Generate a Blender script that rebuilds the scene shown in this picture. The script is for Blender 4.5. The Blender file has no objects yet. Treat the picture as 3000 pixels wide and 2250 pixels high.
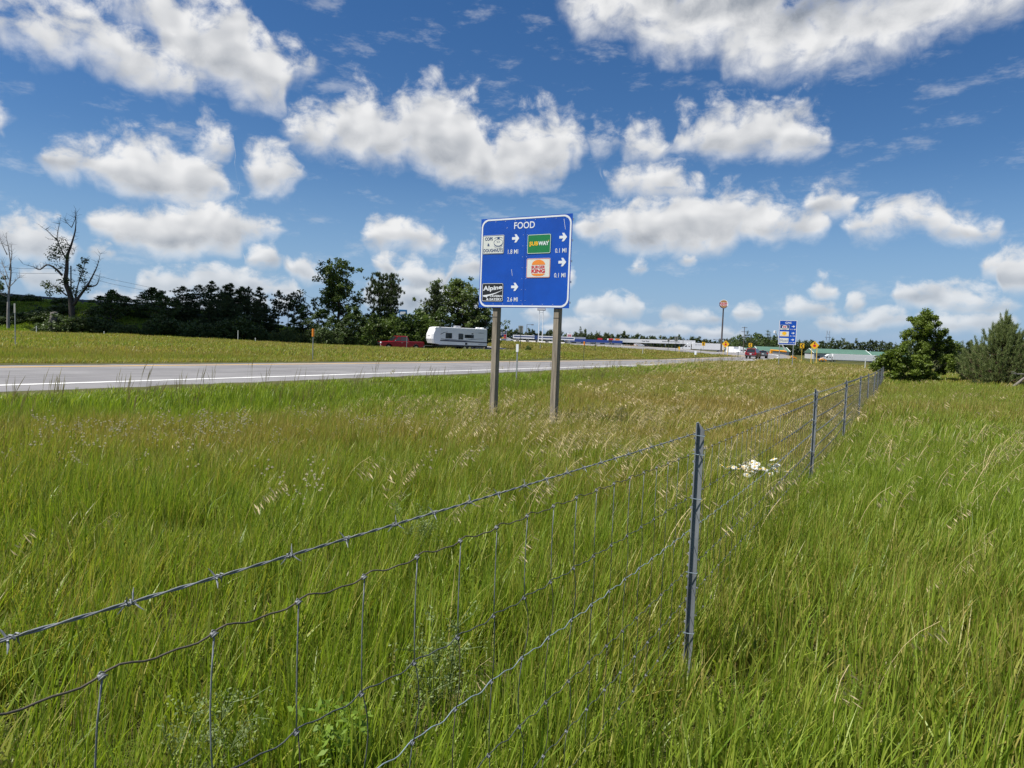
import bpy, math, random
import numpy as np
from mathutils import Matrix, Vector

random.seed(7)
RNG = np.random.default_rng(11)
scene = bpy.context.scene
COL = scene.collection
PI = math.pi

# ------------------------------------------------------------------ camera
EYE = 1.55
FOC = 2000.0                       # focal length in photo pixels (3000 wide) = 24 mm
PITCH = math.atan(132 / 2000.0)
ROLL = math.radians(2.1)
_fw = np.array([0, math.cos(PITCH), -math.sin(PITCH)])
_r0 = np.array([1.0, 0, 0])
_u0 = np.cross(_r0, _fw)
_R = math.cos(ROLL) * _r0 + math.sin(ROLL) * _u0
_U = -math.sin(ROLL) * _r0 + math.cos(ROLL) * _u0
cam_d = bpy.data.cameras.new('camera')
cam_d.sensor_width = 36
cam_d.sensor_fit = 'HORIZONTAL'
cam_d.lens = 36 * FOC / 3000
cam_d.clip_start = 0.05
cam_d.clip_end = 20000
cam = bpy.data.objects.new('camera', cam_d)
COL.objects.link(cam)
m = Matrix.Identity(4)
for i in range(3):
    m[i][0] = _R[i]; m[i][1] = _U[i]; m[i][2] = -_fw[i]
m[0][3], m[1][3], m[2][3] = 0, 0, EYE
cam.matrix_world = m
scene.camera = cam

# ------------------------------------------------------------------ render settings
scene.view_settings.view_transform = 'Standard'
scene.view_settings.look = 'None'
scene.view_settings.gamma = 1
scene.view_settings.exposure = 0.62
scene.view_settings.use_curve_mapping = False
cy = scene.cycles
cy.max_bounces = 4
cy.diffuse_bounces = 2
cy.glossy_bounces = 2
cy.transmission_bounces = 2
cy.transparent_max_bounces = 6
cy.use_denoising = True
cy.caustics_reflective = False
cy.caustics_refractive = False

# ------------------------------------------------------------------ sun
SUN_EL = math.radians(60)
SUN_AZ = math.radians(-108)         # from +Y towards +X; negative = left of the view
sun_vec = Vector((math.sin(SUN_AZ) * math.cos(SUN_EL), math.cos(SUN_AZ) * math.cos(SUN_EL), math.sin(SUN_EL)))
sd = bpy.data.lights.new('sun', 'SUN')
sd.energy = 4.8
sd.angle = math.radians(0.53)
sd.color = (1.0, 0.95, 0.88)
so = bpy.data.objects.new('sun', sd)
so.rotation_euler = (-sun_vec).to_track_quat('-Z', 'Y').to_euler()
so.location = (-60, 0, 90)
COL.objects.link(so)

# ------------------------------------------------------------------ world: Nishita sky with cumulus clouds
class NT:
    """small helper to write node trees as expressions"""
    def __init__(self, tree, dim='3D'):
        self.t = tree
        self.dim = dim
    def node(self, kind, **kw):
        n = self.t.nodes.new(kind)
        for k, v in kw.items():
            setattr(n, k, v)
        return n
    def set(self, sock, v):
        if hasattr(v, 'is_output'):
            self.t.links.new(v, sock)
        elif v is not None:
            sock.default_value = v
    def m(self, op, a, b=None, c=None, clamp=False):
        n = self.node('ShaderNodeMath', operation=op)
        n.use_clamp = clamp
        self.set(n.inputs[0], a)
        if b is not None: self.set(n.inputs[1], b)
        if c is not None: self.set(n.inputs[2], c)
        return n.outputs[0]
    def step(self, x, lo, hi):
        n = self.node('ShaderNodeMapRange', interpolation_type='SMOOTHSTEP')
        self.set(n.inputs['Value'], x)
        self.set(n.inputs['From Min'], lo); self.set(n.inputs['From Max'], hi)
        return n.outputs[0]
    def lin(self, x, lo, hi, a, b):
        n = self.node('ShaderNodeMapRange')
        self.set(n.inputs['Value'], x)
        self.set(n.inputs['From Min'], lo); self.set(n.inputs['From Max'], hi)
        self.set(n.inputs['To Min'], a); self.set(n.inputs['To Max'], b)
        return n.outputs[0]
    def mixc(self, f, a, b, blend='MIX'):
        n = self.node('ShaderNodeMix', data_type='RGBA', blend_type=blend)
        self.set(n.inputs[0], f)
        self.set(n.inputs[6], a); self.set(n.inputs[7], b)
        return n.outputs[2]
    def mixf(self, f, a, b):
        n = self.node('ShaderNodeMix', data_type='FLOAT')
        self.set(n.inputs[0], f); self.set(n.inputs[2], a); self.set(n.inputs[3], b)
        return n.outputs[0]
    def vec(self, x, y, z):
        n = self.node('ShaderNodeCombineXYZ')
        for s, v in zip(n.inputs, (x, y, z)): self.set(s, v)
        return n.outputs[0]
    def vm(self, op, a, b):
        n = self.node('ShaderNodeVectorMath', operation=op)
        self.set(n.inputs[0], a)
        if b is not None: self.set(n.inputs[1], b)
        return n.outputs[0]
    def noise(self, v, scale, detail=4, rough=0.55, lac=2.0, out=0, w=None):
        n = self.node('ShaderNodeTexNoise', noise_dimensions=self.dim)
        self.set(n.inputs['Vector'], v)
        n.inputs['Scale'].default_value = scale
        n.inputs['Detail'].default_value = detail
        n.inputs['Roughness'].default_value = rough
        n.inputs['Lacunarity'].default_value = lac
        return n.outputs[out]

def ray(x, y):
    return _fw + (x - 1500) / FOC * _R - (y - 1125) / FOC * _U

def azel(x, y):
    d = ray(x, y)
    return math.atan2(d[0], d[1]), math.atan2(d[2], math.hypot(d[0], d[1]))

def L(*q):      # lobes noted on the left half of the sky
    return [(a / 1.4747, b / 1.4747, c / 1.4747, d / 1.4747) for a, b, c, d in q]
def Rr(*q):     # lobes noted on the right half
    return [(1500 + a / 1.4747, b / 1.4747, c / 1.4747, d / 1.4747) for a, b, c, d in q]

ROWS = [
    # horizon band
    (0, L((800, 1240, 200, 55), (1000, 1225, 180, 70), (1130, 1250, 170, 40), (470, 1290, 90, 40), (200, 1210, 120, 60), (1700, 1300, 130, 70), (1850, 1290, 120, 70), (2000, 1330, 90, 40))
        + Rr((100, 1360, 60, 40), (400, 1340, 130, 50), (520, 1345, 60, 40), (760, 1370, 140, 35), (1020, 1360, 60, 25), (1290, 1335, 110, 35), (1480, 1315, 50, 45), (1800, 1290, 180, 60), (1960, 1310, 150, 60), (2100, 1330, 80, 50))),
    (0, Rr((330, 1420, 200, 35), (640, 1430, 160, 25), (900, 1440, 120, 22), (1450, 1405, 150, 38), (1620, 1380, 90, 38), (1850, 1400, 160, 30), (2060, 1390, 120, 35)) + L((600, 1300, 140, 35), (900, 1320, 160, 30), (1150, 1310, 120, 30))),
    # lower cumulus
    (0, L((920, 625, 90, 55), (30, 970, 40, 30), (60, 1045, 90, 75), (180, 1050, 140, 85), (270, 1070, 80, 70), (450, 1100, 55, 28), (1130, 1120, 75, 45), (1290, 1170, 65, 36), (1355, 1200, 60, 32), (1660, 1155, 55, 45), (1770, 1185, 75, 60), (1850, 1225, 100, 55), (2020, 1150, 75, 60))
        + Rr((170, 1200, 110, 50), (545, 1160, 45, 20), (760, 1120, 40, 12), (1340, 1260, 65, 38), (2150, 1130, 120, 60), (2180, 1235, 70, 45))),
    (0, L((480, 960, 90, 45), (600, 990, 190, 75), (760, 960, 180, 80), (900, 960, 170, 75), (1030, 990, 120, 60), (1140, 985, 80, 28), (700, 1065, 200, 45), (850, 1050, 190, 45), (1690, 1015, 100, 58), (1790, 1035, 120, 50), (1620, 1045, 60, 35))
        + Rr((360, 985, 90, 62), (480, 990, 130, 80), (620, 950, 120, 90), (750, 960, 170, 115), (900, 930, 120, 100), (1050, 960, 130, 90), (1180, 975, 130, 62), (1290, 975, 80, 45), (700, 1050, 270, 48), (1530, 985, 100, 50), (1650, 965, 120, 55), (1800, 950, 110, 55), (1900, 985, 110, 52), (2010, 1010, 80, 24))),
    (0, L((290, 725, 85, 48), (420, 700, 130, 70), (560, 690, 140, 75), (680, 710, 140, 85), (800, 770, 160, 95), (620, 770, 210, 85), (900, 795, 75, 55), (690, 835, 190, 50), (920, 825, 70, 40), (1300, 570, 60, 70), (1400, 590, 120, 75), (1560, 540, 120, 120), (1700, 620, 190, 110), (1850, 500, 120, 110), (1960, 560, 130, 130), (1900, 640, 230, 120), (2050, 720, 180, 95), (2140, 760, 150, 60))
        + Rr((70, 660, 120, 130), (130, 625, 150, 105), (235, 630, 80, 85), (90, 740, 150, 65), (500, 790, 85, 48), (620, 790, 110, 68), (730, 820, 90, 45), (1310, 890, 60, 42), (1390, 890, 110, 58))),
    (0, L((560, 10, 90, 70), (680, 30, 140, 70), (800, 90, 170, 110), (960, 130, 120, 115), (900, 240, 210, 135), (1050, 280, 170, 150), (1130, 390, 130, 80), (1020, 45, 45, 40), (1280, 290, 60, 40))
        + Rr((570, 645, 90, 55), (390, 620, 45, 40), (790, 580, 90, 72), (900, 575, 120, 88), (1050, 540, 90, 82), (1180, 590, 150, 110), (1250, 620, 110, 82), (1000, 620, 190, 60))),
    (0, L((40, 100, 110, 80), (190, 150, 150, 95), (380, 140, 160, 105), (520, 225, 150, 95), (640, 300, 130, 80), (760, 340, 110, 70), (1170, 750, 120, 95))),
    (1, L((15, 500, 40, 42)) + Rr((400, 30, 150, 130), (600, 40, 200, 150), (740, 140, 190, 130), (900, 60, 300, 200), (1100, 200, 210, 140), (1300, 180, 240, 160), (1500, 130, 260, 160), (1700, 60, 220, 170), (1900, 0, 220, 100), (2080, -10, 140, 60))),
]

world = bpy.data.worlds.new('World')
scene.world = world
world.use_nodes = True
wt = world.node_tree
wt.nodes.clear()
N = NT(wt, '2D')
wo = N.node('ShaderNodeOutputWorld')
bg = N.node('ShaderNodeBackground')
SKY_STRENGTH = 0.1
bg.inputs['Strength'].default_value = SKY_STRENGTH
wt.links.new(bg.outputs[0], wo.inputs[0])
sky = N.node('ShaderNodeTexSky', sky_type='NISHITA')
sky.sun_disc = False
sky.sun_elevation = SUN_EL
sky.sun_rotation = SUN_AZ
sky.altitude = 250
sky.air_density = 1.0
sky.dust_density = 0.2
sky.ozone_density = 3.0
hsv = N.node('ShaderNodeHueSaturation')
hsv.inputs['Saturation'].default_value = 1.28
hsv.inputs['Value'].default_value = 0.61
hsv.inputs['Hue'].default_value = 0.506
wt.links.new(sky.outputs[0], hsv.inputs['Color'])
tc = N.node('ShaderNodeTexCoord')
dirv = tc.outputs['Generated']
sep = N.node('ShaderNodeSeparateXYZ')
wt.links.new(dirv, sep.inputs[0])
dx, dy, dz = sep.outputs
az0 = N.m('ARCTAN2', dx, dy)
el0 = N.m('ARCSINE', dz)
elc = N.m('MAXIMUM', el0, 0.0)
pn = N.vec(N.m('MULTIPLY', az0, 4.2), N.m('MULTIPLY', el0, 5.6), 0.0)
warp = N.noise(pn, 3.2, 2, 0.5, out=1)
wsep = N.node('ShaderNodeSeparateXYZ')
wt.links.new(warp, wsep.inputs[0])
amp = N.m('MULTIPLY_ADD', elc, 0.05, 0.012)
az = N.m('ADD', az0, N.m('MULTIPLY', N.m('SUBTRACT', wsep.outputs[0], 0.5), amp))
el = N.m('ADD', el0, N.m('MULTIPLY', N.m('SUBTRACT', wsep.outputs[1], 0.5), amp))
def puffs(v, scale):
    n = N.node('ShaderNodeTexVoronoi', voronoi_dimensions='2D', feature='F1')
    n.normalize = True
    N.set(n.inputs['Vector'], v); n.inputs['Scale'].default_value = scale
    n.inputs['Detail'].default_value = 1.0; n.inputs['Roughness'].default_value = 0.55; n.inputs['Lacunarity'].default_value = 2.3
    return n.outputs['Distance']
wv = N.vm('ADD', pn, N.vm('MULTIPLY', warp, (0.12, 0.12, 0.0)))
fb = N.noise(wv, 6.0, 7, 0.66)
pf = puffs(wv, 6.5)
field = N.m('SUBTRACT', N.m('MULTIPLY_ADD', N.m('SUBTRACT', fb, 0.5), 1.35, 0.30), N.m('MULTIPLY', pf, 0.82))
fbl = N.noise(wv, 5.0, 1, 0.5)
fbl2 = N.noise(N.vm('ADD', wv, (-0.05, 0.06, 0.0)), 5.0, 1, 0.5)
relief = N.m('ADD', N.m('MULTIPLY', N.m('SUBTRACT', fbl, fbl2), 0.6), N.m('MULTIPLY', N.m('SUBTRACT', 0.3, pf), 0.35))
namp = N.m('MULTIPLY_ADD', elc, 0.13, 0.024)
nadd = N.m('MULTIPLY', field, namp)
soft = N.m('MULTIPLY_ADD', elc, 0.115, 0.014)
nbias = N.m('MULTIPLY', soft, 0.5)
ELMAX = 0.8
AZR = 0.85
f_in = N.m('DIVIDE', N.m('ADD', az, AZR), 2 * AZR, clamp=True)
fcol = N.vec(f_in, f_in, f_in)
acc_a, acc_s = None, None
for inv, lobes in ROWS:
    la = [(azel(x, y), rx, ry, x, y) for x, y, rx, ry in lobes]
    xs = np.linspace(-AZR, AZR, 256)
    top = np.full(256, -9.0); bot = np.full(256, 9.0)
    for (a, e), rx, ry, x, y in la:
        ax, ex = azel(x + rx, y)[0] - a, azel(x, y - ry)[1] - e
        u = (xs - a) / ax
        k = np.abs(u) < 1
        hgt = np.zeros(256); hgt[k] = np.sqrt(1 - u[k] ** 2) * ex
        top[k] = np.maximum(top[k], e + hgt[k]); bot[k] = np.minimum(bot[k], e - 0.68 * hgt[k])
    mid = float(np.mean([q[0][1] for q in la]))
    none = top < -5
    # fill gaps towards the nearest cloud's mid height, clearly closed
    idx = np.where(~none)[0]
    near = idx[np.abs(idx[None, :] - np.arange(256)[:, None]).argmin(1)]
    mm = (top[near] + bot[near]) / 2
    gap = np.minimum(np.abs(near - np.arange(256)) * 0.0085, 0.16)
    top[none] = (mm - gap)[none]; bot[none] = (mm + gap)[none]
    cn = N.node('ShaderNodeRGBCurve')
    mp = cn.mapping
    mp.use_clip = False
    for ch, arr in ((0, top), (1, bot)):
        cv = mp.curves[ch]
        pts = [(i / 255, max(-0.1, arr[i] / ELMAX)) for i in range(256)]
        cv.points[0].location = pts[0]
        cv.points[1].location = pts[-1]
        for p in pts[1:-1]:
            cv.points.new(*p)
        for p in cv.points:
            p.handle_type = 'VECTOR'
    mp.update()
    wt.links.new(fcol, cn.inputs['Color'])
    cs = N.node('ShaderNodeSeparateXYZ')
    wt.links.new(cn.outputs[0], cs.inputs[0])
    t = N.m('MULTIPLY', cs.outputs[0], ELMAX)
    b = N.m('MULTIPLY', cs.outputs[1], ELMAX)
    D = N.m('MINIMUM', N.m('SUBTRACT', t, el), N.m('SUBTRACT', el, b))
    q = N.m('DIVIDE', N.m('SUBTRACT', el, b), N.m('MAXIMUM', N.m('SUBTRACT', t, b), 0.01), clamp=True)
    ragged = N.lin(q, 0.0, 0.45, 0.40, 1.0)
    Dn = N.m('ADD', N.m('MULTIPLY_ADD', nadd, ragged, D), nbias)
    a = N.step(Dn, 0.0, soft)
    if inv:
        sh = N.m('SUBTRACT', 1.0, N.m('MULTIPLY', N.step(N.m('MULTIPLY_ADD', nadd, 0.6, N.m('SUBTRACT', el, b)), 0.015, 0.10), 0.68))
    else:
        thick = N.step(Dn, 0.0, N.m('MULTIPLY', soft, 1.6))
        sh = N.m('SUBTRACT', 1.0, N.m('MULTIPLY', N.m('MULTIPLY', N.m('SUBTRACT', 1.0, N.step(q, -0.05, 0.85)), thick), 0.55))
    if acc_a is None:
        acc_a, acc_s = a, sh
    else:
        acc_s = N.mixf(a, acc_s, sh)
        acc_a = N.m('MAXIMUM', acc_a, a)
# the same broken cumulus goes on all round, outside the part of the sky in view
zc = N.m('MAXIMUM', dz, 0.06)
pl = N.vec(N.m('DIVIDE', dx, zc), N.m('DIVIDE', dy, zc), 3.0)
gn = N.noise(pl, 0.55, 4, 0.58)
away = N.m('MAXIMUM', N.step(N.m('ABSOLUTE', az0), 0.74, 0.86), N.step(el0, 0.66, 0.78))
ga = N.m('MULTIPLY', N.m('MULTIPLY', N.step(gn, 0.53, 0.60), away), N.step(dz, 0.03, 0.1))
gs = N.m('SUBTRACT', 1.0, N.m('MULTIPLY', N.step(gn, 0.56, 0.72), 0.4))
acc_s = N.mixf(ga, acc_s, gs)
acc_a = N.m('MAXIMUM', acc_a, ga)
# thin veil of high haze patches
wisp = N.m('MULTIPLY', N.step(N.noise(N.vm('MULTIPLY', pn, (1.0, 2.2, 1.0)), 2.4, 5, 0.66), 0.54, 0.8), 0.3)
acc_a = N.m('MAXIMUM', acc_a, N.m('MULTIPLY', wisp, N.step(el0, 0.0, 0.05)))
lum = N.m('ADD', acc_s, relief)
lum = N.m('MINIMUM', N.m('MAXIMUM', lum, 0.25), 1.12)
ccol = N.mixc(N.lin(lum, 0.3, 1.1, 0.0, 1.0), (1.75, 1.98, 2.35, 1), (5.75, 5.75, 5.75, 1))
aa = N.m('MULTIPLY', acc_a, N.lin(el0, 0.0, 0.12, 0.55, 0.97))
skyc = N.mixc(N.m('MULTIPLY', N.m('SUBTRACT', 1.0, N.step(el0, -0.02, 0.26)), 0.8), hsv.outputs[0], (1.55, 2.65, 4.45, 1))
final = N.mixc(aa, skyc, ccol)
wt.links.new(final, bg.inputs['Color'])
world.cycles.sampling_method = 'MANUAL'
world.cycles.sample_map_resolution = 512

# ------------------------------------------------------------------ layout helpers
def at(x, y, Y):
    d = ray(x, y)
    return np.array([0, 0, EYE]) + d * (Y / d[1])

def smooth01(t):
    t = np.clip(t, 0, 1)
    return t * t * (3 - 2 * t)

# fence line on the ground plan: t metres along it from level with the camera
_fd = ray(2635, 1085)
FA = math.atan2(_fd[0], _fd[1])
FT = np.array([math.sin(FA), math.cos(FA)])
FNRM = np.array([math.cos(FA), -math.sin(FA)])         # towards the camera side
_p1 = at(2038, 1268, 3.58 * math.cos(FA))
F0 = _p1[:2] - 3.58 * FT
def fence_xy(t, off=0.0):
    t = np.asarray(t, float)
    return F0[0] + t * FT[0] + off * FNRM[0], F0[1] + t * FT[1] + off * FNRM[1]
def fence_z(t):
    return np.interp(t, [-3, 3.58, 28.6, 41, 60], [0.19, 0.0, -0.36, -0.42, -0.45])

# exit ramp: straight, then a left-hand loop
RTH = math.radians(27.0)
RT = np.array([math.sin(RTH), math.cos(RTH)])
RN = np.array([-RT[1], RT[0]])
W_PX = [(0, 1126.3), (289, 1117.6), (579, 1109), (800, 1103.9), (1062, 1096), (1500, 1082.3), (1862, 1068.7), (2042, 1063), (2120, 1060.7)]
ws, wz = [], []
for p in W_PX:
    d = ray(*p)
    k = 16.0 / (d[0] * RN[0] + d[1] * RN[1])
    q = np.array([0, 0, EYE]) + d * k
    ws.append(q[0] * RT[0] + q[1] * RT[1]); wz.append(q[2])
zc_ = np.polyfit(ws, wz, 2)
def ramp_z(s):
    s = np.asarray(s, float)
    zz = np.polyval(zc_, np.clip(s, ws[0], ws[-1]))
    slope0 = np.polyval(np.polyder(zc_), ws[0])
    return np.where(s < ws[0], zz + slope0 * np.maximum(s - ws[0], -25) * 0.7, zz)
def ramp_path():
    out = []
    for s in np.arange(-70, 158, 1.0):
        z = float(ramp_z(min(s, ws[-1])))
        if s > ws[-1]:
            z = np.interp(s, [ws[-1], 125, 158], [float(ramp_z(ws[-1])), -0.42, -0.45])
        out.append((RT[0] * s + RN[0] * 19.3, RT[1] * s + RN[1] * 19.3, z))
    e = np.array(out[-1][:2]); c = e + 35 * RN
    a0 = math.atan2(e[1] - c[1], e[0] - c[0])
    for k in np.arange(0.03, 1.62, 0.03):
        a = a0 + k
        qx, qy = c[0] + 35 * math.cos(a), c[1] + 35 * math.sin(a); pxx = 1500 + FOC * qx / qy
        yb = np.interp(pxx, [1654, 1860, 1952, 2040, 2100, 2178, 2260], [1010, 1023, 1028, 1038, 1040, 1043, 1047])
        z = (-0.45) * (1 - min(1, k / .5)) + min(1, k / .5) * (EYE - (yb - (993 + (pxx - 1500) * .0367)) * qy / FOC)
        out.append((c[0] + 35 * math.cos(a), c[1] + 35 * math.sin(a), z))
    l = np.array(out[-1]); dd = l - np.array(out[-2]); dd = dd / np.hypot(dd[0], dd[1]); dd[2] = 0
    for k in range(1, 60):
        q = l + dd * k * 1.5
        out.append((q[0], q[1], l[2] + 0.1 * min(k / 20, 1)))
    return np.array(out)
RAMP = ramp_path()
BANK = 0.085 * smooth01((np.arange(len(RAMP)) - 222) / 22.0)       # the loop is banked towards its inside
ENTR = np.array([(-90 + 2 * k, 62 + 0.42 * k * 1.0 + 0.004 * k * k, 0) for k in range(0, 46)])
# entrance ramp under the pickup and the camper trailer
_e = [at(1050, 1026, 86), at(1172, 1027, 90), at(1335, 1026, 98), at(1415, 1026, 105)]
_ex = [np.array([-70, 62, 0.5]), np.array([-40, 76, 0.1])] + _e + [np.array([-6, 120, 0.0]), np.array([-18, 136, 0.3]), np.array([-40, 150, 0.6])]
def spline(pts, n):
    pts = np.array(pts, float); out = []
    P = np.vstack([2 * pts[0] - pts[1], pts, 2 * pts[-1] - pts[-2]])
    for i in range(1, len(P) - 2):
        for k in range(n):
            u = k / n
            out.append(0.5 * ((2 * P[i]) + (-P[i - 1] + P[i + 1]) * u + (2 * P[i - 1] - 5 * P[i] + 4 * P[i + 1] - P[i + 2]) * u * u + (-P[i - 1] + 3 * P[i] - 3 * P[i + 1] + P[i + 2]) * u ** 3))
    out.append(pts[-1])
    return np.array(out)
ENTR = spline(_ex, 14)
ROADS = [(RAMP, 4.9), (ENTR, 3.6)]

# ground height: thin plate spline through surveyed points
ctl = [(0, 0, 0), (4, 1, 0), (-4, 1, .04), (0, -8, .05), (-14, -8, .25), (14, -8, 0), (4, 6, -.02), (9, 9, -.06), (-.4, 14.4, -.30), (.8, 13.6, -.28), (-4, 16, -.30), (-6, 8, -.02), (10, 20, -.2), (18, 24, -.2)]
for t in (3.58, 12, 20, 28.6, 41):
    x_, y_ = fence_xy(t); ctl.append((float(x_), float(y_), float(fence_z(t))))
for p in [(2690, 1130, 38), (2900, 1138, 36), (3000, 1165, 29), (0, 977, 74), (300, 977, 76), (600, 992, 82), (1000, 1005, 94), (1172, 1028, 90), (1335, 1028, 98), (1480, 1022, 112), (600, 1035, 42), (1540, 1008, 215), (1700, 1008, 265), (1900, 1019, 330), (2070, 1034, 310), (2480, 1064, 330), (2750, 1066, 330), (2384, 1073, 100), (2480, 1088, 78), (2300, 1075, 72), (2560, 1092, 60), (1950, 1032, 150), (1860, 1028, 160), (1700, 1016, 165), (2100, 1051, 125), (1800, 1043, 110), (2450, 1075, 150), (600, 968, 300), (1700, 1032, 95), (1560, 1040, 60)]:
    ctl.append(tuple(at(*p)))
ctl += [(-900, 300, 2), (-300, 900, 2), (300, 900, -3), (900, 600, -7), (900, 0, -4), (0, -900, 0), (-900, -600, 0), (-150, -40, .3), (60, -20, -.2), (120, 60, -.8), (600, 900, -6)]
ctl = np.array(ctl)
def _phi(r2):
    return np.where(r2 > 1e-12, r2 * np.log(np.maximum(r2, 1e-12)), 0)
_S = 100.0
_A = ctl[:, :2] / _S
_K = _phi(((_A[:, None] - _A[None]) ** 2).sum(-1)) + 1e-4 * np.eye(len(_A))
_Pm = np.hstack([np.ones((len(_A), 1)), _A])
_sol = np.linalg.solve(np.block([[_K, _Pm], [_Pm.T, np.zeros((3, 3))]]), np.concatenate([ctl[:, 2], np.zeros(3)]))
def road_near(x, y):
    """distance to the nearest road centreline minus its half width, and the road's height there"""
    best = np.full(x.shape, 1e9); bz = np.zeros(x.shape)
    for path, hw in ROADS:
        for i0 in range(0, len(path), 64):
            seg = path[i0:i0 + 65:2]
            d2 = (x[..., None] - seg[:, 0]) ** 2 + (y[..., None] - seg[:, 1]) ** 2
            k = d2.argmin(-1)
            d = np.sqrt(np.take_along_axis(d2, k[..., None], -1)[..., 0]) - hw
            up = d < best
            best = np.where(up, d, best); bz = np.where(up, seg[k, 2], bz)
    return best, bz
def ground(x, y, lower=0.0):
    shp = np.shape(x)
    x = np.asarray(x, float).reshape(-1); y = np.asarray(y, float).reshape(-1)
    z = np.zeros(len(x))
    for i in range(0, len(x), 20000):
        q = np.stack([x[i:i + 20000], y[i:i + 20000]], -1) / _S
        K = _phi(((q[:, None] - _A[None]) ** 2).sum(-1))
        z[i:i + 20000] = K @ _sol[:-3] + _sol[-3] + q @ _sol[-2:]
    z = np.clip(z, -8, 6)
    # embankment of the overpass behind the field
    hgt = np.interp(x, [-140, -72, -50, -38, -24], [6.8, 4.35, 3.1, 1.3, 0.0])
    z = z + hgt * smooth01((y - 77) / 17) * (1 - smooth01((y - 112) / 20))
    d, bz = road_near(x, y)
    w = 1 - smooth01((d - 0.3) / 3.6)
    z = z * (1 - w) + bz * w - 0.05 * (1 - smooth01((d + 0.5) / 0.6)) - lower
    return z.reshape(shp)
def gz(x, y):
    return float(ground(np.array([float(x)]), np.array([float(y)]))[0])
def base(x, y, Y, sink=0.0):
    """foot of a thing seen at photo column x, standing Y metres out on the ground"""
    p = at(x, y, Y)
    return (float(p[0]), float(p[1]), gz(p[0], p[1]) - sink)

# ------------------------------------------------------------------ materials
MATS = {}
def mat(name, col, rough=0.6, metal=0.0, var=0.0, scale=8.0, bump=0.0, spec=0.5, coord='Object', stretch=(1, 1, 1), dark=None):
    if name in MATS: return MATS[name]
    mt = bpy.data.materials.new(name); mt.use_nodes = True
    T = NT(mt.node_tree)
    b = mt.node_tree.nodes['Principled BSDF']
    b.inputs['Roughness'].default_value = rough
    b.inputs['Metallic'].default_value = metal
    b.inputs['Specular IOR Level'].default_value = spec
    c = (*col, 1)
    if var > 0:
        tcn = T.node('ShaderNodeTexCoord')
        v = T.vm('MULTIPLY', tcn.outputs[coord], stretch)
        n1 = T.noise(v, scale, 6, 0.6)
        n2 = T.noise(v, scale * 0.17, 3, 0.5)
        f = T.m('MULTIPLY_ADD', n1, 0.6, T.m('MULTIPLY', n2, 0.4))
        lo = tuple(max(0, k * (1 - var)) for k in col) if dark is None else dark
        hi = tuple(min(1, k * (1 + var * 0.7)) for k in col)
        cc = T.mixc(T.step(f, 0.32, 0.68), (*lo, 1), (*hi, 1))
        mt.node_tree.links.new(cc, b.inputs['Base Color'])
        if bump > 0:
            bn = T.node('ShaderNodeBump'); bn.inputs['Strength'].default_value = bump; bn.inputs['Distance'].default_value = 0.02
            mt.node_tree.links.new(n1, bn.inputs['Height'])
            mt.node_tree.links.new(bn.outputs[0], b.inputs['Normal'])
    else:
        b.inputs['Base Color'].default_value = c
    MATS[name] = mt
    return mt

def leaf_mat(name, c0, c1, trans=0.35, rough=0.5, scale=0.6, tint=1.25):
    """foliage: two tones mixed by the leaf's own random value and a slow noise, partly translucent"""
    if name in MATS: return MATS[name]
    mt = bpy.data.materials.new(name); mt.use_nodes = True
    T = NT(mt.node_tree); nd = mt.node_tree.nodes; lk = mt.node_tree.links
    b = nd['Principled BSDF']; out = nd['Material Output']
    at_ = T.node('ShaderNodeAttribute', attribute_name='bv')
    tcn = T.node('ShaderNodeTexCoord')
    n = T.noise(tcn.outputs['Object'], scale, 3, 0.5)
    f = T.m('ADD', T.m('MULTIPLY', at_.outputs['Fac'], 0.6), T.m('MULTIPLY', n, 0.5), clamp=True)
    col = T.mixc(f, (*c0, 1), (*c1, 1))
    lk.new(col, b.inputs['Base Color'])
    b.inputs['Roughness'].default_value = rough
    b.inputs['Specular IOR Level'].default_value = 0.3
    tr = T.node('ShaderNodeBsdfTranslucent')
    lk.new(T.mixc(1.0, col, (tint, tint * 1.08, tint * 0.6, 1), 'MULTIPLY'), tr.inputs['Color'])
    mx = T.node('ShaderNodeMixShader'); mx.inputs[0].default_value = trans
    lk.new(b.outputs[0], mx.inputs[1]); lk.new(tr.outputs[0], mx.inputs[2])
    lk.new(mx.outputs[0], out.inputs['Surface'])
    MATS[name] = mt
    return mt

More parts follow.
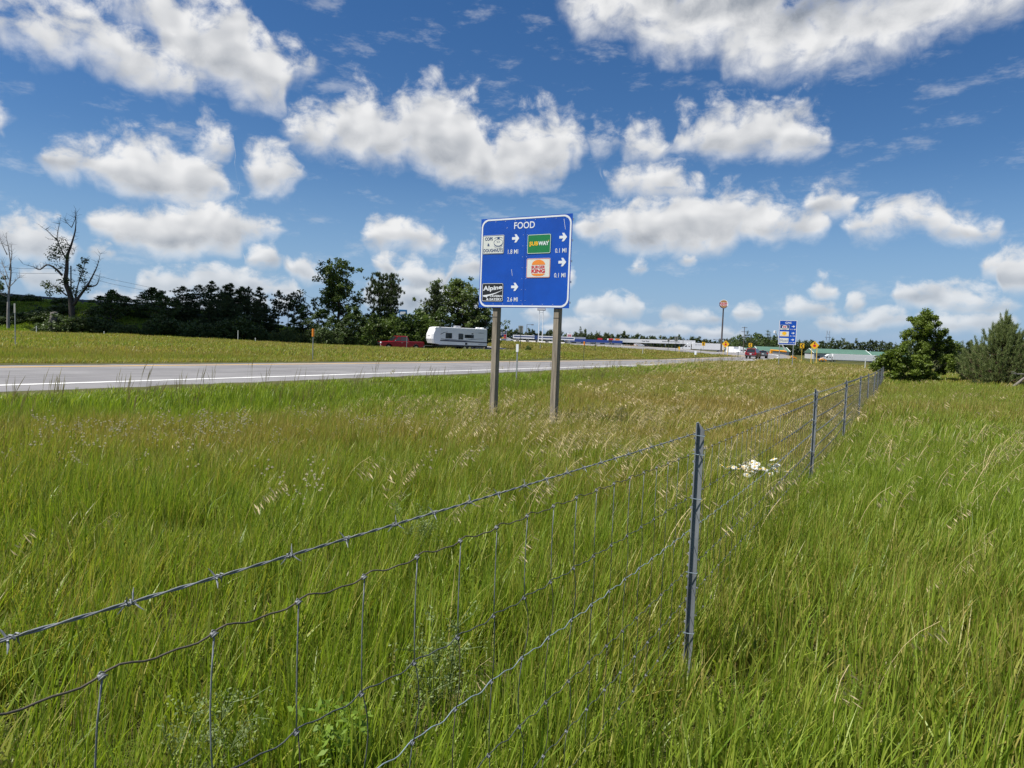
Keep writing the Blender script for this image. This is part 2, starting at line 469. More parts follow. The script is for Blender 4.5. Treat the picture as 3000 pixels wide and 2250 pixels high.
def grass_mat(name, lush0, lush1, dry0, dry1, trans=0.38):
    """blade colour: lush or dry by the tuft's own dryness, varied blade by blade, straw towards the foot"""
    mt = bpy.data.materials.new(name); mt.use_nodes = True
    T = NT(mt.node_tree); nd = mt.node_tree.nodes; lk = mt.node_tree.links
    b = nd['Principled BSDF']; out = nd['Material Output']
    bv = T.node('ShaderNodeAttribute', attribute_name='bv').outputs['Fac']
    bh = T.node('ShaderNodeAttribute', attribute_name='bh').outputs['Fac']
    dr = T.node('ShaderNodeAttribute', attribute_type='INSTANCER', attribute_name='dry').outputs['Fac']
    lush = T.mixc(bv, (*lush0, 1), (*lush1, 1))
    dry = T.mixc(bv, (*dry0, 1), (*dry1, 1))
    bv2 = T.m('FRACT', T.m('MULTIPLY', bv, 7.31))
    f = T.step(T.m('ADD', dr, T.m('MULTIPLY', T.m('SUBTRACT', bv2, 0.5), 0.75)), 0.15, 0.85)
    col = T.mixc(f, lush, dry)
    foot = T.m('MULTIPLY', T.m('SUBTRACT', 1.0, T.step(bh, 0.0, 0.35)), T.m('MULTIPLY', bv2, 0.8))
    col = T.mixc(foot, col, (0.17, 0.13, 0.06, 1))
    lk.new(col, b.inputs['Base Color'])
    b.inputs['Roughness'].default_value = 0.42
    b.inputs['Specular IOR Level'].default_value = 0.35
    tr = T.node('ShaderNodeBsdfTranslucent')
    lk.new(T.mixc(1.0, col, (1.35, 1.4, 0.7, 1), 'MULTIPLY'), tr.inputs['Color'])
    mx = T.node('ShaderNodeMixShader'); mx.inputs[0].default_value = trans
    lk.new(b.outputs[0], mx.inputs[1]); lk.new(tr.outputs[0], mx.inputs[2])
    lk.new(mx.outputs[0], out.inputs['Surface'])
    return mt

# ------------------------------------------------------------------ mesh helpers
class MB:
    """collects faces for one mesh object"""
    def __init__(self):
        self.v, self.f = [], []
    def poly(self, pts):
        i = len(self.v); self.v += [tuple(map(float, p)) for p in pts]
        self.f.append(tuple(range(i, i + len(pts)))); return self
    def raw(self, v, f):
        i = len(self.v); self.v += [tuple(map(float, p)) for p in v]
        self.f += [tuple(i + k for k in q) for q in f]; return self
    def box(self, x0, x1, y0, y1, z0, z1):
        v = [(x0, y0, z0), (x1, y0, z0), (x1, y1, z0), (x0, y1, z0), (x0, y0, z1), (x1, y0, z1), (x1, y1, z1), (x0, y1, z1)]
        return self.raw(v, [(0, 3, 2, 1), (4, 5, 6, 7), (0, 1, 5, 4), (1, 2, 6, 5), (2, 3, 7, 6), (3, 0, 4, 7)])
    def bbox(self, x0, x1, y0, y1, z0, z1, c):
        """box with its vertical and top edges chamfered"""
        def ring(x0, x1, y0, y1, z, c):
            return [(x0 + c, y0, z), (x1 - c, y0, z), (x1, y0 + c, z), (x1, y1 - c, z), (x1 - c, y1, z), (x0 + c, y1, z), (x0, y1 - c, z), (x0, y0 + c, z)]
        return self.loft([ring(x0 + c, x1 - c, y0 + c, y1 - c, z0, c), ring(x0, x1, y0, y1, z0 + c, c), ring(x0, x1, y0, y1, z1 - c, c), ring(x0 + c, x1 - c, y0 + c, y1 - c, z1, c)])
    def loft(self, rings, cap=True):
        i = len(self.v); n = len(rings[0])
        for r in rings: self.v += [tuple(map(float, p)) for p in r]
        for k in range(len(rings) - 1):
            for j in range(n):
                self.f.append((i + k * n + j, i + k * n + (j + 1) % n, i + (k + 1) * n + (j + 1) % n, i + (k + 1) * n + j))
        if cap:
            self.f.append(tuple(i + j for j in range(n))[::-1])
            self.f.append(tuple(i + (len(rings) - 1) * n + j for j in range(n)))
        return self
    def prism(self, prof, y0, y1, inset0=0.0, inset1=0.0):
        """profile in x,z pulled along y"""
        return self.loft([[(p[0], y0, p[1]) for p in prof], [(p[0], y1, p[1]) for p in prof]])
    def tube(self, pts, rad, n=6, cap=True):
        pts = np.array(pts, float); rad = np.broadcast_to(np.array(rad, float), (len(pts),))
        tg = np.gradient(pts, axis=0); tg /= np.maximum(np.linalg.norm(tg, axis=1, keepdims=True), 1e-9)
        ref = np.array([0, 0, 1.0]) if abs(tg[0][2]) < 0.9 else np.array([1.0, 0, 0])
        rings = []
        u = np.cross(tg[0], ref); u /= np.linalg.norm(u)
        for p, t, r in zip(pts, tg, rad):
            u = u - t * (u @ t); u /= max(np.linalg.norm(u), 1e-9); w = np.cross(t, u)
            rings.append([p + r * (math.cos(2 * PI * k / n) * u + math.sin(2 * PI * k / n) * w) for k in range(n)])
        return self.loft(rings, cap)
    def disc(self, c, r, axis, n=16, h=0.0, r2=None):
        """short cylinder: centre c, along axis 'x','y','z'"""
        r2 = r if r2 is None else r2
        R_ = []
        for rr, o in ((r, -h / 2), (r2, h / 2)):
            q = []
            for k in range(n):
                a = 2 * PI * k / n; ca, sa = rr * math.cos(a), rr * math.sin(a)
                q.append({'x': (c[0] + o, c[1] + ca, c[2] + sa), 'y': (c[0] + sa, c[1] + o, c[2] + ca), 'z': (c[0] + ca, c[1] + sa, c[2] + o)}[axis])
            R_.append(q)
        return self.loft(R_)

def fast_mesh(name, V, F_, attrs=None):
    """V (n,3), F_ (m,k) faces of equal size"""
    me = bpy.data.meshes.new(name)
    V = np.asarray(V, np.float32); F_ = np.asarray(F_, np.int32)
    me.vertices.add(len(V)); me.vertices.foreach_set('co', V.ravel())
    k = F_.shape[1]
    me.loops.add(F_.size); me.loops.foreach_set('vertex_index', F_.ravel())
    me.polygons.add(len(F_)); me.polygons.foreach_set('loop_start', np.arange(0, F_.size, k, dtype=np.int32))
    if attrs:
        for n_, a in attrs.items():
            at_ = me.attributes.new(n_, 'FLOAT', 'POINT'); at_.data.foreach_set('value', np.asarray(a, np.float32))
    me.update(calc_edges=True); me.validate()
    return me

def obj(name, mb, material, parent=None, smooth=False, loc=None):
    if isinstance(mb, MB):
        me = bpy.data.meshes.new(name); me.from_pydata(mb.v, [], mb.f); me.update()
    else:
        me = mb
    if material is not None and len(me.materials) == 0: me.materials.append(material)
    if smooth:
        me.polygons.foreach_set('use_smooth', [True] * len(me.polygons))
        if smooth == 'auto':
            me.polygons.foreach_set('use_smooth', [False] * len(me.polygons))
    o = bpy.data.objects.new(name, me); COL.objects.link(o)
    if parent is not None: o.parent = parent
    if loc is not None: o.location = loc
    return o
def tag(o, label=None, cat=None, group=None, kind=None):
    if label: o['label'] = label
    if cat: o['category'] = cat
    if group: o['group'] = group
    if kind: o['kind'] = kind
    return o
def thing(name, label, cat, loc=(0, 0, 0), rotz=0.0, group=None, scale=None):
    o = bpy.data.objects.new(name, None); COL.objects.link(o)
    o.location = loc; o.rotation_euler = (0, 0, rotz); o.empty_display_size = 0.3
    if scale is not None: o.scale = scale if hasattr(scale, '__len__') else (scale,) * 3
    return tag(o, label, cat, group)
def copy_tree(o, parent=None):
    c = o.copy(); COL.objects.link(c); c.parent = parent
    for ch in list(o.children): copy_tree(ch, c)
    return c

_txt = {}
def text_poly(s, bold=0.0, space=1.0):
    """outline of a word as vertices in x,y (baseline at 0) and faces"""
    key = (s, bold, space)
    if key not in _txt:
        cu = bpy.data.curves.new('word', 'FONT'); cu.body = s; cu.size = 1; cu.offset = bold; cu.space_character = space; cu.resolution_u = 3
        o = bpy.data.objects.new('word', cu); COL.objects.link(o)
        dg = bpy.context.evaluated_depsgraph_get()
        me = bpy.data.meshes.new_from_object(o.evaluated_get(dg))
        _txt[key] = ([tuple(v.co) for v in me.vertices], [tuple(p.vertices) for p in me.polygons])
        bpy.data.objects.remove(o); bpy.data.curves.remove(cu); bpy.data.meshes.remove(me)
    return _txt[key]
def word(mb, s, x0, x1, z0, z1, y, bold=0.0, fn=None, space=1.0):
    """fit a word into the box x0..x1, z0..z1 on the plane y (facing -y)"""
    v, f = text_poly(s, bold, space)
    a = np.array(v); lo = a.min(0); hi = a.max(0); sz = np.maximum(hi - lo, 1e-6)
    out = []
    for p in a:
        u, w = (p[0] - lo[0]) / sz[0], (p[1] - lo[1]) / sz[1]
        if fn: u, w = fn(u, w)
        out.append((x0 + u * (x1 - x0), y, z0 + w * (z1 - z0)))
    return mb.raw(out, f)

def rrect(x0, x1, z0, z1, r, n=6):
    pts = []
    for cx, cz, a0 in ((x1 - r, z1 - r, 0), (x0 + r, z1 - r, 90), (x0 + r, z0 + r, 180), (x1 - r, z0 + r, 270)):
        for k in range(n + 1):
            a = math.radians(a0 + 90 * k / n)
            pts.append((cx + r * math.cos(a), cz + r * math.sin(a)))
    return pts
def plate(mb, prof, y0, y1):
    """flat plate with outline prof (x,z), thickness y0..y1"""
    return mb.loft([[(p[0], y1, p[1]) for p in prof], [(p[0], y0, p[1]) for p in prof]])
def frame_ring(mb, po, pi, y):
    n = len(po); i = len(mb.v)
    mb.v += [(p[0], y, p[1]) for p in po] + [(p[0], y, p[1]) for p in pi]
    mb.f += [(i + k, i + (k + 1) % n, i + n + (k + 1) % n, i + n + k) for k in range(n)]
    return mb

# ================================================================== THE SETTING
# ground: one sheet, fine near the camera, coarse to the horizon
def axis(dense0, dense1, step, far, grow=1.16):
    a = list(np.arange(dense0, dense1 + 1e-6, step))
    s, x = step, a[-1]
    while x < far: s *= grow; x += s; a.append(x)
    s, x = step, a[0]
    while x > -far: s *= grow; x -= s; a.insert(0, x)
    return np.array(a)
gx = axis(-45, 62, 0.7, 6000); gy = axis(-4, 135, 0.7, 6000)
GX, GY = np.meshgrid(gx, gy)
GZ = ground(GX, GY)
rr = np.hypot(GX, GY)
GZ = GZ * (1 - smooth01((rr - 700) / 1500)) + (-8) * smooth01((rr - 700) / 1500)
nx, ny = len(gx), len(gy)
I = np.arange(nx * ny).reshape(ny, nx)
Fq = np.stack([I[:-1, :-1], I[:-1, 1:], I[1:, 1:], I[1:, :-1]], -1).reshape(-1, 4)
gm = bpy.data.materials.new('meadow_soil'); gm.use_nodes = True
T = NT(gm.node_tree); gb = gm.node_tree.nodes['Principled BSDF']
geo = T.node('ShaderNodeNewGeometry')
n1 = T.noise(geo.outputs['Position'], 2.5, 8, 0.65); n2 = T.noise(geo.outputs['Position'], 0.06, 4, 0.55); n3 = T.noise(geo.outputs['Position'], 18.0, 4, 0.6)
c = T.mixc(T.step(n1, 0.35, 0.65), (0.04, 0.045, 0.014, 1), (0.09, 0.085, 0.03, 1))
c = T.mixc(T.step(n2, 0.35, 0.65), c, (0.06, 0.075, 0.022, 1))
c = T.mixc(T.step(n3, 0.5, 0.75), c, (0.13, 0.10, 0.05, 1))
gm.node_tree.links.new(c, gb.inputs['Base Color'])
gb.inputs['Roughness'].default_value = 0.95; gb.inputs['Specular IOR Level'].default_value = 0.1
gnd = obj('ground', fast_mesh('ground', np.stack([GX.ravel(), GY.ravel(), GZ.ravel()], -1), Fq), gm, smooth=True)
tag(gnd, 'rough grassy ground of the roadside verge and fields beyond', kind='structure')

# roads
rm = bpy.data.materials.new('weathered_asphalt'); rm.use_nodes = True
T = NT(rm.node_tree); rb = rm.node_tree.nodes['Principled BSDF']
uvn = T.node('ShaderNodeAttribute', attribute_name='along').outputs['Fac']; uva = T.node('ShaderNodeAttribute', attribute_name='across').outputs['Fac']
geo = T.node('ShaderNodeNewGeometry'); P = geo.outputs['Position']
v = T.vec(T.m('MULTIPLY', uvn, 0.12), uva, 0.0)
grain = T.noise(P, 60, 4, 0.6); patch = T.noise(P, 0.35, 5, 0.6); streak = T.noise(v, 2.2, 5, 0.6)
base_c = T.mixc(T.step(patch, 0.3, 0.7), (0.165, 0.162, 0.166, 1), (0.225, 0.221, 0.222, 1))
base_c = T.mixc(T.m('MULTIPLY', T.step(streak, 0.5, 0.75), 0.5), base_c, (0.12, 0.12, 0.122, 1))
base_c = T.mixc(T.m('MULTIPLY', T.step(grain, 0.45, 0.75), 0.3), base_c, (0.10, 0.10, 0.10, 1))
cw = T.noise(T.vec(T.m('MULTIPLY', uvn, 0.25), T.m('MULTIPLY', uva, 0.12), 0.0), 3.0, 5, 0.7)
crk = T.m('ABSOLUTE', T.m('SUBTRACT', T.m('FRACT', T.m('ADD', T.m('MULTIPLY', uva, 0.55), T.m('MULTIPLY', cw, 0.5))), 0.5))
crack = T.m('SUBTRACT', 1.0, T.step(crk, 0.0, 0.03))
crack = T.m('MULTIPLY', crack, T.step(T.noise(v, 1.1, 3, 0.5), 0.47, 0.6))
base_c = T.mixc(T.m('MULTIPLY', crack, 0.8), base_c, (0.04, 0.04, 0.04, 1))
trk = T.m('ABSOLUTE', T.m('SUBTRACT', T.m('ABSOLUTE', uva), 1.0))
base_c = T.mixc(T.m('MULTIPLY', T.m('SUBTRACT', 1.0, T.step(trk, 0.1, 0.75)), T.m('MULTIPLY', T.step(streak, 0.25, 0.7), 0.45)), base_c, (0.115, 0.113, 0.113, 1))
rm.node_tree.links.new(base_c, rb.inputs['Base Color'])
rb.inputs['Roughness'].default_value = 0.9; rb.inputs['Specular IOR Level'].default_value = 0.25
white_paint = mat('white_road_paint', (0.66, 0.66, 0.64), 0.7, var=0.2, scale=3.0, coord='Object')
yellow_paint = mat('yellow_road_paint', (0.72, 0.42, 0.07), 0.7, var=0.15, scale=3.0, coord='Object')
def strip(path, o0, o1, dz, cols=2, i0=0, i1=None):
    bank = BANK if path is RAMP else np.zeros(len(path))
    """ribbon along a path between side offsets o0..o1 (positive = left)"""
    p = path[i0:i1]
    t = np.gradient(p[:, :2], axis=0); t /= np.linalg.norm(t, axis=1, keepdims=True)
    n = np.stack([-t[:, 1], t[:, 0]], -1)
    s = np.concatenate([[0], np.cumsum(np.linalg.norm(np.diff(p[:, :2], axis=0), axis=1))])
    V, al, ac = [], [], []
    for k in range(cols):
        o = o0 + (o1 - o0) * k / (cols - 1)
        V.append(np.column_stack([p[:, :2] + n * o, p[:, 2] + dz - 0.012 * abs(o) + bank * (5.0 - o)])); al.append(s); ac.append(np.full(len(s), o))
    V = np.stack(V, 1); m_ = len(p)
    J = np.arange(m_ * cols).reshape(m_, cols)
    Fs = np.stack([J[:-1, :-1], J[1:, :-1], J[1:, 1:], J[:-1, 1:]], -1).reshape(-1, 4)[:, ::-1]
    return fast_mesh('strip', V.reshape(-1, 3), Fs, {'along': np.stack(al, 1).ravel(), 'across': np.stack(ac, 1).ravel()})
ramp = obj('exit_ramp_road', strip(RAMP, -4.9, 4.9, 0.03, 9), rm, smooth=True)
tag(ramp, 'light grey cracked asphalt ramp curving left past the fields', kind='structure')
obj('white_edge_line', strip(RAMP, -3.42, -3.18, 0.036), white_paint, ramp)
obj('yellow_edge_line', strip(RAMP, 3.2, 3.48, 0.036), yellow_paint, ramp)
entr = obj('entrance_ramp_road', strip(ENTR, -3.6, 3.6, 0.03, 5), rm, smooth=True)
tag(entr, 'grey ramp behind the field, under pickup and camper', kind='structure')
obj('white_edge_line', strip(ENTR, -2.7, -2.55, 0.036), white_paint, entr)
# gravel shoulder of the exit ramp
gravel = mat('gravel_shoulder', (0.24, 0.21, 0.165), 0.95, var=0.45, scale=40, coord='Object', spec=0.1)
sh1 = obj('gravel_shoulder', strip(RAMP, -5.7, -4.85, 0.02, 3), gravel); tag(sh1, 'narrow strip of gravel along the near side of the ramp', kind='structure')
sh2 = obj('gravel_shoulder', strip(RAMP, 4.85, 5.6, 0.02, 3), gravel); tag(sh2, 'narrow strip of gravel along the far side of the ramp', kind='structure')
# paved lots of the filling stations
def lot(name, label, pts, dz, material):
    # laid on the ground, follows its height
    pts = np.array(pts)
    nu = nv = 14
    V = []
    for i in range(nu):
        for j in range(nv):
            a, b = i / (nu - 1), j / (nv - 1)
            q = (1 - a) * (1 - b) * pts[0] + a * (1 - b) * pts[1] + a * b * pts[2] + (1 - a) * b * pts[3]
            V.append((q[0], q[1], gz(q[0], q[1]) + dz))
    J = np.arange(nu * nv).reshape(nu, nv)
    Fs = np.stack([J[:-1, :-1], J[1:, :-1], J[1:, 1:], J[:-1, 1:]], -1).reshape(-1, 4)
    o = obj(name, fast_mesh(name, np.array(V), Fs), material, smooth=True)
    return tag(o, label, kind='structure')
concrete = mat('pale_concrete', (0.40, 0.385, 0.36), 0.9, var=0.2, scale=0.4, coord='Object')
lot('station_forecourt_pavement', 'pale concrete forecourt around the blue and white canopy', [at(1440, 1003, 205)[:2], at(1800, 1010, 200)[:2], at(1850, 1010, 300)[:2], at(1440, 1000, 300)[:2]], 0.1, concrete)
lot('truck_stop_pavement', 'pale concrete yard of the truck stop beyond the ramp', [at(1860, 1016, 290)[:2], at(2250, 1030, 270)[:2], at(2300, 1030, 420)[:2], at(1800, 1010, 420)[:2]], 0.1, concrete)

# ================================================================== GRASS
def blade_clump(name, R_, Hh, w, n, seed, bend=0.35, seg=3, lean=0.0):
    r = np.random.default_rng(seed)
    rad = R_ * np.sqrt(r.random(n)); th = r.random(n) * 2 * PI
    px_, py_ = rad * np.cos(th), rad * np.sin(th)
    h = Hh * (0.45 + 0.6 * r.random(n) ** 0.8); ww = w * (0.6 + 0.7 * r.random(n))
    bd = r.random(n) * 2 * PI; bl = h * bend * (0.15 + 1.1 * r.random(n) ** 1.6)
    fa = bd + PI / 2 + r.normal(0, 0.5, n)
    V, Fq_, bv, bh = [], [], [], []
    rv = r.random(n)
    vi = 0
    lv = [0, 0.4, 0.75, 1.0]
    for i in range(n):
        ring = []
        for k, u in enumerate(lv):
            cx = px_[i] + math.cos(bd[i]) * bl[i] * u ** 1.9 + lean * h[i] * u ** 1.6; cy_ = py_[i] + math.sin(bd[i]) * bl[i] * u ** 1.9
            cz = h[i] * (u - 0.22 * (bl[i] / h[i]) * u ** 2.5)
            q = ww[i] * 0.5 * (1.0, 0.95, 0.6, 0.06)[k]
            V += [(cx - math.cos(fa[i]) * q, cy_ - math.sin(fa[i]) * q, cz), (cx + math.cos(fa[i]) * q, cy_ + math.sin(fa[i]) * q, cz)]
            bv += [rv[i]] * 2; bh += [u] * 2
        for k in range(3):
            a = vi + 2 * k
            Fq_.append((a, a + 1, a + 3, a + 2))
        vi += 8
    return fast_mesh(name, V, Fq_, {'bv': bv, 'bh': bh})

def proto_collection(name, meshes, material):
    c = bpy.data.collections.new(name)
    for i, me in enumerate(meshes):
        me.materials.append(material)
        me.polygons.foreach_set('use_smooth', [True] * len(me.polygons))
        c.objects.link(bpy.data.objects.new('%s_%02d' % (name, i), me))
    return c

def scatter(name, label, cat, pts, rot, scl, idx, dry, coll):
    """one object holding points; a node group puts a copy of one of the small plants on each"""
    me = bpy.data.meshes.new(name)
    me.vertices.add(len(pts)); me.vertices.foreach_set('co', np.asarray(pts, np.float32).ravel())
    for n_, ty, a in (('rot', 'FLOAT_VECTOR', rot), ('scl', 'FLOAT_VECTOR', scl)):
        at_ = me.attributes.new(n_, ty, 'POINT'); at_.data.foreach_set('vector', np.asarray(a, np.float32).ravel())
    at_ = me.attributes.new('pick', 'INT', 'POINT'); at_.data.foreach_set('value', np.asarray(idx, np.int32))
    at_ = me.attributes.new('dry', 'FLOAT', 'POINT'); at_.data.foreach_set('value', np.asarray(dry, np.float32))
    me.update()
    o = bpy.data.objects.new(name, me); COL.objects.link(o)
    ng = bpy.data.node_groups.new(name + '_scatter', 'GeometryNodeTree')
    ng.interface.new_socket('Geometry', in_out='INPUT', socket_type='NodeSocketGeometry')
    ng.interface.new_socket('Geometry', in_out='OUTPUT', socket_type='NodeSocketGeometry')
    nn = ng.nodes
    gi = nn.new('NodeGroupInput'); go = nn.new('NodeGroupOutput')
    iop = nn.new('GeometryNodeInstanceOnPoints'); ci = nn.new('GeometryNodeCollectionInfo')
    ci.inputs['Collection'].default_value = coll; ci.inputs['Separate Children'].default_value = True; ci.inputs['Reset Children'].default_value = True
    def na(n_, ty):
        q = nn.new('GeometryNodeInputNamedAttribute'); q.data_type = ty; q.inputs['Name'].default_value = n_; return q.outputs['Attribute']
    e2r = nn.new('FunctionNodeEulerToRotation')
    lk = ng.links
    lk.new(gi.outputs[0], iop.inputs['Points']); lk.new(ci.outputs[0], iop.inputs['Instance'])
    iop.inputs['Pick Instance'].default_value = True
    lk.new(na('pick', 'INT'), iop.inputs['Instance Index'])
    lk.new(na('rot', 'FLOAT_VECTOR'), e2r.inputs[0]); lk.new(e2r.outputs[0], iop.inputs['Rotation'])
    lk.new(na('scl', 'FLOAT_VECTOR'), iop.inputs['Scale'])
    lk.new(iop.outputs[0], go.inputs[0])
    md = o.modifiers.new('scatter', 'NODES'); md.node_group = ng
    return tag(o, label, cat, kind='stuff')

def vnoise(x, y, s, seed):
    """smooth value noise on the plan"""
    r = np.random.default_rng(seed); tb = r.random((64, 64))
    u, v_ = x / s + 100.3, y / s + 77.7
    i, j = np.floor(u).astype(int), np.floor(v_).astype(int)
    a, b = u - i, v_ - j; a = a * a * (3 - 2 * a); b = b * b * (3 - 2 * b)
    g = lambda p, q: tb[p % 64, q % 64]
    return (g(i, j) * (1 - a) + g(i + 1, j) * a) * (1 - b) + (g(i, j + 1) * (1 - a) + g(i + 1, j + 1) * a) * b
def fnoise(x, y, s, seed):
    return 0.55 * vnoise(x, y, s, seed) + 0.3 * vnoise(x, y, s * 0.43, seed + 1) + 0.15 * vnoise(x, y, s * 0.17, seed + 2)
def side_of_fence(x, y):        # metres to the road side of the fence
    return -((x - F0[0]) * FNRM[0] + (y - F0[1]) * FNRM[1])
def ramp_off(x, y):
    return x * RN[0] + y * RN[1]
def dryness(x, y):
    """how straw-coloured the sward is: lush along the ramp and right of the fence, dry in mid field"""
    sf = side_of_fence(x, y); n = fnoise(x, y, 6.0, 5); n2 = fnoise(x, y, 1.6, 25)
    d = 0.10 + 0.0 * x
    r = np.hypot(x, y)
    field = (sf > 0) & (ramp_off(x, y) < 14.0)
    d = np.where(field, 0.12 + 0.41 * smooth01((r - 4.5) / 7), d)
    edge = smooth01((ramp_off(x, y) - 9.0) / 2.5) * (1 - smooth01((y - 45) / 30))
    d = np.where(field, d * (1 - 0.75 * edge), d)
    d = np.where(field & (x > 1.5), d + 0.14 * smooth01((y - 12) / 8), d)
    d = np.where(ramp_off(x, y) > 24, 0.56 + 0.04 * smooth01((y - 60) / 40), d)
    d = np.where(sf <= 0, 0.10 + 0.38 * smooth01((r - 7) / 16), d)
    slope = (y > 77) & (x < -35); d = np.where(slope, -0.1, d)  # slope grass held at its darkest green, cloud shade put into its colour
    return np.clip(d + (n - 0.5) * 0.55 + (n2 - 0.5) * 0.3, 0, 1)

def wedge(r0, r1, dens, half=math.radians(50), back=False, rng=RNG):
    area = half * (r1 * r1 - r0 * r0)
    n = int(area * dens)
    r = np.sqrt(rng.random(n) * (r1 * r1 - r0 * r0) + r0 * r0); a = (rng.random(n) * 2 - 1) * half
    return r * np.sin(a), r * np.cos(a)
def keep_off(x, y, margin):
    d, _ = road_near(x, y)
    return d > margin

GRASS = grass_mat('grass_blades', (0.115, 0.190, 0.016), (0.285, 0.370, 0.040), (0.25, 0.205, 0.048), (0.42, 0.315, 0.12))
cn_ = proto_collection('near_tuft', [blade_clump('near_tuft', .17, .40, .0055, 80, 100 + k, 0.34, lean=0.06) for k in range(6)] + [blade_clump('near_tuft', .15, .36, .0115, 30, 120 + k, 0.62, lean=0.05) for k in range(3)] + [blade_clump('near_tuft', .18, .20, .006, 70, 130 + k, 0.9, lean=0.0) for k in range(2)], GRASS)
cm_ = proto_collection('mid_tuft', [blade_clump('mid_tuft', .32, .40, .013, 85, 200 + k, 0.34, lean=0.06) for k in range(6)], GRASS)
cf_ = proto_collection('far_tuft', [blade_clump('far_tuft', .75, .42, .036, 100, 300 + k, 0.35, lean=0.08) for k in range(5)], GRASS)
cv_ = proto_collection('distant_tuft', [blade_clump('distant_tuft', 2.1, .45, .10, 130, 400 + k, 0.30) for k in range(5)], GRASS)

def sow(name, label, r0, r1, dens, coll, nvar, hs, margin, half=50):
    x, y = wedge(r0, r1, dens, math.radians(half))
    if r0 == 0:      # a little behind and beside the camera as well
        k = int(dens * 9 * 4); x = np.concatenate([x, RNG.uniform(-4.5, 4.5, k)]); y = np.concatenate([y, RNG.uniform(-2, 2.0, k)]); dup = (np.hypot(x, y) < 2.6) & (np.abs(np.arctan2(x, y)) < math.radians(half)) & (np.arange(len(x)) >= len(x) - k); x, y = x[~dup], y[~dup]
    ok = keep_off(x, y, margin)
    x, y = x[ok], y[ok]
    n = len(x)
    z = ground(x, y)
    hh = hs * (0.62 + 0.75 * fnoise(x, y, 2.4, 9)) * (0.85 + 0.3 * RNG.random(n))
    d_, _ = road_near(x, y)
    hh *= 0.35 + 0.65 * smooth01((d_ - .6) / 2.6)
    # trodden sward at the foot of the posts
    for t in (3.58, 8.61):
        fx, fy = fence_xy(t, 0.0); hh *= 0.8 + 0.2 * smooth01((np.hypot(x - fx, y - fy) - 0.12) / 0.5)
    rot = np.stack([RNG.normal(0, .07, n), RNG.normal(0.03, .07, n), RNG.uniform(-0.9, 0.9, n) + PI * (RNG.random(n) < 0.15)], -1)
    scl = np.stack([np.ones(n), np.ones(n), hh], -1) * (0.9 + 0.25 * RNG.random(n))[:, None]
    return scatter(name, label, 'grass', np.stack([x, y, z - 0.01], -1), rot, scl, RNG.integers(0, nvar, n), dryness(x, y), coll)
sow('near_grass', 'tall lush green grass around the wire fence', 0, 13, 46, cn_, 11, 0.90, 0.95)
sow('verge_grass', 'mixed green and straw grass between fence and ramp', 13, 40, 10, cm_, 6, 0.95, 1.0)
sow('field_grass', 'olive meadow grass of the field beyond the ramp', 40, 112, 2.4, cf_, 5, 0.75, 0.9, 47)
sow('distant_grass', 'far meadow grass in front of the filling stations', 112, 215, 0.55, cv_, 5, 0.7, 1.2, 45)

# seed heads: drooping, one-sided panicles on thin stems
def panicle(name, seed, Hh=0.62, nsp=16, sp=0.05, droop=0.16, w=0.008):
    r = np.random.default_rng(seed); V, Fs, bv, bh = [], [], [], []
    def quad(a, b, ww, val, hgt):
        a, b = np.array(a), np.array(b); t = b - a; t /= max(np.linalg.norm(t), 1e-9)
        s = np.cross(t, r.normal(size=3)); s /= max(np.linalg.norm(s), 1e-9); s *= ww / 2
        m_ = a * 0.45 + b * 0.55; i = len(V)
        V.extend([a, m_ - s, b, m_ + s]); Fs.append((i, i + 1, i + 2, i + 3)); bv.extend([val] * 4); bh.extend([hgt] * 4)
    L_ = [np.array([droop * u ** 2.6 * 1.3, 0.01 * math.sin(5 * u + seed), Hh * (u - 0.10 * u ** 4)]) for u in np.linspace(0, 1, 7)]
    for a, b in zip(L_[:-1], L_[1:]): 
        s = np.array([0, 0.0017, 0]); i = len(V); V.extend([a - s, b - s, b + s, a + s]); Fs.append((i, i + 1, i + 2, i + 3)); bv.extend([0.15] * 4); bh.extend([0.5] * 4)
    for k in range(nsp):
        u = 0.66 + 0.34 * (k + r.random()) / nsp
        p = np.array([droop * u ** 2.6 * 1.3, 0, Hh * (u - 0.10 * u ** 4)])
        out = np.array([0.6 + 0.5 * r.random(), r.normal(0, 0.55), -0.15 - 0.6 * r.random()])
        st = p + out * sp * (0.2 + 0.7 * r.random()) * (1.2 - 0.6 * (u - .66) / .34)
        quad(st, st + (out + np.array([0.25, 0, -0.45])) * sp * 0.75, w * (0.7 + 0.6 * r.random()), r.random(), 1.0)
    return fast_mesh(name, np.array(V), Fs, {'bv': bv, 'bh': bh})
SEED = leaf_mat('straw_seed_head', (0.42, 0.33, 0.16), (0.70, 0.58, 0.35), 0.3, 0.6, tint=1.1)
cs_ = proto_collection('seed_head', [panicle('seed_head', 500 + k, 0.58, 17, 0.048, 0.16, 0.0085) for k in range(6)], SEED)
cS_ = proto_collection('far_seed_head', [panicle('far_seed_head', 520 + k, 0.62, 12, 0.085, 0.2, 0.02) for k in range(5)], SEED)
def sow_heads(name, label, r0, r1, dens, coll, nvar, fun, tall=1.0, half=48):
    x, y = wedge(r0, r1, dens, math.radians(half)); keep = keep_off(x, y, 0.9) & (RNG.random(len(x)) < fun(x, y))
    x, y = x[keep], y[keep]; n = len(x)
    rot = np.stack([RNG.normal(0, .1, n), RNG.normal(0.08, .1, n), RNG.normal(0.1, 0.45, n)], -1)
    s = tall * (0.75 + 0.4 * RNG.random(n))
    return scatter(name, label, 'seed heads', np.stack([x, y, ground(x, y)], -1), rot, np.stack([s, s, s], -1), RNG.integers(0, nvar, n), np.zeros(n), coll)
def thin_heads(x, y):
    return 0.25 + 0.75 * (fnoise(x, y, 1.2, 77) > .58)
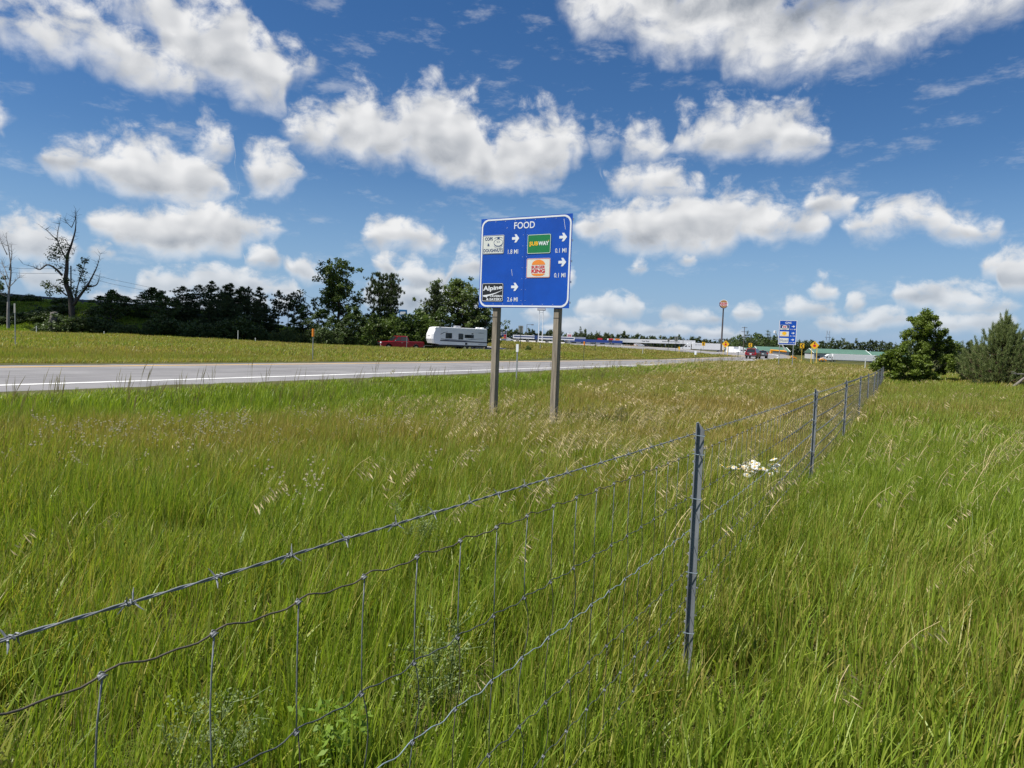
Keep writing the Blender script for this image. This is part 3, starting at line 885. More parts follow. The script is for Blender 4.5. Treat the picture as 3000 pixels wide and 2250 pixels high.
def dens_heads(x, y):
    sf = side_of_fence(x, y); n = fnoise(x, y, 2.2, 41)
    d = np.where(sf > 0, smooth01((n - 0.42) / 0.25) * smooth01((y - 3.5) / 5) * smooth01((x + 4.5) / 4), smooth01((n - 0.5) / 0.2) * 0.4 * smooth01((y - 4) / 5))
    d = d + 0.5 * (x > 2) * (sf > 0) * smooth01((y - 10) / 6)
    return np.clip(d * (1 - 0.8 * smooth01((ramp_off(x, y) - 8.5) / 2) * (y < 40)), 0, 1)
sow_heads('brome_seed_heads', 'pale straw seed heads bending in the wind around the fence', 3, 16, 19, cs_, 6, dens_heads)
sow_heads('scattered_seed_heads', 'single straw seed heads dotted through the lush near grass', 1.6, 9, 1.1, cs_, 6, thin_heads, 0.82)
sow_heads('tan_seed_heads', 'tan seed heads covering the dry slope right of the sign', 16, 60, 4.0, cS_, 5, dens_heads, 0.9)
# dark upright stalks in front of the ramp
def stalk(name, seed, Hh):
    r = np.random.default_rng(seed); V, Fs, bv, bh = [], [], [], []
    for j in range(5):
        ox, oy = r.normal(0, 0.06, 2); ln = r.normal(0.06, 0.06); hh = Hh * (0.7 + 0.4 * r.random())
        for ax in ((1, 0), (0, 1)):
            pr = [(0, .002), (.62, .002), (.72, .0055), (.85, .007), (1, .002)]
            for (u0, w0), (u1, w1) in zip(pr[:-1], pr[1:]):
                i = len(V)
                for u, w_, s in ((u0, w0, -1), (u0, w0, 1), (u1, w1, 1), (u1, w1, -1)):
                    V.append((ox + ln * u * u + s * w_ * ax[0] * .6, oy + s * w_ * ax[1] * .6, hh * u))
                Fs.append((i, i + 1, i + 2, i + 3)); q = r.random(); bv.extend([q] * 4); bh.extend([u0] * 4)
    return fast_mesh(name, np.array(V), Fs, {'bv': bv, 'bh': bh})
STALK = leaf_mat('brown_green_stalk', (0.20, 0.175, 0.08), (0.40, 0.32, 0.17), 0.3, 0.7)
ck_ = proto_collection('tall_stalk', [stalk('tall_stalk', 600 + k, 0.72) for k in range(5)], STALK)
s_ = RNG.uniform(-2, 75, 380); o_ = RNG.uniform(9.6, 12.9, 380)
x_, y_ = RT[0] * s_ + RN[0] * o_, RT[1] * s_ + RN[1] * o_
kp = (fnoise(x_, y_, 5, 61) > 0.36) & keep_off(x_, y_, 0.85)
x_, y_ = x_[kp], y_[kp]
cx0, cy0 = at(640, 1110, 19)[:2]      # the thick stand of darker stalks
x_ = np.concatenate([x_, RNG.normal(cx0, 0.9, 34)]); y_ = np.concatenate([y_, RNG.normal(cy0 - 1.5, 0.5, 34)])
ok = keep_off(x_, y_, 0.7); x_, y_ = x_[ok], y_[ok]; n = len(x_)
sc_ = 0.75 + 0.45 * RNG.random(n)
scatter('roadside_stalks', 'thin tall dark seed stalks standing along the ramp edge', 'grass', np.stack([x_, y_, ground(x_, y_)], -1), np.stack([RNG.normal(0, .06, n), RNG.normal(.03, .06, n), RNG.uniform(-.8, .8, n)], -1), np.stack([sc_] * 3, -1), RNG.integers(0, 5, n), np.zeros(n), ck_)
# small white wildflowers
def flower_spray(name, seed):
    r = np.random.default_rng(seed); V, Fs, bv, bh = [], [], [], []
    for j in range(9):
        c = np.array([r.normal(0, .05), r.normal(0, .05), 0.36 + r.normal(0, .05)]); s = 0.007 + 0.006 * r.random()
        for ax in range(3):
            a, b = np.roll([1, 0, 0], ax), np.roll([0, 1, 0], ax); i = len(V)
            V += [c + s * a, c + s * b, c - s * a, c - s * b]; Fs.append((i, i + 1, i + 2, i + 3)); q = r.random(); bv += [q] * 4; bh += [1] * 4
    return fast_mesh(name, np.array(V), Fs, {'bv': bv, 'bh': bh})
PETAL = leaf_mat('white_petals', (0.50, 0.44, 0.32), (0.72, 0.67, 0.54), 0.3, 0.6, tint=1.0)
cw_ = proto_collection('flower_spray', [flower_spray('flower_spray', 700 + k) for k in range(5)], PETAL)
fx_, fy_ = [], []
for px_, py_, Y, nn_, sx, sy in ((150, 1370, 7.4, 26, .7, .35), (330, 1355, 7.7, 60, .8, .3), (520, 1345, 8.0, 30, .8, .35), (690, 1300, 8.8, 50, .7, .3), (480, 1310, 8.4, 26, .6, .3), (1000, 1270, 9.7, 60, 1.1, .5), (1130, 1235, 11, 60, 1.0, .5), (90, 1440, 6.2, 14, .4, .2), (880, 1560, 5.0, 6, .25, .12), (935, 1575, 4.9, 6, .15, .1), (850, 1510, 5.3, 4, .3, .2), (1340, 1250, 10, 40, 1.2, .8), (60, 1500, 5.6, 8, .3, .2), (1250, 1440, 6.3, 8, .6, .3), (640, 1500, 5.6, 8, .8, .5), (2150, 1110, 30, 60, 5, 2.5)):
    q = at(px_, py_, Y); nn_ = max(2, int(nn_ * .30)); fx_.append(RNG.normal(q[0], sx * .8, nn_)); fy_.append(RNG.normal(q[1] + .3, sy, nn_))
fx_, fy_ = np.concatenate(fx_), np.concatenate(fy_); n = len(fx_); sc_ = 0.8 + .45 * RNG.random(n)
scatter('white_wildflowers', 'sprays of tiny white wildflowers drifting across the meadow', 'flowers', np.stack([fx_, fy_, ground(fx_, fy_)], -1), np.stack([np.zeros(n), np.zeros(n), RNG.uniform(0, 6, n)], -1), np.stack([sc_] * 3, -1), RNG.integers(0, 5, n), np.zeros(n), cw_)

# ================================================================== WIRE FENCE
knot_steel = mat('dull_knot_steel', (0.17, 0.18, 0.185), 0.6, 0.2, var=0.3, scale=30, coord='Object')
galv = mat('galvanised_steel', (0.20, 0.215, 0.225), 0.6, 0.2, var=0.35, scale=30, coord='Object', bump=0.15)
post_steel = mat('weathered_post_steel', (0.185, 0.20, 0.215), 0.65, 0.0, var=0.55, scale=14, coord='Object', bump=0.2, stretch=(1, 1, .25))
brown_wire = mat('weathered_brown_wire', (0.10, 0.085, 0.065), 0.6, 0.3, var=0.3, scale=20, coord='Object')
dark_wire = mat('weathered_dark_wire', (0.075, 0.085, 0.085), 0.6, 0.3, var=0.3, scale=20, coord='Object')
bright_wire = mat('new_bright_wire', (0.42, 0.50, 0.53), 0.4, 0.6, var=0.2, scale=20, coord='Object')
fence = thing('wire_fence', 'woven wire fence with barbed top strand on grey steel posts', 'fence', (0, 0, 0))
WZ = [1.058, 0.853, 0.69, 0.507, 0.36, 0.22]
BZ = 1.145
SP = 5.03
def fpt(t, off, z):
    x, y = fence_xy(t, off); return np.stack([x, y, z + fence_z(t)], -1) if np.ndim(t) else np.array([float(x), float(y), z + float(fence_z(t))])
# posts: T section with studs, cut corner at the head
def post_mesh():
    b = MB(); u = np.array([FT[0], FT[1], 0]); w = np.array([FNRM[0], FNRM[1], 0]); k = np.array([0, 0, 1.0])
    def P(a, c, z): return u * a + w * c + k * z
    prof = [(-.017, 0), (.017, 0), (.017, .005), (.003, .007), (.0022, .036), (-.0022, .036), (-.003, .007), (-.017, .005)]
    lo = [P(a, c, -.35) for a, c in prof]; hi = [P(a, c, 1.2 - (0.035 if c > .03 else 0)) for a, c in prof]
    b.loft([lo, [P(a, c, 0.4) for a, c in prof], [P(a, c, 1.16) for a, c in prof], hi])
    z = .1
    while z < 1.17:
        b.loft([[P(a * .007, -.0005, z + c * .006) for a, c in ((-1, -1), (1, -1), (1, 1), (-1, 1))], [P(a * .004, -.010, z + c * .004) for a, c in ((-1, -1), (1, -1), (1, 1), (-1, 1))]])
        z += .054
    me = bpy.data.meshes.new('post'); me.from_pydata(b.v, [], b.f); me.materials.append(post_steel); return me
PM = post_mesh()
def tie_mesh():
    b = MB(); u = np.array([FT[0], FT[1], 0]); w = np.array([FNRM[0], FNRM[1], 0])
    pts = [u * -.03 + w * -.006, u * -.019 + w * .012 + np.array([0, 0, -.004]), u * -.006 + w * .038 + np.array([0, 0, -.007]), u * .006 + w * .038 + np.array([0, 0, -.003]), u * .019 + w * .012 + np.array([0, 0, .003]), u * .026 + w * -.006 + np.array([0, 0, .006]), u * .04 + w * -.004 + np.array([0, 0, .012])]
    b.tube(pts, .0021, 5)
    me = bpy.data.meshes.new('tie_wire'); me.from_pydata(b.v, [], b.f); me.materials.append(bright_wire); return me
TM = tie_mesh()
for k in range(-1, 9):
    t = 3.58 + SP * k + (0.05 * math.sin(3.1 * k) if k else 0)
    p = fpt(t, 0.004, 0.0)
    po = bpy.data.objects.new('post', PM); COL.objects.link(po); po.parent = fence; po.location = p
    po.rotation_euler = (math.radians(random.uniform(-1, 1)) * (k != 0), math.radians(random.uniform(-1, 1)) * (k != 0), 0)
    if 0 <= k < 4:
        for z in (BZ, WZ[0], WZ[1], WZ[3], WZ[5]):
            ti = bpy.data.objects.new('tie_wire', TM); COL.objects.link(ti); ti.parent = po; ti.location = (0, 0, z)
T0, T1 = -1.45, 44.0
def sag(t):
    u = (t - 3.58) / SP; u = u - np.floor(u); return -0.012 * 4 * u * (1 - u)
# barbed strand: two twisted wires
bw = MB()
tt = np.arange(T0, 11.0, 0.011)
for ph in (0, PI):
    a = 2 * PI * tt / 0.085 + ph
    c = fpt(tt, 0.0, BZ + sag(tt)); r_ = 0.0013
    x_, y_ = fence_xy(tt, -0.009); c[:, 0] = x_ + FNRM[0] * r_ * np.cos(a); c[:, 1] = y_ + FNRM[1] * r_ * np.cos(a); c[:, 2] += r_ * np.sin(a)
    bw.tube(c, 0.0013, 5)
tf = np.arange(11.0, T1, 0.25)
cf = fpt(tf, -0.009, BZ + sag(tf)); bw.tube(cf, 0.0026, 5)
barbed = obj('barbed_wire', bw, galv, fence, smooth=True)
bm_ = MB()
u = np.array([FT[0], FT[1], 0]); w = np.array([FNRM[0], FNRM[1], 0]); zz = np.array([0, 0, 1.0])
coil = [u * (-.006 + .012 * k / 12) + .0036 * (w * math.cos(k * 1.05) + zz * math.sin(k * 1.05)) for k in range(13)]
bm_.tube(coil, .0012, 5)
for sg, d in ((-1, w * .7 + zz * .8), (1, -w * .5 + zz * 1.0), (-1, -w * .6 - zz * .9), (1, w * .8 - zz * .5)):
    d = d / np.linalg.norm(d); a0 = u * sg * .005 + d * .002
    bm_.tube([a0, a0 + d * .008 + u * sg * .002, a0 + d * .015 + u * sg * .005], [.0012, .0011, .0003], 5)
BM = bpy.data.meshes.new('barb'); BM.from_pydata(bm_.v, [], bm_.f); BM.materials.append(galv)
BM2 = BM.copy(); co = np.empty(len(BM2.vertices) * 3, np.float32); BM2.vertices.foreach_get('co', co); co = co.reshape(-1, 3); co[:, 2] *= -0.9; co[:, :2] *= 1.05; BM2.vertices.foreach_set('co', co.ravel())
for i, t in enumerate(np.arange(0.30, 13.5, 0.127)):
    q = fpt(t, -0.009, BZ + float(sag(t)))
    o = bpy.data.objects.new('barb', BM if i % 2 else BM2); COL.objects.link(o); o.parent = barbed; o.location = q
fb_ = MB()
for t in np.arange(13.5, T1, 0.127):
    q = fpt(t, -0.009, BZ + float(sag(t))); fb_.box(q[0] - .006, q[0] + .006, q[1] - .006, q[1] + .006, q[2] - .014, q[2] + .014)
tag(obj('barbs', fb_, galv, barbed), kind='stuff')
# line wires with crimps, stays every six inches, a knot where they cross
ST = 0.1524
stay_t = np.arange(3.58 - 0.09 - 33 * ST, T1, ST)
km = MB()
for a in range(3):
    rg = []
    for k in range(9): rg.append(None)
rings = []
for lat in (-1.0, -.7, 0, .7, 1.0):
    rr_ = math.sqrt(max(0, 1 - lat * lat)) * .0034 + .0012
    rings.append([u * lat * .0052 + rr_ * (w * math.cos(k * PI / 4) + zz * math.sin(k * PI / 4)) for k in range(8)])
km.loft(rings)
km.tube([u * -.005 + w * .0035 - zz * .002, w * .0052 + zz * .002, u * .005 + w * .0035 + zz * .001], .0012, 5)
km.tube([u * -.003 + zz * .0045, u * .0 + zz * .0055 - w * .002, u * .003 + zz * .004], .0011, 5)
KM = bpy.data.meshes.new('knot'); KM.from_pydata(km.v, [], km.f); KM.materials.append(knot_steel); KM.polygons.foreach_set('use_smooth', [True] * len(KM.polygons))
wave = [brown_wire, dark_wire, bright_wire, dark_wire, dark_wire, dark_wire]
NEAR_T = 6.3
jit = [np.random.default_rng(50 + i).normal(0, 1, 400) for i in range(7)]
def wire_z(i, t):
    return WZ[i] + sag(t) * (0.6 + 0.25 * i) + 0.004 * np.sin(t * 1.3 + i * 2)
far_k = MB()
for i in range(6):
    tn = np.arange(T0, 12.0, 0.0152 if i < 4 else 0.025)
    ph = (tn - stay_t[0]) / ST
    zc = wire_z(i, tn) + 0.0042 * np.sin(2 * PI * ph * 1.0 + 0.6) + 0.0028 * np.sin(2 * PI * ph * 2 + i)
    b = MB(); b.tube(fpt(tn, -0.006, zc), 0.0013 if i else 0.0014, 6)
    tf = np.arange(12.0, T1, 0.2); b.tube(fpt(tf, -0.006, wire_z(i, tf)), 0.0017, 4)
    lw = obj('line_wire', b, wave[i], fence, smooth=True)
    for j, t in enumerate(stay_t):
        if t < 0.25: continue
        p = fpt(t, -0.006, float(wire_z(i, t)))
        if t < NEAR_T and i < 6:
            o = bpy.data.objects.new('knot', KM); COL.objects.link(o); o.parent = lw; o.location = p
            o.rotation_euler = (0, 0, jit[i][j % 400] * .15)
        elif t < 16:
            far_k.box(p[0] - .006, p[0] + .006, p[1] - .006, p[1] + .006, p[2] - .007, p[2] + .007)
tag(obj('knots', far_k, knot_steel, fence), kind='stuff')
far_s = MB()
for j, t in enumerate(stay_t):
    if t < 0.25: continue
    n_ = 5
    for seg in range(5):
        z0, z1 = float(wire_z(seg, t)), float(wire_z(seg + 1, t))
        bow = (0.006 if seg == 0 else 0.016) * abs(jit[6][j % 400]) * (1 if seg % 2 else -.6)
        off = .006 * (seg % 2)
        if t < NEAR_T:
            pts = []
            for k in range(n_):
                uu = k / (n_ - 1); e = math.sin(PI * uu) * bow
                q = fpt(t + off * .5 + e, -0.004, z0 + (z1 - z0) * uu); pts.append(q)
            b = MB(); b.tube(pts, 0.00125, 5)
            obj('stay_wire', b, galv if seg == 0 else (brown_wire if j % 3 == 0 else dark_wire), fence, smooth=True)
        else:
            p0, p1 = fpt(t, -0.004, z0), fpt(t + off, -0.004, z1)
            far_s.tube([p0, p1], 0.0014 if t < 16 else 0.0016, 4, cap=False)
tag(obj('stay_wires', far_s, dark_wire, fence), kind='stuff')

# ================================================================== FOOD SIGN
sign_blue = mat('sign_blue_sheeting', (0.003, 0.072, 0.43), 0.38, var=0.16, scale=2.2, coord='Object')
sign_white = mat('sign_white_sheeting', (0.72, 0.75, 0.78), 0.4, var=0.05, scale=5, coord='Object')
panel_white = mat('panel_white', (0.66, 0.68, 0.63), 0.45, var=0.06, scale=6, coord='Object')
panel_green = mat('panel_green', (0.01, 0.19, 0.055), 0.4, var=0.06, scale=6, coord='Object')
panel_black = mat('panel_black', (0.012, 0.012, 0.014), 0.45, var=0.2, scale=6, coord='Object')
ink_blue = mat('ink_navy', (0.01, 0.045, 0.16), 0.5)
ink_yellow = mat('ink_yellow', (0.85, 0.48, 0.01), 0.5)
ink_orange = mat('ink_orange', (0.78, 0.25, 0.03), 0.5)
ink_red = mat('ink_red', (0.52, 0.015, 0.03), 0.5)
alu = mat('bare_aluminium', (0.5, 0.52, 0.54), 0.35, 0.8, var=0.1, scale=8)
wood = bpy.data.materials.new('weathered_timber'); wood.use_nodes = True
T = NT(wood.node_tree); wb = wood.node_tree.nodes['Principled BSDF']
tcn = T.node('ShaderNodeTexCoord')
gv = T.vm('MULTIPLY', tcn.outputs['Object'], (14, 14, 0.8)); g1 = T.noise(gv, 3.0, 8, 0.65); g2 = T.noise(tcn.outputs['Object'], 1.5, 4, 0.5)
gl = T.noise(T.vm('MULTIPLY', tcn.outputs['Object'], (40, 40, 0.6)), 2.0, 3, 0.5)
c = T.mixc(T.step(g1, 0.3, 0.7), (0.15, 0.125, 0.092, 1), (0.33, 0.285, 0.22, 1))
c = T.mixc(T.m('MULTIPLY', T.step(g2, 0.5, 0.75), 0.4), c, (0.22, 0.20, 0.16, 1))
c = T.mixc(T.m('MULTIPLY', T.step(gl, 0.60, 0.68), 0.8), c, (0.05, 0.045, 0.035, 1))
wood.node_tree.links.new(c, wb.inputs['Base Color']); wb.inputs['Roughness'].default_value = 0.85
bn = T.node('ShaderNodeBump'); bn.inputs['Strength'].default_value = 0.5; bn.inputs['Distance'].default_value = 0.01
wood.node_tree.links.new(g1, bn.inputs['Height']); wood.node_tree.links.new(bn.outputs[0], wb.inputs['Normal'])

SW, SH = 2.11, 1.84
SYAW = math.radians(-29.85)
sx_, sy_, sz_ = 0.150, 14.0, 3.11
food = thing('food_sign', 'large blue FOOD sign with four logo panels on two timber posts', 'road sign', (sx_, sy_, gz(sx_, sy_)), SYAW)
zc0 = sz_ - gz(sx_, sy_)            # height of the sign's middle above its foot
def S(u, v):                        # picture fractions on the face (0..1 from top left) to local x,z
    return (-SW / 2 + u * SW, zc0 + SH / 2 - v * SH)
b = MB(); plate(b, [S(0, 1), S(1, 1), S(1, 0), S(0, 0)][::1], -0.0025, 0.0)
board = obj('sign_board', b, sign_blue, food)
b = MB(); frame_ring(b, rrect(*[S(.008, 0)[0], S(.992, 0)[0]], S(0, .992)[1], S(0, .008)[1], .17, 8), rrect(S(.024, 0)[0], S(.976, 0)[0], S(0, .974)[1], S(0, .026)[1], .145, 8), -0.006)
obj('border', b, sign_white, board)
def txt(s, u0, u1, v0, v1, material, parent, y=-0.006, bold=0.0, fn=None, name='lettering'):
    b = MB(); (x0, z1), (x1, z0) = S(u0, v0), S(u1, v1)
    word(b, s, x0, x1, z0, z1, y, bold, fn); return obj(name, b, material, parent)
# positions read off the face
def uv(px, py):                     # homography from the enlarged crop of the board
    TL, TR, BR, BL = np.array([155, 225.]), np.array([1550, 125.]), np.array([1490, 1560.]), np.array([118, 1572.])
    A_ = []
    for (X, Yy), (u_, v_) in zip((TL, TR, BR, BL), ((0, 0), (1, 0), (1, 1), (0, 1))):
        A_.append([X, Yy, 1, 0, 0, 0, -u_ * X, -u_ * Yy, u_]); A_.append([0, 0, 0, X, Yy, 1, -v_ * X, -v_ * Yy, v_])
    A_ = np.array(A_); h_ = np.linalg.solve(A_[:, :8], A_[:, 8]); h_ = np.append(h_, 1).reshape(3, 3)
    q = h_ @ np.array([px, py, 1.0]); return q[0] / q[2], q[1] / q[2]
def box_uv(x0, y0, x1, y1):
    a = [uv(*p) for p in ((x0, y0), (x1, y0), (x1, y1), (x0, y1))]
    us, vs = [p[0] for p in a], [p[1] for p in a]
    return (us[0] + us[3]) / 2, (us[1] + us[2]) / 2, (vs[0] + vs[1]) / 2, (vs[2] + vs[3]) / 2
u0, u1, v0, v1 = box_uv(660, 258, 975, 362); txt('FOOD', u0, u1, v0, v1, sign_white, board, bold=0.012)
def arrow(px, py, w_, h_):
    u_, v_ = uv(px, py); x, z = S(u_, v_)
    b = MB(); pr = [(-w_ / 2, -h_ * .16), (0.0, -h_ * .16), (-w_ * .16, -h_ / 2), (w_ * .10, -h_ / 2), (w_ / 2, 0), (w_ * .10, h_ / 2), (-w_ * .16, h_ / 2), (0.0, h_ * .16), (-w_ / 2, h_ * .16)]
    b.poly([(x + p[0], -0.006, z + p[1]) for p in pr]); return obj('arrow', b, sign_white, board)
for (px_, py_) in ((682, 513), (1404, 487), (1390, 866), (670, 1251)): arrow(px_, py_, .168, .165)
for s, bx in (('1.8 MI', (565, 682, 720, 750)), ('0.1 MI', (1283, 655, 1452, 724)), ('0.1 MI', (1268, 1030, 1438, 1098)), ('2.6 MI', (557, 1408, 716, 1474))):
    txt(s, *box_uv(*bx), sign_white, board, bold=0.005)
def panel(bx, material, rim_mat):
    u0, u1, v0, v1 = box_uv(*bx); (x0, z1), (x1, z0) = S(u0, v0), S(u1, v1)
    b = MB(); plate(b, rrect(x0, x1, z0, z1, .03), -0.009, -0.0045); p = obj('logo_panel', b, material, food)
    b = MB(); frame_ring(b, rrect(x0 + .006, x1 - .006, z0 + .006, z1 - .006, .027), rrect(x0 + .014, x1 - .014, z0 + .014, z1 - .014, .02), -0.0105); obj('rim', b, rim_mat, p)
    def q(a, c): return x0 + a * (x1 - x0), z0 + c * (z1 - z0)
    return p, q
def inpanel(p, q, s, a0, a1, c0, c1, material, bold=0.0, fn=None, y=-0.0112):
    (x0, z0), (x1, z1) = q(a0, c0), q(a1, c1); b = MB(); word(b, s, x0, x1, z0, z1, y, bold, fn); return obj('lettering', b, material, p)
# doughnut shop
p, q = panel((180, 468, 505, 755), panel_white, ink_blue)
inpanel(p, q, 'COPS', .10, .47, .72, .90, ink_blue, 0.03); inpanel(p, q, '&', .22, .33, .42, .57, ink_blue, 0.02); inpanel(p, q, 'DOUGHNUTS', .05, .955, .10, .28, ink_blue, 0.02)
def ell(mb, q, ca, cc, ra, rc, y, a0=0, a1=360, ri=None, n=28):
    if ri is None:
        mb.poly([(*[q(ca + ra * math.cos(math.radians(a)), cc + rc * math.sin(math.radians(a)))][0][:1], y, q(ca, cc + rc * math.sin(math.radians(a)))[1]) for a in np.linspace(a0, a1, n, endpoint=(a1 - a0) < 360)])
    else:
        aa = np.linspace(a0, a1, n); i = len(mb.v)
        for a in aa:
            ca_, sa_ = math.cos(math.radians(a)), math.sin(math.radians(a))
            x, z = q(ca + ra * ca_, cc + rc * sa_); mb.v.append((x, y, z)); x, z = q(ca + ra * ri * ca_, cc + rc * ri * sa_); mb.v.append((x, y, z))
        for k in range(n - 1): mb.f.append((i + 2 * k, i + 2 * k + 2, i + 2 * k + 3, i + 2 * k + 1))
    return mb
b = MB(); ell(b, q, .735, .60, .215, .18, -0.0112, ri=.93); ell(b, q, .735, .64, .075, .05, -0.0112, ri=.8); ell(b, q, .735, .54, .20, .17, -0.0112, 185, 355, ri=.86)
ell(b, q, .735, .44, .20, .14, -0.0112, 190, 350, ri=.92); ell(b, q, .735, .80, .20, .09, -0.0112, 10, 170, ri=.85); ell(b, q, .735, .83, .06, .05, -0.0112)
obj('doughnut_mark', b, ink_blue, p)
# sandwich shop
p, q = panel((862, 446, 1218, 742), panel_green, sign_white)
sl = lambda u, w: (u + 0.0, w + 0.0)
inpanel(p, q, 'SUB', .09, .47, .42, .63, ink_yellow, 0.035); inpanel(p, q, 'WAY', .475, .92, .42, .63, sign_white, 0.035)
b = MB(); 
for a, c, s in ((.09, .38, -1), (.88, .63, 1)):
    x, z = q(a, c); b.poly([(x, -0.0112, z), (x + .03, -0.0112, z + .022 * (1 if s > 0 else 0)), (x + .03, -0.0112, z + .022), (x, -0.0112, z + .016)])
obj('arrow_tip', b, ink_yellow, p)
# burger restaurant
p, q = panel((850, 812, 1208, 1108), panel_white, ink_red)
b = MB(); ell(b, q, .505, .665, .28, .26, -0.0112, 0, 180); obj('bun_top', b, ink_orange, p)
b = MB(); pr = [(.225, .215), (.785, .215), (.785, .19), (.70, .115), (.60, .095), (.41, .095), (.31, .115), (.225, .19)]; b.poly([(q(*c)[0], -0.0112, q(*c)[1]) for c in pr]); obj('bun_bottom', b, ink_orange, p)
inpanel(p, q, 'BURGER', .215, .79, .47, .625, ink_red, 0.035); inpanel(p, q, 'KING', .215, .79, .245, .445, ink_red, 0.05)
# tavern
p, q = panel((172, 1200, 495, 1478), panel_black, sign_white)
rise = lambda u, w: (u, w * (0.82 - 0.12 * u) + 0.28 * u - 0.06 * math.sin(PI * u))
inpanel(p, q, 'Alpine', .05, .95, .50, .93, sign_white, 0.03, rise)
b = MB(); n_ = 12
for k in range(n_ + 1):
    u_ = k / n_; top = .34 + .27 * u_ - .05 * math.sin(PI * u_); bot = top - .10 * (1 - u_) - .015
    if k == 0: top, bot = .34, .28
    x, z = q(.05 + .9 * u_, top); b.v.append((x, -0.0112, z)); x, z = q(.05 + .9 * u_, bot); b.v.append((x, -0.0112, z))
    if k: b.f.append((2 * k - 2, 2 * k - 1, 2 * k + 1, 2 * k))
b.poly([(q(.05, .33)[0], -0.0114, q(.05, .33)[1]), (q(.24, .20)[0], -0.0114, q(.24, .20)[1]), (q(.30, .35)[0], -0.0114, q(.30, .35)[1])])
obj('swoosh', b, sign_white, p)
inpanel(p, q, 'TAVERN', .36, .955, .235, .35, sign_white, 0.03); inpanel(p, q, '& EATERY', .22, .955, .06, .18, sign_white, 0.03)
b = MB()
for (ax, ay), (bx, by) in (((1415, 210), (1437, 370)), ((620, 985), (632, 1085)), ((540, 362), (562, 345)), ((650, 210), (656, 232))):
    (x0, z0), (x1, z1) = S(*uv(ax, ay)), S(*uv(bx, by)); b.poly([(x0 - .004, -0.0045, z0), (x0 + .004, -0.0045, z0), (x1 + .003, -0.0045, z1), (x1 - .003, -0.0045, z1)])
obj('scratches', b, sign_white, board)
for u_ in (.508,):
    b = MB(); x, z0 = S(u_, .97); _, z1 = S(u_, .03); b.box(x - .003, x + .003, -0.0042, -0.0028, z0, z1); obj('panel_seam', b, mat('seam_dark_blue', (0.003, 0.03, 0.24), .5), board)  # darker blue line down the seam
# rivets and their back ends along the right edge
b = MB()
for k in range(9):
    for v_ in (.04, .96):
        x, z = S(.06 + .11 * k, v_); b.disc((x, -0.005, z), .006, 'y', 6, .004)
for k in range(8):
    for u_ in (.02, .485, .53, .985):
        x, z = S(u_, .08 + .12 * k); b.disc((x, -0.005, z), .005, 'y', 6, .004)
obj('rivets', b, sign_white, board)['kind'] = 'stuff'
b = MB()
for v_ in (.06, .28, .5, .72, .94):
    _, z = S(0, v_); b.box(-SW / 2 + .03, SW / 2 + .012, 0.001, .03, z - .02, z + .02)
obj('backing_rails', b, alu, food)
for px_, u_ in ((1448, None), (1628, None)):
    # posts stand on the sign's own line
    best = min(np.linspace(0, 1, 400), key=lambda u_: abs((lambda P_: 1500 + FOC * (P_ @ _R) / (P_ @ _fw))(np.array([sx_ + math.cos(SYAW) * (-SW / 2 + u_ * SW), sy_ + math.sin(SYAW) * (-SW / 2 + u_ * SW), sz_ - 1.0 - EYE])) - px_))
    lx = -SW / 2 + best * SW
    gx_, gy_ = sx_ + math.cos(SYAW) * lx, sy_ + math.sin(SYAW) * lx
    b = MB(); g0 = gz(gx_, gy_) - gz(sx_, sy_)
    b.bbox(lx - .06, lx + .06, .032, .032 + .15, g0 - .5, zc0 + SH / 2 - .08, .006)
    po = obj('timber_post', b, wood, food)
    b = MB(); zt = zc0 - SH / 2 - .19; b.box(lx - .061, lx + .061, .0305, .0322, zt - .012, zt); obj('saw_cut', b, panel_black, po)

# ================================================================== TREES AND SHRUBS
bark_dark = mat('dark_bark', (0.075, 0.06, 0.048), 0.9, var=0.4, scale=6, coord='Object', stretch=(1, 1, .3), bump=0.3)
bark_grey = mat('bleached_grey_wood', (0.26, 0.245, 0.23), 0.9, var=0.35, scale=6, coord='Object', stretch=(1, 1, .3), bump=0.3)
bark_pine = mat('pine_bark', (0.12, 0.075, 0.05), 0.9, var=0.4, scale=6, coord='Object', stretch=(1, 1, .3), bump=0.3)
LEAF_OAK = leaf_mat('oak_leaves', (0.03, 0.058, 0.014), (0.08, 0.12, 0.028), 0.24)
LEAF_MAPLE = leaf_mat('maple_leaves', (0.045, 0.08, 0.018), (0.11, 0.15, 0.03), 0.28)
LEAF_THICKET = leaf_mat('thicket_leaves', (0.07, 0.115, 0.02), (0.175, 0.225, 0.038), 0.34)
LEAF_BRIGHT = leaf_mat('bright_shrub_leaves', (0.05, 0.09, 0.018), (0.12, 0.165, 0.032), 0.3)
LEAF_WILLOW = leaf_mat('willow_leaves', (0.05, 0.085, 0.022), (0.13, 0.17, 0.045), 0.3)
LEAF_DARK = leaf_mat('dark_undergrowth_leaves', (0.036, 0.062, 0.018), (0.085, 0.122, 0.032), 0.22)
NEEDLE_DARK = leaf_mat('dark_pine_needles', (0.03, 0.05, 0.02), (0.078, 0.105, 0.036), 0.18)
NEEDLE_BLUE = leaf_mat('grey_green_pine_needles', (0.085, 0.118, 0.036), (0.21, 0.25, 0.095), 0.25)

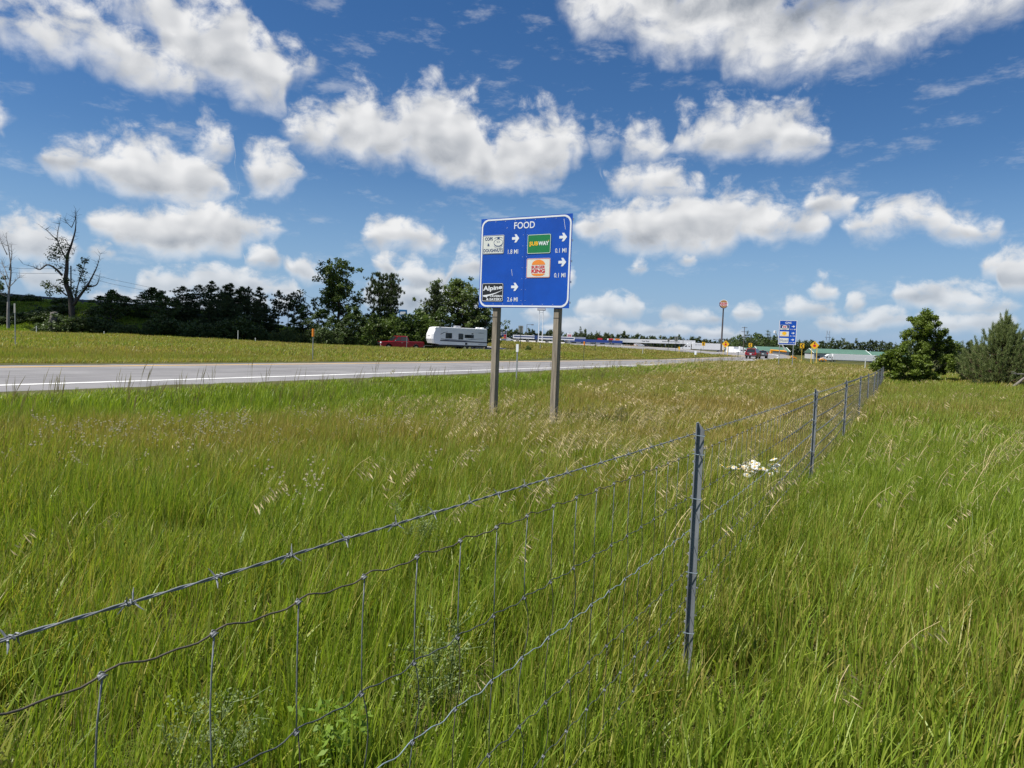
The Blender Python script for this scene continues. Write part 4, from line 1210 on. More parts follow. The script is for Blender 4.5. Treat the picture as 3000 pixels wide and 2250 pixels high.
def leaves_at(C, rad, n, size, r, flat=0.75, up=0.35):
    """n leaf quads round each centre in C; returns arrays"""
    C = np.asarray(C, float); m_ = len(C)
    rad = np.broadcast_to(np.asarray(rad, float), (m_,))
    g = r.normal(size=(m_, n, 3)); g /= np.linalg.norm(g, axis=2, keepdims=True)
    g *= (r.random((m_, n, 1)) ** 0.45); g[..., 2] *= flat
    P_ = (C[:, None] + g * rad[:, None, None]).reshape(-1, 3); k = len(P_)
    nrm = r.normal(size=(k, 3)); nrm[:, 2] = np.abs(nrm[:, 2]) + up; nrm /= np.linalg.norm(nrm, axis=1, keepdims=True)
    a = np.cross(nrm, r.normal(size=(k, 3))); a /= np.maximum(np.linalg.norm(a, axis=1, keepdims=True), 1e-6); b_ = np.cross(nrm, a)
    s = size * (0.55 + 0.9 * r.random((k, 1)))
    V = np.stack([P_ - a * s, P_ - b_ * s * .5, P_ + a * s, P_ + b_ * s * .5], 1)
    cl = np.repeat(r.random(m_), n)
    bv = np.clip(0.5 * cl + 0.5 * r.random(k), 0, 1)
    return V.reshape(-1, 3), np.repeat(bv, 4)
def needles_at(C, D, n, ln, w, r, spread=1.0):
    """tufts of n needles at C pointing along D"""
    C = np.asarray(C, float); D = np.asarray(D, float); m_ = len(C)
    d = D[:, None] * (1.0 if np.isscalar(spread) else 1) + r.normal(size=(m_, n, 3)) * spread
    d /= np.linalg.norm(d, axis=2, keepdims=True)
    P_ = np.repeat(C[:, None], n, 1).reshape(-1, 3) + r.normal(size=(m_ * n, 3)) * ln * 0.15
    d = d.reshape(-1, 3); k = len(P_)
    s = np.cross(d, r.normal(size=(k, 3))); s /= np.maximum(np.linalg.norm(s, axis=1, keepdims=True), 1e-6)
    l = ln * (0.6 + 0.6 * r.random((k, 1)))
    V = np.stack([P_ - s * w, P_ + s * w, P_ + d * l + s * w * .3, P_ + d * l - s * w * .3], 1)
    cl = np.repeat(r.random(m_), n)
    return V.reshape(-1, 3), np.repeat(np.clip(.5 * cl + .5 * r.random(k), 0, 1), 4)
def quads(name, V, bv):
    return fast_mesh(name, V, np.arange(len(V)).reshape(-1, 4), {'bv': bv})

def bent(p0, p1, n, wob, r):
    p0, p1 = np.array(p0, float), np.array(p1, float); L_ = np.linalg.norm(p1 - p0)
    o = np.cumsum(r.normal(0, wob * L_ / n, (n + 1, 3)), 0); o -= np.linspace(0, 1, n + 1)[:, None] * o[-1]; o -= o[0] * (1 - np.linspace(0, 1, n + 1)[:, None])
    return p0 + (p1 - p0) * np.linspace(0, 1, n + 1)[:, None] + o

def broadleaf(h, hw, seed, base_f=0.25, nl=13, leaf=0.16, per=42, cl_r=0.55, tips=4, trunk_r=0.2, lean=0.0, stems=1, env=None):
    """tapered trunk(s), limbs, side branches, leaf clumps at their ends"""
    r = np.random.default_rng(seed); tb = MB(); C, CR = [], []
    env = env or (lambda u: math.sin(PI * min(1, 0.18 + 0.82 * u) ** 0.85) * (1.05 - 0.25 * u))
    for s in range(stems):
        ox = 0 if stems == 1 else r.normal(0, .25)
        top = np.array([lean + ox * 2.5 + r.normal(0, .03 * h), r.normal(0, .03 * h), h * (.93 if s == 0 else .8)])
        tr = bent((ox, 0, -.3), top, 9, .10, r)
        tb.tube(tr, np.linspace(trunk_r, .025, len(tr)) / (1 if stems == 1 else 1.4), 7)
        for k in range(nl):
            u = base_f + (1 - base_f) * (k + r.random()) / nl
            i = u * 9; a = tr[min(int(i), 8)] + (tr[min(int(i), 8) + 1] - tr[min(int(i), 8)]) * (i - int(i))
            th = k * 2.4 + r.normal(0, .5); ln = hw * env((u - base_f) / (1 - base_f)) * (.7 + .45 * r.random()); ln = max(ln, .3)
            e = a + np.array([math.cos(th) * ln, math.sin(th) * ln, ln * (.25 + .45 * r.random()) * (1.1 - .5 * u)])
            lb = bent(a, e, 5, .12, r); tb.tube(lb, np.linspace(trunk_r * (.5 - .3 * u), .015, len(lb)), 5)
            for j in range(tips):
                w_ = .35 + .65 * (j + r.random()) / tips; q = lb[min(int(w_ * 5), 5)]
                e2 = q + r.normal(0, .34 * max(ln, .6), 3) * np.array([1, 1, .7]) + np.array([0, 0, .12 * ln]); e2 = np.where(np.isfinite(e2), e2, q)
                tb.tube(bent(q, e2, 3, .1, r), [.022, .016, .012, .008], 4, cap=False)
                C.append(e2); CR.append(cl_r * (.6 + .7 * r.random()))
            C.append(e); CR.append(cl_r * (.7 + .5 * r.random()))
    V, bv = leaves_at(C, CR, per, leaf, r)
    V[:, 2] = np.maximum(V[:, 2], .05)
    return tb, quads('crown', V, bv)
def pine_tree(h, hw, seed, base_f=0.35, nw=13, needle=.24, per=16, open_=0.5, trunk_r=.14, flat=False):
    r = np.random.default_rng(seed); tb = MB(); C, D = [], []
    tr = bent((0, 0, -.3), (r.normal(0, .03 * h), r.normal(0, .03 * h), h), 8, .05, r)
    tb.tube(tr, np.linspace(trunk_r, .02, 9), 7)
    for k in range(nw):
        u = base_f + (1 - base_f) * (k + .5 * r.random()) / nw
        i = u * 8; a = tr[min(int(i), 7)] + (tr[min(int(i), 7) + 1] - tr[min(int(i), 7)]) * (i - int(i))
        v_ = (u - base_f) / (1 - base_f)
        prof = (math.sin(PI * (.25 + .7 * v_)) ** .7 if flat else (1 - v_) ** .65 * .95 + .08)
        for j in range(r.integers(3, 6)):
            if r.random() < .12: continue
            th = r.random() * 2 * PI; ln = hw * prof * (.55 + .6 * r.random())
            e = a + np.array([math.cos(th) * ln, math.sin(th) * ln, ln * (.05 + .35 * r.random())])
            lb = bent(a, e, 4, .10, r); tb.tube(lb, np.linspace(.05 * (1 - .6 * u), .012, 5), 4, cap=False)
            nt = max(3, int(ln * 5))
            for q in range(nt):
                w_ = open_ + (1 - open_) * (q + r.random()) / nt
                b_ = lb[min(int(w_ * 4), 3)] + (lb[min(int(w_ * 4), 3) + 1] - lb[min(int(w_ * 4), 3)]) * ((w_ * 4) % 1)
                side = r.normal(0, .20 * ln + .06, 3) * np.array([1, 1, .35])
                C.append(b_ + side); D.append((e - a) / ln * .5 + np.array([0, 0, .8]))
    for q in range(6): C.append(tr[-1] + r.normal(0, .12, 3)); D.append((0, 0, 1))
    V, bv = needles_at(C, D, per, needle, .04, r, .75)
    return tb, quads('crown', V, bv)
def shrub(w_, d_, h, seed, leaf=.13, n=70, per=40, cl_r=.5, dome=1.0):
    """multi-stemmed bush: stems from one root, leaf clumps over a broken dome"""
    r = np.random.default_rng(seed); tb = MB(); C, CR = [], []
    for k in range(n):
        a = r.random() * 2 * PI; q = math.sqrt(r.random()); u = r.random() ** .6
        hh = h * (1 - .55 * q ** 2) * (.78 + .34 * r.random())
        p = np.array([w_ * q * math.cos(a), d_ * q * math.sin(a), max(.12, hh * u)])
        C.append(p); CR.append(cl_r * (.6 + .7 * r.random()))
        if k % 4 == 0: tb.tube(bent((r.normal(0, .15), r.normal(0, .15), -.2), p, 4, .1, r), np.linspace(.045, .008, 5), 4, cap=False)
    V, bv = leaves_at(C, CR, per, leaf, r); V[:, 2] = np.maximum(V[:, 2], .03)
    return tb, quads('crown', V, bv)
def plant(name, label, cat, built, bark, leafm, loc, rz=0.0, sc=1.0, group=None, parts=('trunk', 'crown')):
    tb, cr = built
    t = thing(name, label, cat, loc, rz, group, sc)
    obj(parts[0], tb, bark, t, smooth=True); obj(parts[1], cr, leafm, t)
    return t
_proto = {}
def place(kind, px_, base_y, top_y, Y, label, group, seed=0, wide=1.0, name=None):
    """copy of a kind of tree with its foot on the ground and its top at the photo's height"""
    loc = base(px_, base_y, Y); hgt = at(px_, top_y, Y)[2] - loc[2]
    nm, cat, h0, mk, bark, lf, parts = KINDS[kind]
    if kind not in _proto:
        _proto[kind] = None
        t = plant(name or nm, label, cat, mk(), bark, lf, loc, 0, 1, group, parts); _proto[kind] = t
    else:
        t = copy_tree(_proto[kind]); t['label'] = label
        if group: t['group'] = group
        elif 'group' in t: del t['group']
        if name: t.name = name
    s = hgt / h0; sw = (base_y - top_y) / FOC * Y / h0
    t.location = loc; t.rotation_euler = (0, 0, random.random() * 6.28); t.scale = (sw * wide, sw * wide, s)
    return t
TC = ('trunk', 'crown'); SCp = ('stems', 'crown')
KINDS = {
    'pineA': ('pine_tree', 'tree', 9.0, lambda: pine_tree(9, 2.5, 1, .15, 17, .38, 22, .15), bark_pine, NEEDLE_DARK, TC),
    'pineB': ('pine_tree', 'tree', 9.0, lambda: pine_tree(9, 2.0, 2, .42, 12, .34, 20, .35, flat=True), bark_pine, NEEDLE_DARK, TC),
    'pineC': ('pine_tree', 'tree', 9.0, lambda: pine_tree(9, 3.2, 3, .03, 21, .42, 24, .12), bark_pine, NEEDLE_DARK, TC),
    'pineD': ('pine_tree', 'tree', 10.0, lambda: pine_tree(10, 3.0, 4, .30, 17, .34, 22, .4, flat=True, trunk_r=.2), bark_pine, NEEDLE_DARK, TC),
    'oakA': ('broadleaf_tree', 'tree', 8.0, lambda: broadleaf(8, 3.0, 5, .12, 16, .19, 40, .65), bark_dark, LEAF_OAK, TC),
    'oakB': ('broadleaf_tree', 'tree', 8.0, lambda: broadleaf(8, 2.6, 6, .2, 15, .19, 36, .6), bark_dark, LEAF_OAK, TC),
    'shrubD': ('dark_shrub', 'shrub', 3.0, lambda: shrub(2.4, 2.0, 3.0, 8, .15, 90, 36, .55), bark_dark, LEAF_DARK, SCp),
    'shrubE': ('dark_shrub', 'shrub', 3.0, lambda: shrub(2.0, 2.0, 3.0, 9, .15, 80, 36, .55), bark_dark, LEAF_DARK, SCp),
    'shrubG': ('green_shrub', 'shrub', 3.0, lambda: shrub(2.2, 2.0, 3.0, 10, .15, 90, 36, .5), bark_dark, LEAF_BRIGHT, SCp),
    'farA': ('far_pine', 'tree', 9.0, lambda: pine_tree(9, 2.0, 21, .2, 9, .7, 7, .2), bark_pine, NEEDLE_DARK, TC),
    'farB': ('far_tree', 'tree', 9.0, lambda: broadleaf(9, 3.0, 22, .2, 8, .45, 9, 1.0, 3), bark_dark, LEAF_OAK, TC),
}
# --- wood along the embankment, from the overpass to the camper
G = 'pines of the roadside wood'
for i, (x, top, Y, kd, wd) in enumerate([(535, 842, 92, 'pineB', 1.05), (560, 862, 95, 'pineA', 1.0), (585, 838, 96, 'pineB', .8), (622, 828, 92, 'pineA', 1.1), (660, 834, 95, 'pineC', 1.05), (640, 860, 90, 'pineC', 1.0), (695, 843, 92, 'pineC', 1.15), (675, 870, 88, 'pineC', 1.1), (715, 880, 90, 'pineC', 1.0), (761, 846, 93, 'pineA', 1.05), (780, 890, 91, 'pineC', .9), (610, 885, 87, 'pineC', 1.0), (575, 890, 88, 'pineC', 1.1), (545, 885, 90, 'pineC', 1.1), (655, 890, 87, 'pineC', 1.2), (740, 885, 89, 'pineC', 1.1), (700, 895, 87, 'pineC', 1.1), (800, 905, 92, 'pineC', 1.0), (515, 890, 88, 'pineC', 1.0)]):
    place(kd, x, 985, top, Y, {'pineA': 'tall open-branched dark pine in the wood left of the oak', 'pineB': 'flat-topped dark pine with bare lower trunk in the wood', 'pineC': 'bushy dark pine leafed to the ground inside the wood'}[kd], {'pineA': 'open pines of the roadside wood', 'pineB': 'flat-topped pines of the roadside wood', 'pineC': G}[kd], wide=wd)
place('pineB', 728, 985, 844, 99, 'thin bare-stemmed pine with a small tuft of needles on top', None, wide=.55)
for x, top, Y, wd in ((815, 855, 96, .75), (843, 866, 99, .6), (860, 860, 97, .7), (880, 868, 100, .7)):
    place('pineB', x, 990, top, Y, 'slim pine with open sky between its bare stems', 'slim pines beside the tall oak', wide=wd)
for x, top, Y, kd in ((325, 850, 84, 'oakA'), (345, 858, 88, 'oakB'), (300, 866, 90, 'oakB'), (375, 868, 88, 'oakA')):
    place(kd, x, 975, top, Y, 'low dark broadleaf tree below the guardrail beside the leafless oak', 'low trees below the guardrail', wide=1.0)
for x, top, Y, kd in ((440, 840, 90, 'oakB'), (465, 852, 87, 'oakA'), (490, 866, 85, 'oakA'), (515, 872, 88, 'oakB'), (425, 862, 92, 'oakB')):
    place(kd, x, 978, top, Y, 'dark round-headed broadleaf tree at the left end of the pines', 'broadleaf trees at the end of the pines', wide=.95)
# tall oak standing over the wood
env_o = lambda u: (.95 - .55 * u) * (.75 + .25 * math.sin(9 * u))
plant('tall_oak', 'tall broad oak rising above the wood left of the pickup', 'tree', broadleaf(10.9, 5.4, 31, .12, 30, .18, 44, .62, 6, .28, env=env_o), bark_dark, LEAF_MAPLE, base(985, 1000, 94), .6)
for x, top, wd in ((1108, 803, .82), (1143, 806, .72)):
    place('pineD', x, 1000, top, 98, 'tall red pine with bare lower trunk beside the tall oak', 'pair of tall red pines', wide=wd)
for x, top, Y, kd in ((930, 905, 90, 'oakA'), (1045, 900, 90, 'oakA'), (1090, 915, 92, 'oakB'), (890, 915, 92, 'oakA'), (860, 930, 92, 'oakB'), (970, 920, 90, 'oakB'), (1010, 925, 89, 'oakA'), (1065, 930, 91, 'oakA'), (1140, 915, 97, 'oakB')):
    place(kd, x, 1000, top, Y, 'dark leafy tree filling in under the oak and red pines', 'understorey trees under the oak', wide=1.15)
# undergrowth hem
for i, x in enumerate(list(range(180, 560, 42)) + list(range(560, 1080, 48))):
    y0 = np.interp(x, [180, 600, 1080], [972, 988, 1003]); top = y0 - random.uniform(24, 72); Y = np.interp(x, [180, 600, 1080], [77, 82, 91]) + random.uniform(-1, 2)
    place(('shrubD', 'shrubE')[i % 2], x, y0, top, Y, 'tall dark shrub in the undergrowth along the wood edge' if y0 - top > 48 else 'low dark shrub in the undergrowth along the wood edge', 'tall undergrowth shrubs' if y0 - top > 48 else 'low undergrowth shrubs', wide=random.uniform(1.0, 1.35))
r_s = random.Random(12)
for k in range(30):  # dark shrubs added to darken the slope, standing in for cloud shade
    x = r_s.uniform(-30, 420); Y = r_s.uniform(78, 93); q = at(x, 950, Y); hh = r_s.uniform(.7, 1.5)
    t = copy_tree(_proto['shrubE']); t['label'] = 'low dark shrub added on the guardrail slope to imitate cloud shade'; t['group'] = 'shrubs added to darken the guardrail slope'
    t.location = (q[0], q[1], gz(q[0], q[1])); t.rotation_euler = (0, 0, r_s.random() * 6); t.scale = (hh * .62, hh * .62, hh / 3.0)
for x, top, Y in ((1075, 945, 90), (1110, 935, 93), (1150, 925, 96), (1185, 930, 98), (1220, 915, 101), (1200, 945, 99), (1130, 950, 94), (1245, 930, 104)):
    place('shrubG', x, 1008, top, Y, 'bright green shrub behind the red pickup', 'bright shrubs behind the pickup', wide=random.uniform(.8, 1.05))
for x, top, Y in ((1290, 900, 106), (1235, 905, 107), (1390, 905, 112), (1425, 900, 112), (1360, 915, 110)):
    place('oakA', x, 1010, top, Y, 'leafy tree right behind the camper trailer', 'leafy trees behind the camper', wide=1.2)
place('pineC', 1262, 1010, 833, 108, 'pointed conifer between the bright shrubs and the willow', None, wide=.8, name='pointed_conifer')
plant('old_willow', 'tall ragged willow with dark forking trunk behind the camper', 'tree', broadleaf(11.6, 6.0, 41, .2, 22, .19, 44, .66, 6, .36, stems=2), bark_dark, LEAF_WILLOW, base(1340, 1010, 112), 1.0)
b = MB(); rq = np.random.default_rng(5)
# --- the half dead oak on the slope
def px_tree(name, label, Y, base_px, limbs, clumps, bark, leafm, sc, org, rad0, leaf=.16, per=60, cl=.45, seed=3):
    """limbs and leaf clumps noted off an enlarged crop, put at their real size Y metres out"""
    r = np.random.default_rng(seed); loc = base(*base_px, Y); tb = MB()
    def W(p, dy=0.0):
        q = at(org[0] + p[0] / sc, org[1] + p[1] / sc, Y); return np.array([q[0] - loc[0], dy, q[2] - loc[2]])
    for pts, r0, r1, sp in limbs:
        P_ = [W(p) for p in pts]; dpt = np.cumsum(np.abs(r.normal(0, sp, len(P_)))) * r.choice([-1, 1]); dpt -= dpt[0]
        if pts[0] is limbs[0][0][0]: P_[0][2] = -.4
        for q, d in zip(P_, dpt): q[1] = d
        sp_ = spline(P_, 4); tb.tube(sp_, np.linspace(r0, r1, len(sp_)), 6)
        L_ = len(sp_)
        for k in range(int(L_ * 1.6) if r1 < .03 else 0):        # twigs
            i = r.integers(L_ // 3, L_); d = r.normal(0, 1, 3); d[2] = abs(d[2]) + .3; d /= np.linalg.norm(d); ln = r.uniform(.3, 1.0)
            tb.tube(bent(sp_[i], sp_[i] + d * ln, 3, .15, r), [.016, .012, .009, .005], 4, cap=False)
    t = thing(name, label, 'tree', loc); obj('trunk', tb, bark, t, smooth=True)
    if clumps:
        C = [W((c[0], c[1]), r.normal(0, .4)) for c in clumps]; R_ = [1.45 * c[2] / sc * Y / FOC for c in clumps]
        V, bv = leaves_at(C, R_, per, leaf, r, .9); obj('crown', quads('crown', V, bv), leafm, t)
    return t
px_tree('half_dead_oak', 'half dead oak with bare twisted limbs on the guardrail slope', 84, (211, 920),
    [([(605, 880), (580, 780), (535, 650), (540, 540), (545, 420), (575, 330), (600, 190), (600, 20)], .36, .015, .12),
     ([(520, 590), (450, 530), (375, 500), (310, 540), (240, 515), (150, 490)], .14, .012, .2), ([(615, 840), (680, 750), (740, 690), (790, 600), (835, 510), (880, 420)], .19, .012, .2),
     ([(740, 690), (810, 675), (835, 640), (850, 590)], .1, .012, .15), ([(545, 440), (480, 300), (475, 220), (500, 90)], .08, .01, .2), ([(480, 300), (400, 220), (360, 190)], .06, .01, .2),
     ([(600, 190), (560, 150), (540, 130)], .04, .008, .1), ([(600, 190), (625, 130), (645, 60)], .05, .008, .1), ([(630, 800), (640, 690), (690, 520), (700, 450)], .09, .01, .2), ([(560, 760), (500, 720), (430, 680), (380, 745)], .1, .012, .2), ([(570, 340), (540, 290), (400, 290)], .04, .008, .2), ([(575, 340), (610, 380), (600, 420)], .03, .008, .2)],
    [(460, 365, 42), (500, 310, 38), (430, 430, 42), (485, 450, 44), (525, 400, 36), (490, 520, 40), (450, 400, 40), (535, 350, 26), (570, 450, 24), (695, 465, 24), (670, 560, 30), (700, 670, 36), (650, 620, 26), (690, 520, 20), (735, 710, 26), (580, 640, 26), (540, 640, 28), (430, 670, 30), (390, 740, 24), (490, 720, 26), (600, 770, 36), (610, 700, 26), (460, 700, 28), (400, 690, 20), (640, 740, 24)],
    bark_dark, LEAF_DARK, 2.86, (0, 600), .5, .13, 70)
px_tree('bare_dead_tree', 'slender bare dead tree at the far end of the guardrail slope', 80, (24, 962),
    [([(70, 1040), (68, 880), (65, 720), (78, 550), (55, 380), (25, 240)], .18, .01, .1), ([(78, 550), (98, 420), (88, 330)], .07, .01, .1), ([(66, 700), (130, 640), (175, 600)], .06, .01, .15), ([(70, 620), (20, 520), (-20, 480)], .06, .01, .15), ([(60, 420), (20, 330), (0, 270)], .05, .01, .1), ([(66, 690), (20, 600), (-30, 560)], .06, .01, .15), ([(66, 770), (20, 760), (-30, 740)], .06, .01, .15)],
    [(8, 610, 16), (10, 670, 22), (-25, 700, 30), (30, 705, 12), (-20, 640, 26)], bark_grey, LEAF_DARK, 2.86, (0, 600), .2, .16, 40, seed=9)
# grey snag leaning on the slope
loc = base(150, 972, 77); b = MB(); r = np.random.default_rng(4)
ring = lambda z, rx, ox: [(ox + rx * math.cos(a) * (1 + .15 * math.sin(3 * a)), rx * math.sin(a) * (1 + .15 * math.cos(2 * a)), z + (.12 * math.sin(4 * a) if z > 2 else 0)) for a in np.linspace(0, 2 * PI, 11)[:-1]]
b.loft([ring(-.3, .55, -.1), ring(.6, .45, .05), ring(1.5, .38, .18), ring(2.35, .34, .3)])
sn = thing('broken_snag', 'short grey broken tree trunk leaning at the slope foot', 'tree stump', loc); obj('trunk', b, mat('dark_snag_wood', (0.12, 0.11, 0.10), .9, var=.4, scale=4), sn, smooth=True)
# small bush alone in the middle of the field
place('shrubG', 1548, 1026, 1012, 88, 'small lone bush in the open field behind the food sign', None, wide=1.1, name='lone_field_bush')

# --- right-hand thicket beyond the fence
def clump_tree(name, label, cat, Y, foot, clumps, org, sc, leafm, bark, leaf, per, seed, trunk_r=.1, parts=('trunk', 'crown')):
    r = np.random.default_rng(seed); loc = base(*foot, Y); tb = MB(); C, R_ = [], []
    tops = []
    for c in clumps:
        q = at(org[0] + c[0] / sc, org[1] + c[1] / sc, Y); rad = c[2] / sc * Y / FOC
        p = np.array([q[0] - loc[0], r.normal(0, .35 * (1.2 if rad > .5 else .6)), q[2] - loc[2]]); tops.append(p)
        for k in range(max(4, int(15 * (rad / .5) ** 1.5))):
            g = r.normal(size=3); g /= np.linalg.norm(g); g *= r.random() ** .4; pp = p + g * rad * np.array([.8, 1.0, .85])
            pp[2] = max(pp[2], .08); C.append(pp); R_.append(.21 * (.6 + .8 * r.random()))
    h = max(p[2] for p in tops); tr = bent((0, 0, -.2), (max(tops, key=lambda p: p[2])[0], 0, h * .93), 8, .05, r); tb.tube(tr, np.linspace(trunk_r, .012, 9), 6)
    for p in tops:
        i = min(7, max(0, int(p[2] / h * 8 * .7))); tb.tube(bent(tr[i], p, 4, .1, r), np.linspace(trunk_r * .4, .008, 5), 5, cap=False)
    V, bv = leaves_at(C, R_, per, leaf, r, .9); V[:, 2] = np.maximum(V[:, 2], .02)
    t = thing(name, label, cat, loc); obj(parts[0], tb, bark, t, smooth=True); obj(parts[1], quads('crown', V, bv), leafm, t); return t
O6, S6 = (2500, 880), 4.424
clump_tree('young_oak', 'dense pointed young oak standing at the end of the fence', 'tree', 41, (2712, 1120),
    [(940, 150, 42), (920, 210, 70), (880, 260, 70), (960, 250, 60), (790, 290, 60), (770, 240, 28), (1045, 300, 45), (1070, 240, 22), (860, 360, 110), (980, 380, 90), (740, 400, 70), (690, 460, 50), (1150, 420, 34), (1060, 440, 70), (820, 480, 110), (960, 520, 120), (1100, 540, 100), (1200, 520, 60), (700, 560, 80), (1250, 600, 90), (1310, 590, 50), (1150, 660, 120), (1280, 690, 80), (1000, 680, 130), (860, 640, 120), (1100, 800, 130), (1230, 800, 90), (980, 840, 130), (1130, 920, 80)],
    O6, S6, LEAF_THICKET, bark_dark, .055, 105, 61, .14)
clump_tree('spreading_shrub', 'low spreading broadleaf shrub leaning over the end of the fence', 'shrub', 39.5, (2640, 1128),
    [(640, 650, 80), (540, 690, 80), (440, 720, 70), (380, 780, 70), (300, 860, 60), (420, 850, 90), (540, 800, 110), (680, 780, 110), (800, 800, 100), (620, 910, 110), (480, 940, 80), (760, 930, 120), (900, 930, 100), (560, 1000, 60), (700, 1030, 70), (850, 1030, 80), (980, 980, 80), (1080, 980, 50), (450, 1000, 40), (900, 860, 80), (880, 760, 60)],
    O6, S6, LEAF_THICKET, bark_dark, .075, 62, 62, .06, ('stems', 'crown'))
def scots_pine(name, label, Y, foot, top_y, half_w, seed, group=None, wide=1.0, n_sh=230):
    """young pine with upswept branches ending in needle-clad shoots"""
    r = np.random.default_rng(seed); loc = base(*foot, Y); h = at(foot[0], top_y, Y)[2] - loc[2]; tb = MB(); C, D = [], []
    tr = bent((0, 0, -.2), (.12, 0, h * .95), 8, .03, r); tb.tube(tr, np.linspace(.09, .015, 9), 6)
    for k in range(n_sh):
        u = .03 + .95 * (k + r.random()) / n_sh; i = u * 8 * .92; a = tr[min(int(i), 7)]
        th = r.random() * 2 * PI; v_ = half_w * (1 - u ** 1.5) * (.35 + .75 * r.random()) + .08
        e = a + np.array([math.cos(th) * v_, math.sin(th) * v_, .35 * v_ + .06 * h * (.4 + r.random())]); e[2] = min(max(e[2], .12), h * 1.0)
        mid = (a + e) / 2 - np.array([0, 0, .12 * v_]); lb = spline([a, mid, e], 4); tb.tube(lb, np.linspace(.022, .007, len(lb)), 4, cap=False)
        dd = (e - mid); dd /= np.linalg.norm(dd); dd = dd * .45 + np.array([.10, 0, .85]); dd /= np.linalg.norm(dd)
        ln = r.uniform(.28, .62)
        for q in range(7): C.append(e + dd * ln * (q / 6) - dd * .1); D.append(dd)
        for q in range(5):
            w_ = .45 + .5 * r.random(); C.append(lb[min(int(w_ * (len(lb) - 1)), len(lb) - 2)] + r.normal(0, .06, 3)); D.append(dd)
    for s in range(4):
        for q in range(8): C.append(tr[-1] + np.array([.06 * s * math.cos(s * 2), .06 * s * math.sin(s * 2), .07 * q - .1 * s])); D.append((0, 0, 1))
    V, bv = needles_at(C, D, 17, .14, .0075, r, .45); V[:, 2] = np.maximum(V[:, 2], .02)
    t = thing(name, label, 'tree', loc, 0, group); obj('trunk', tb, bark_pine, t, smooth=True); obj('crown', quads('crown', V, bv), NEEDLE_BLUE, t); return t
scots_pine('young_pine', 'grey-green young pine with upright candle shoots beside the thicket', 37, (2925, 1138), 928, 2.15, 71, n_sh=360)
scots_pine('young_pine', 'second grey-green pine partly hidden behind the young candle pine', 42, (3040, 1120), 968, 1.9, 72, n_sh=220)
scots_pine('small_pine', 'low bushy pine in the gap between young oak and candle pine', 41, (2845, 1115), 1030, .9, 73, n_sh=110)
for x, top, Y in ((2790, 1020, 60), (2835, 1000, 62), (2870, 1010, 58), (2980, 990, 60), (3040, 980, 62), (2760, 1035, 56), (2600, 1040, 58)):
    place('pineC', x, 1085, top, Y, 'small dark conifer in the thicket behind the candle pine', 'conifers behind the thicket', wide=1.1)
# dead log with forked bleached branch
loc = base(2985, 1135, 34); b = MB(); W_ = lambda x, y, d=0: at(2500 + x / S6, 880 + y / S6, 34) - np.array(loc) + np.array([0, d, 0])
b.tube(spline([W_(2060, 1130), W_(2150, 1060), W_(2212, 1010), W_(2330, 930)], 4), np.linspace(.075, .05, 13), 7)
bark_log = mat('weathered_log_wood', (0.17, 0.15, 0.13), .9, var=.4, scale=6)
lg = thing('dead_log', 'bleached fallen log with a bare branch under the pine', 'log', loc); obj('trunk', b, bark_log, lg, smooth=True)
b = MB(); b.tube(spline([W_(2290, 985), W_(2200, 955), W_(2110, 955), W_(2045, 940)], 4), np.linspace(.03, .01, 13), 5); b.tube(spline([W_(2120, 957), W_(2085, 930), W_(2050, 925)], 3), np.linspace(.025, .01, 7), 5); obj('branch', b, bark_grey, lg, smooth=True)

# --- far tree line
for i, (x, top, Y) in enumerate([(2110, 1000, 420), (2150, 985, 400), (2168, 978, 380), (2190, 974, 380), (2210, 972, 390), (2225, 975, 380), (2245, 972, 390), (2262, 980, 400), (2285, 990, 400), (2310, 1005, 400), (2330, 1010, 410), (2235, 985, 360), (2200, 985, 360), (2270, 992, 360)]):
    place('farB' if i % 3 else 'farA', x, 1035, top, Y, 'dark tree in the clump behind the red SUV', 'clump of trees behind the red SUV', wide=1.25)
for x, top in ((1700, 960), (1687, 974), (1712, 972), (1730, 974), (1745, 971), (1756, 973), (1772, 981)):
    place('farA', x, 1006, top, 430, 'dark pine standing up behind the blue filling station', 'pines behind the filling station', wide=1.0)
rq = random.Random(3)
Vs, bvs, Vb = [], [], MB()
r = np.random.default_rng(8)
C, D = [], []
for x in np.arange(1300, 3100, 5.0):
    Y = 520 + 60 * math.sin(x * .013); hz = 993 + (x - 1500) * .0367
    tp = hz - (np.interp(x, [1300, 1480, 1700, 2000, 2120, 2350, 2600, 3100], [22, 22, 20, 16, 14, 20, 22, 24]) + rq.uniform(-9, 9) + (10 if rq.random() < .12 else 0))
    q = at(x, tp, Y); g0 = gz(q[0], q[1]); hh = max(3, q[2] - g0); wv = rq.uniform(2.0, 3.6)
    for k in range(26):
        u = r.random(); C.append((q[0] + r.normal(0, 1) * wv * (1.05 - u) * .6, q[1] + r.normal(0, 1.5), g0 + hh * u)); D.append((0, 0, .6))
V, bv = needles_at(C, D, 7, 1.6, .35, r, .8); V[:, 2] = np.maximum(V[:, 2], -20)
fl = obj('distant_tree_line', quads('distant_tree_line', V, bv), NEEDLE_DARK); tag(fl, 'low dark line of far woodland along the horizon', 'woodland', kind='stuff')

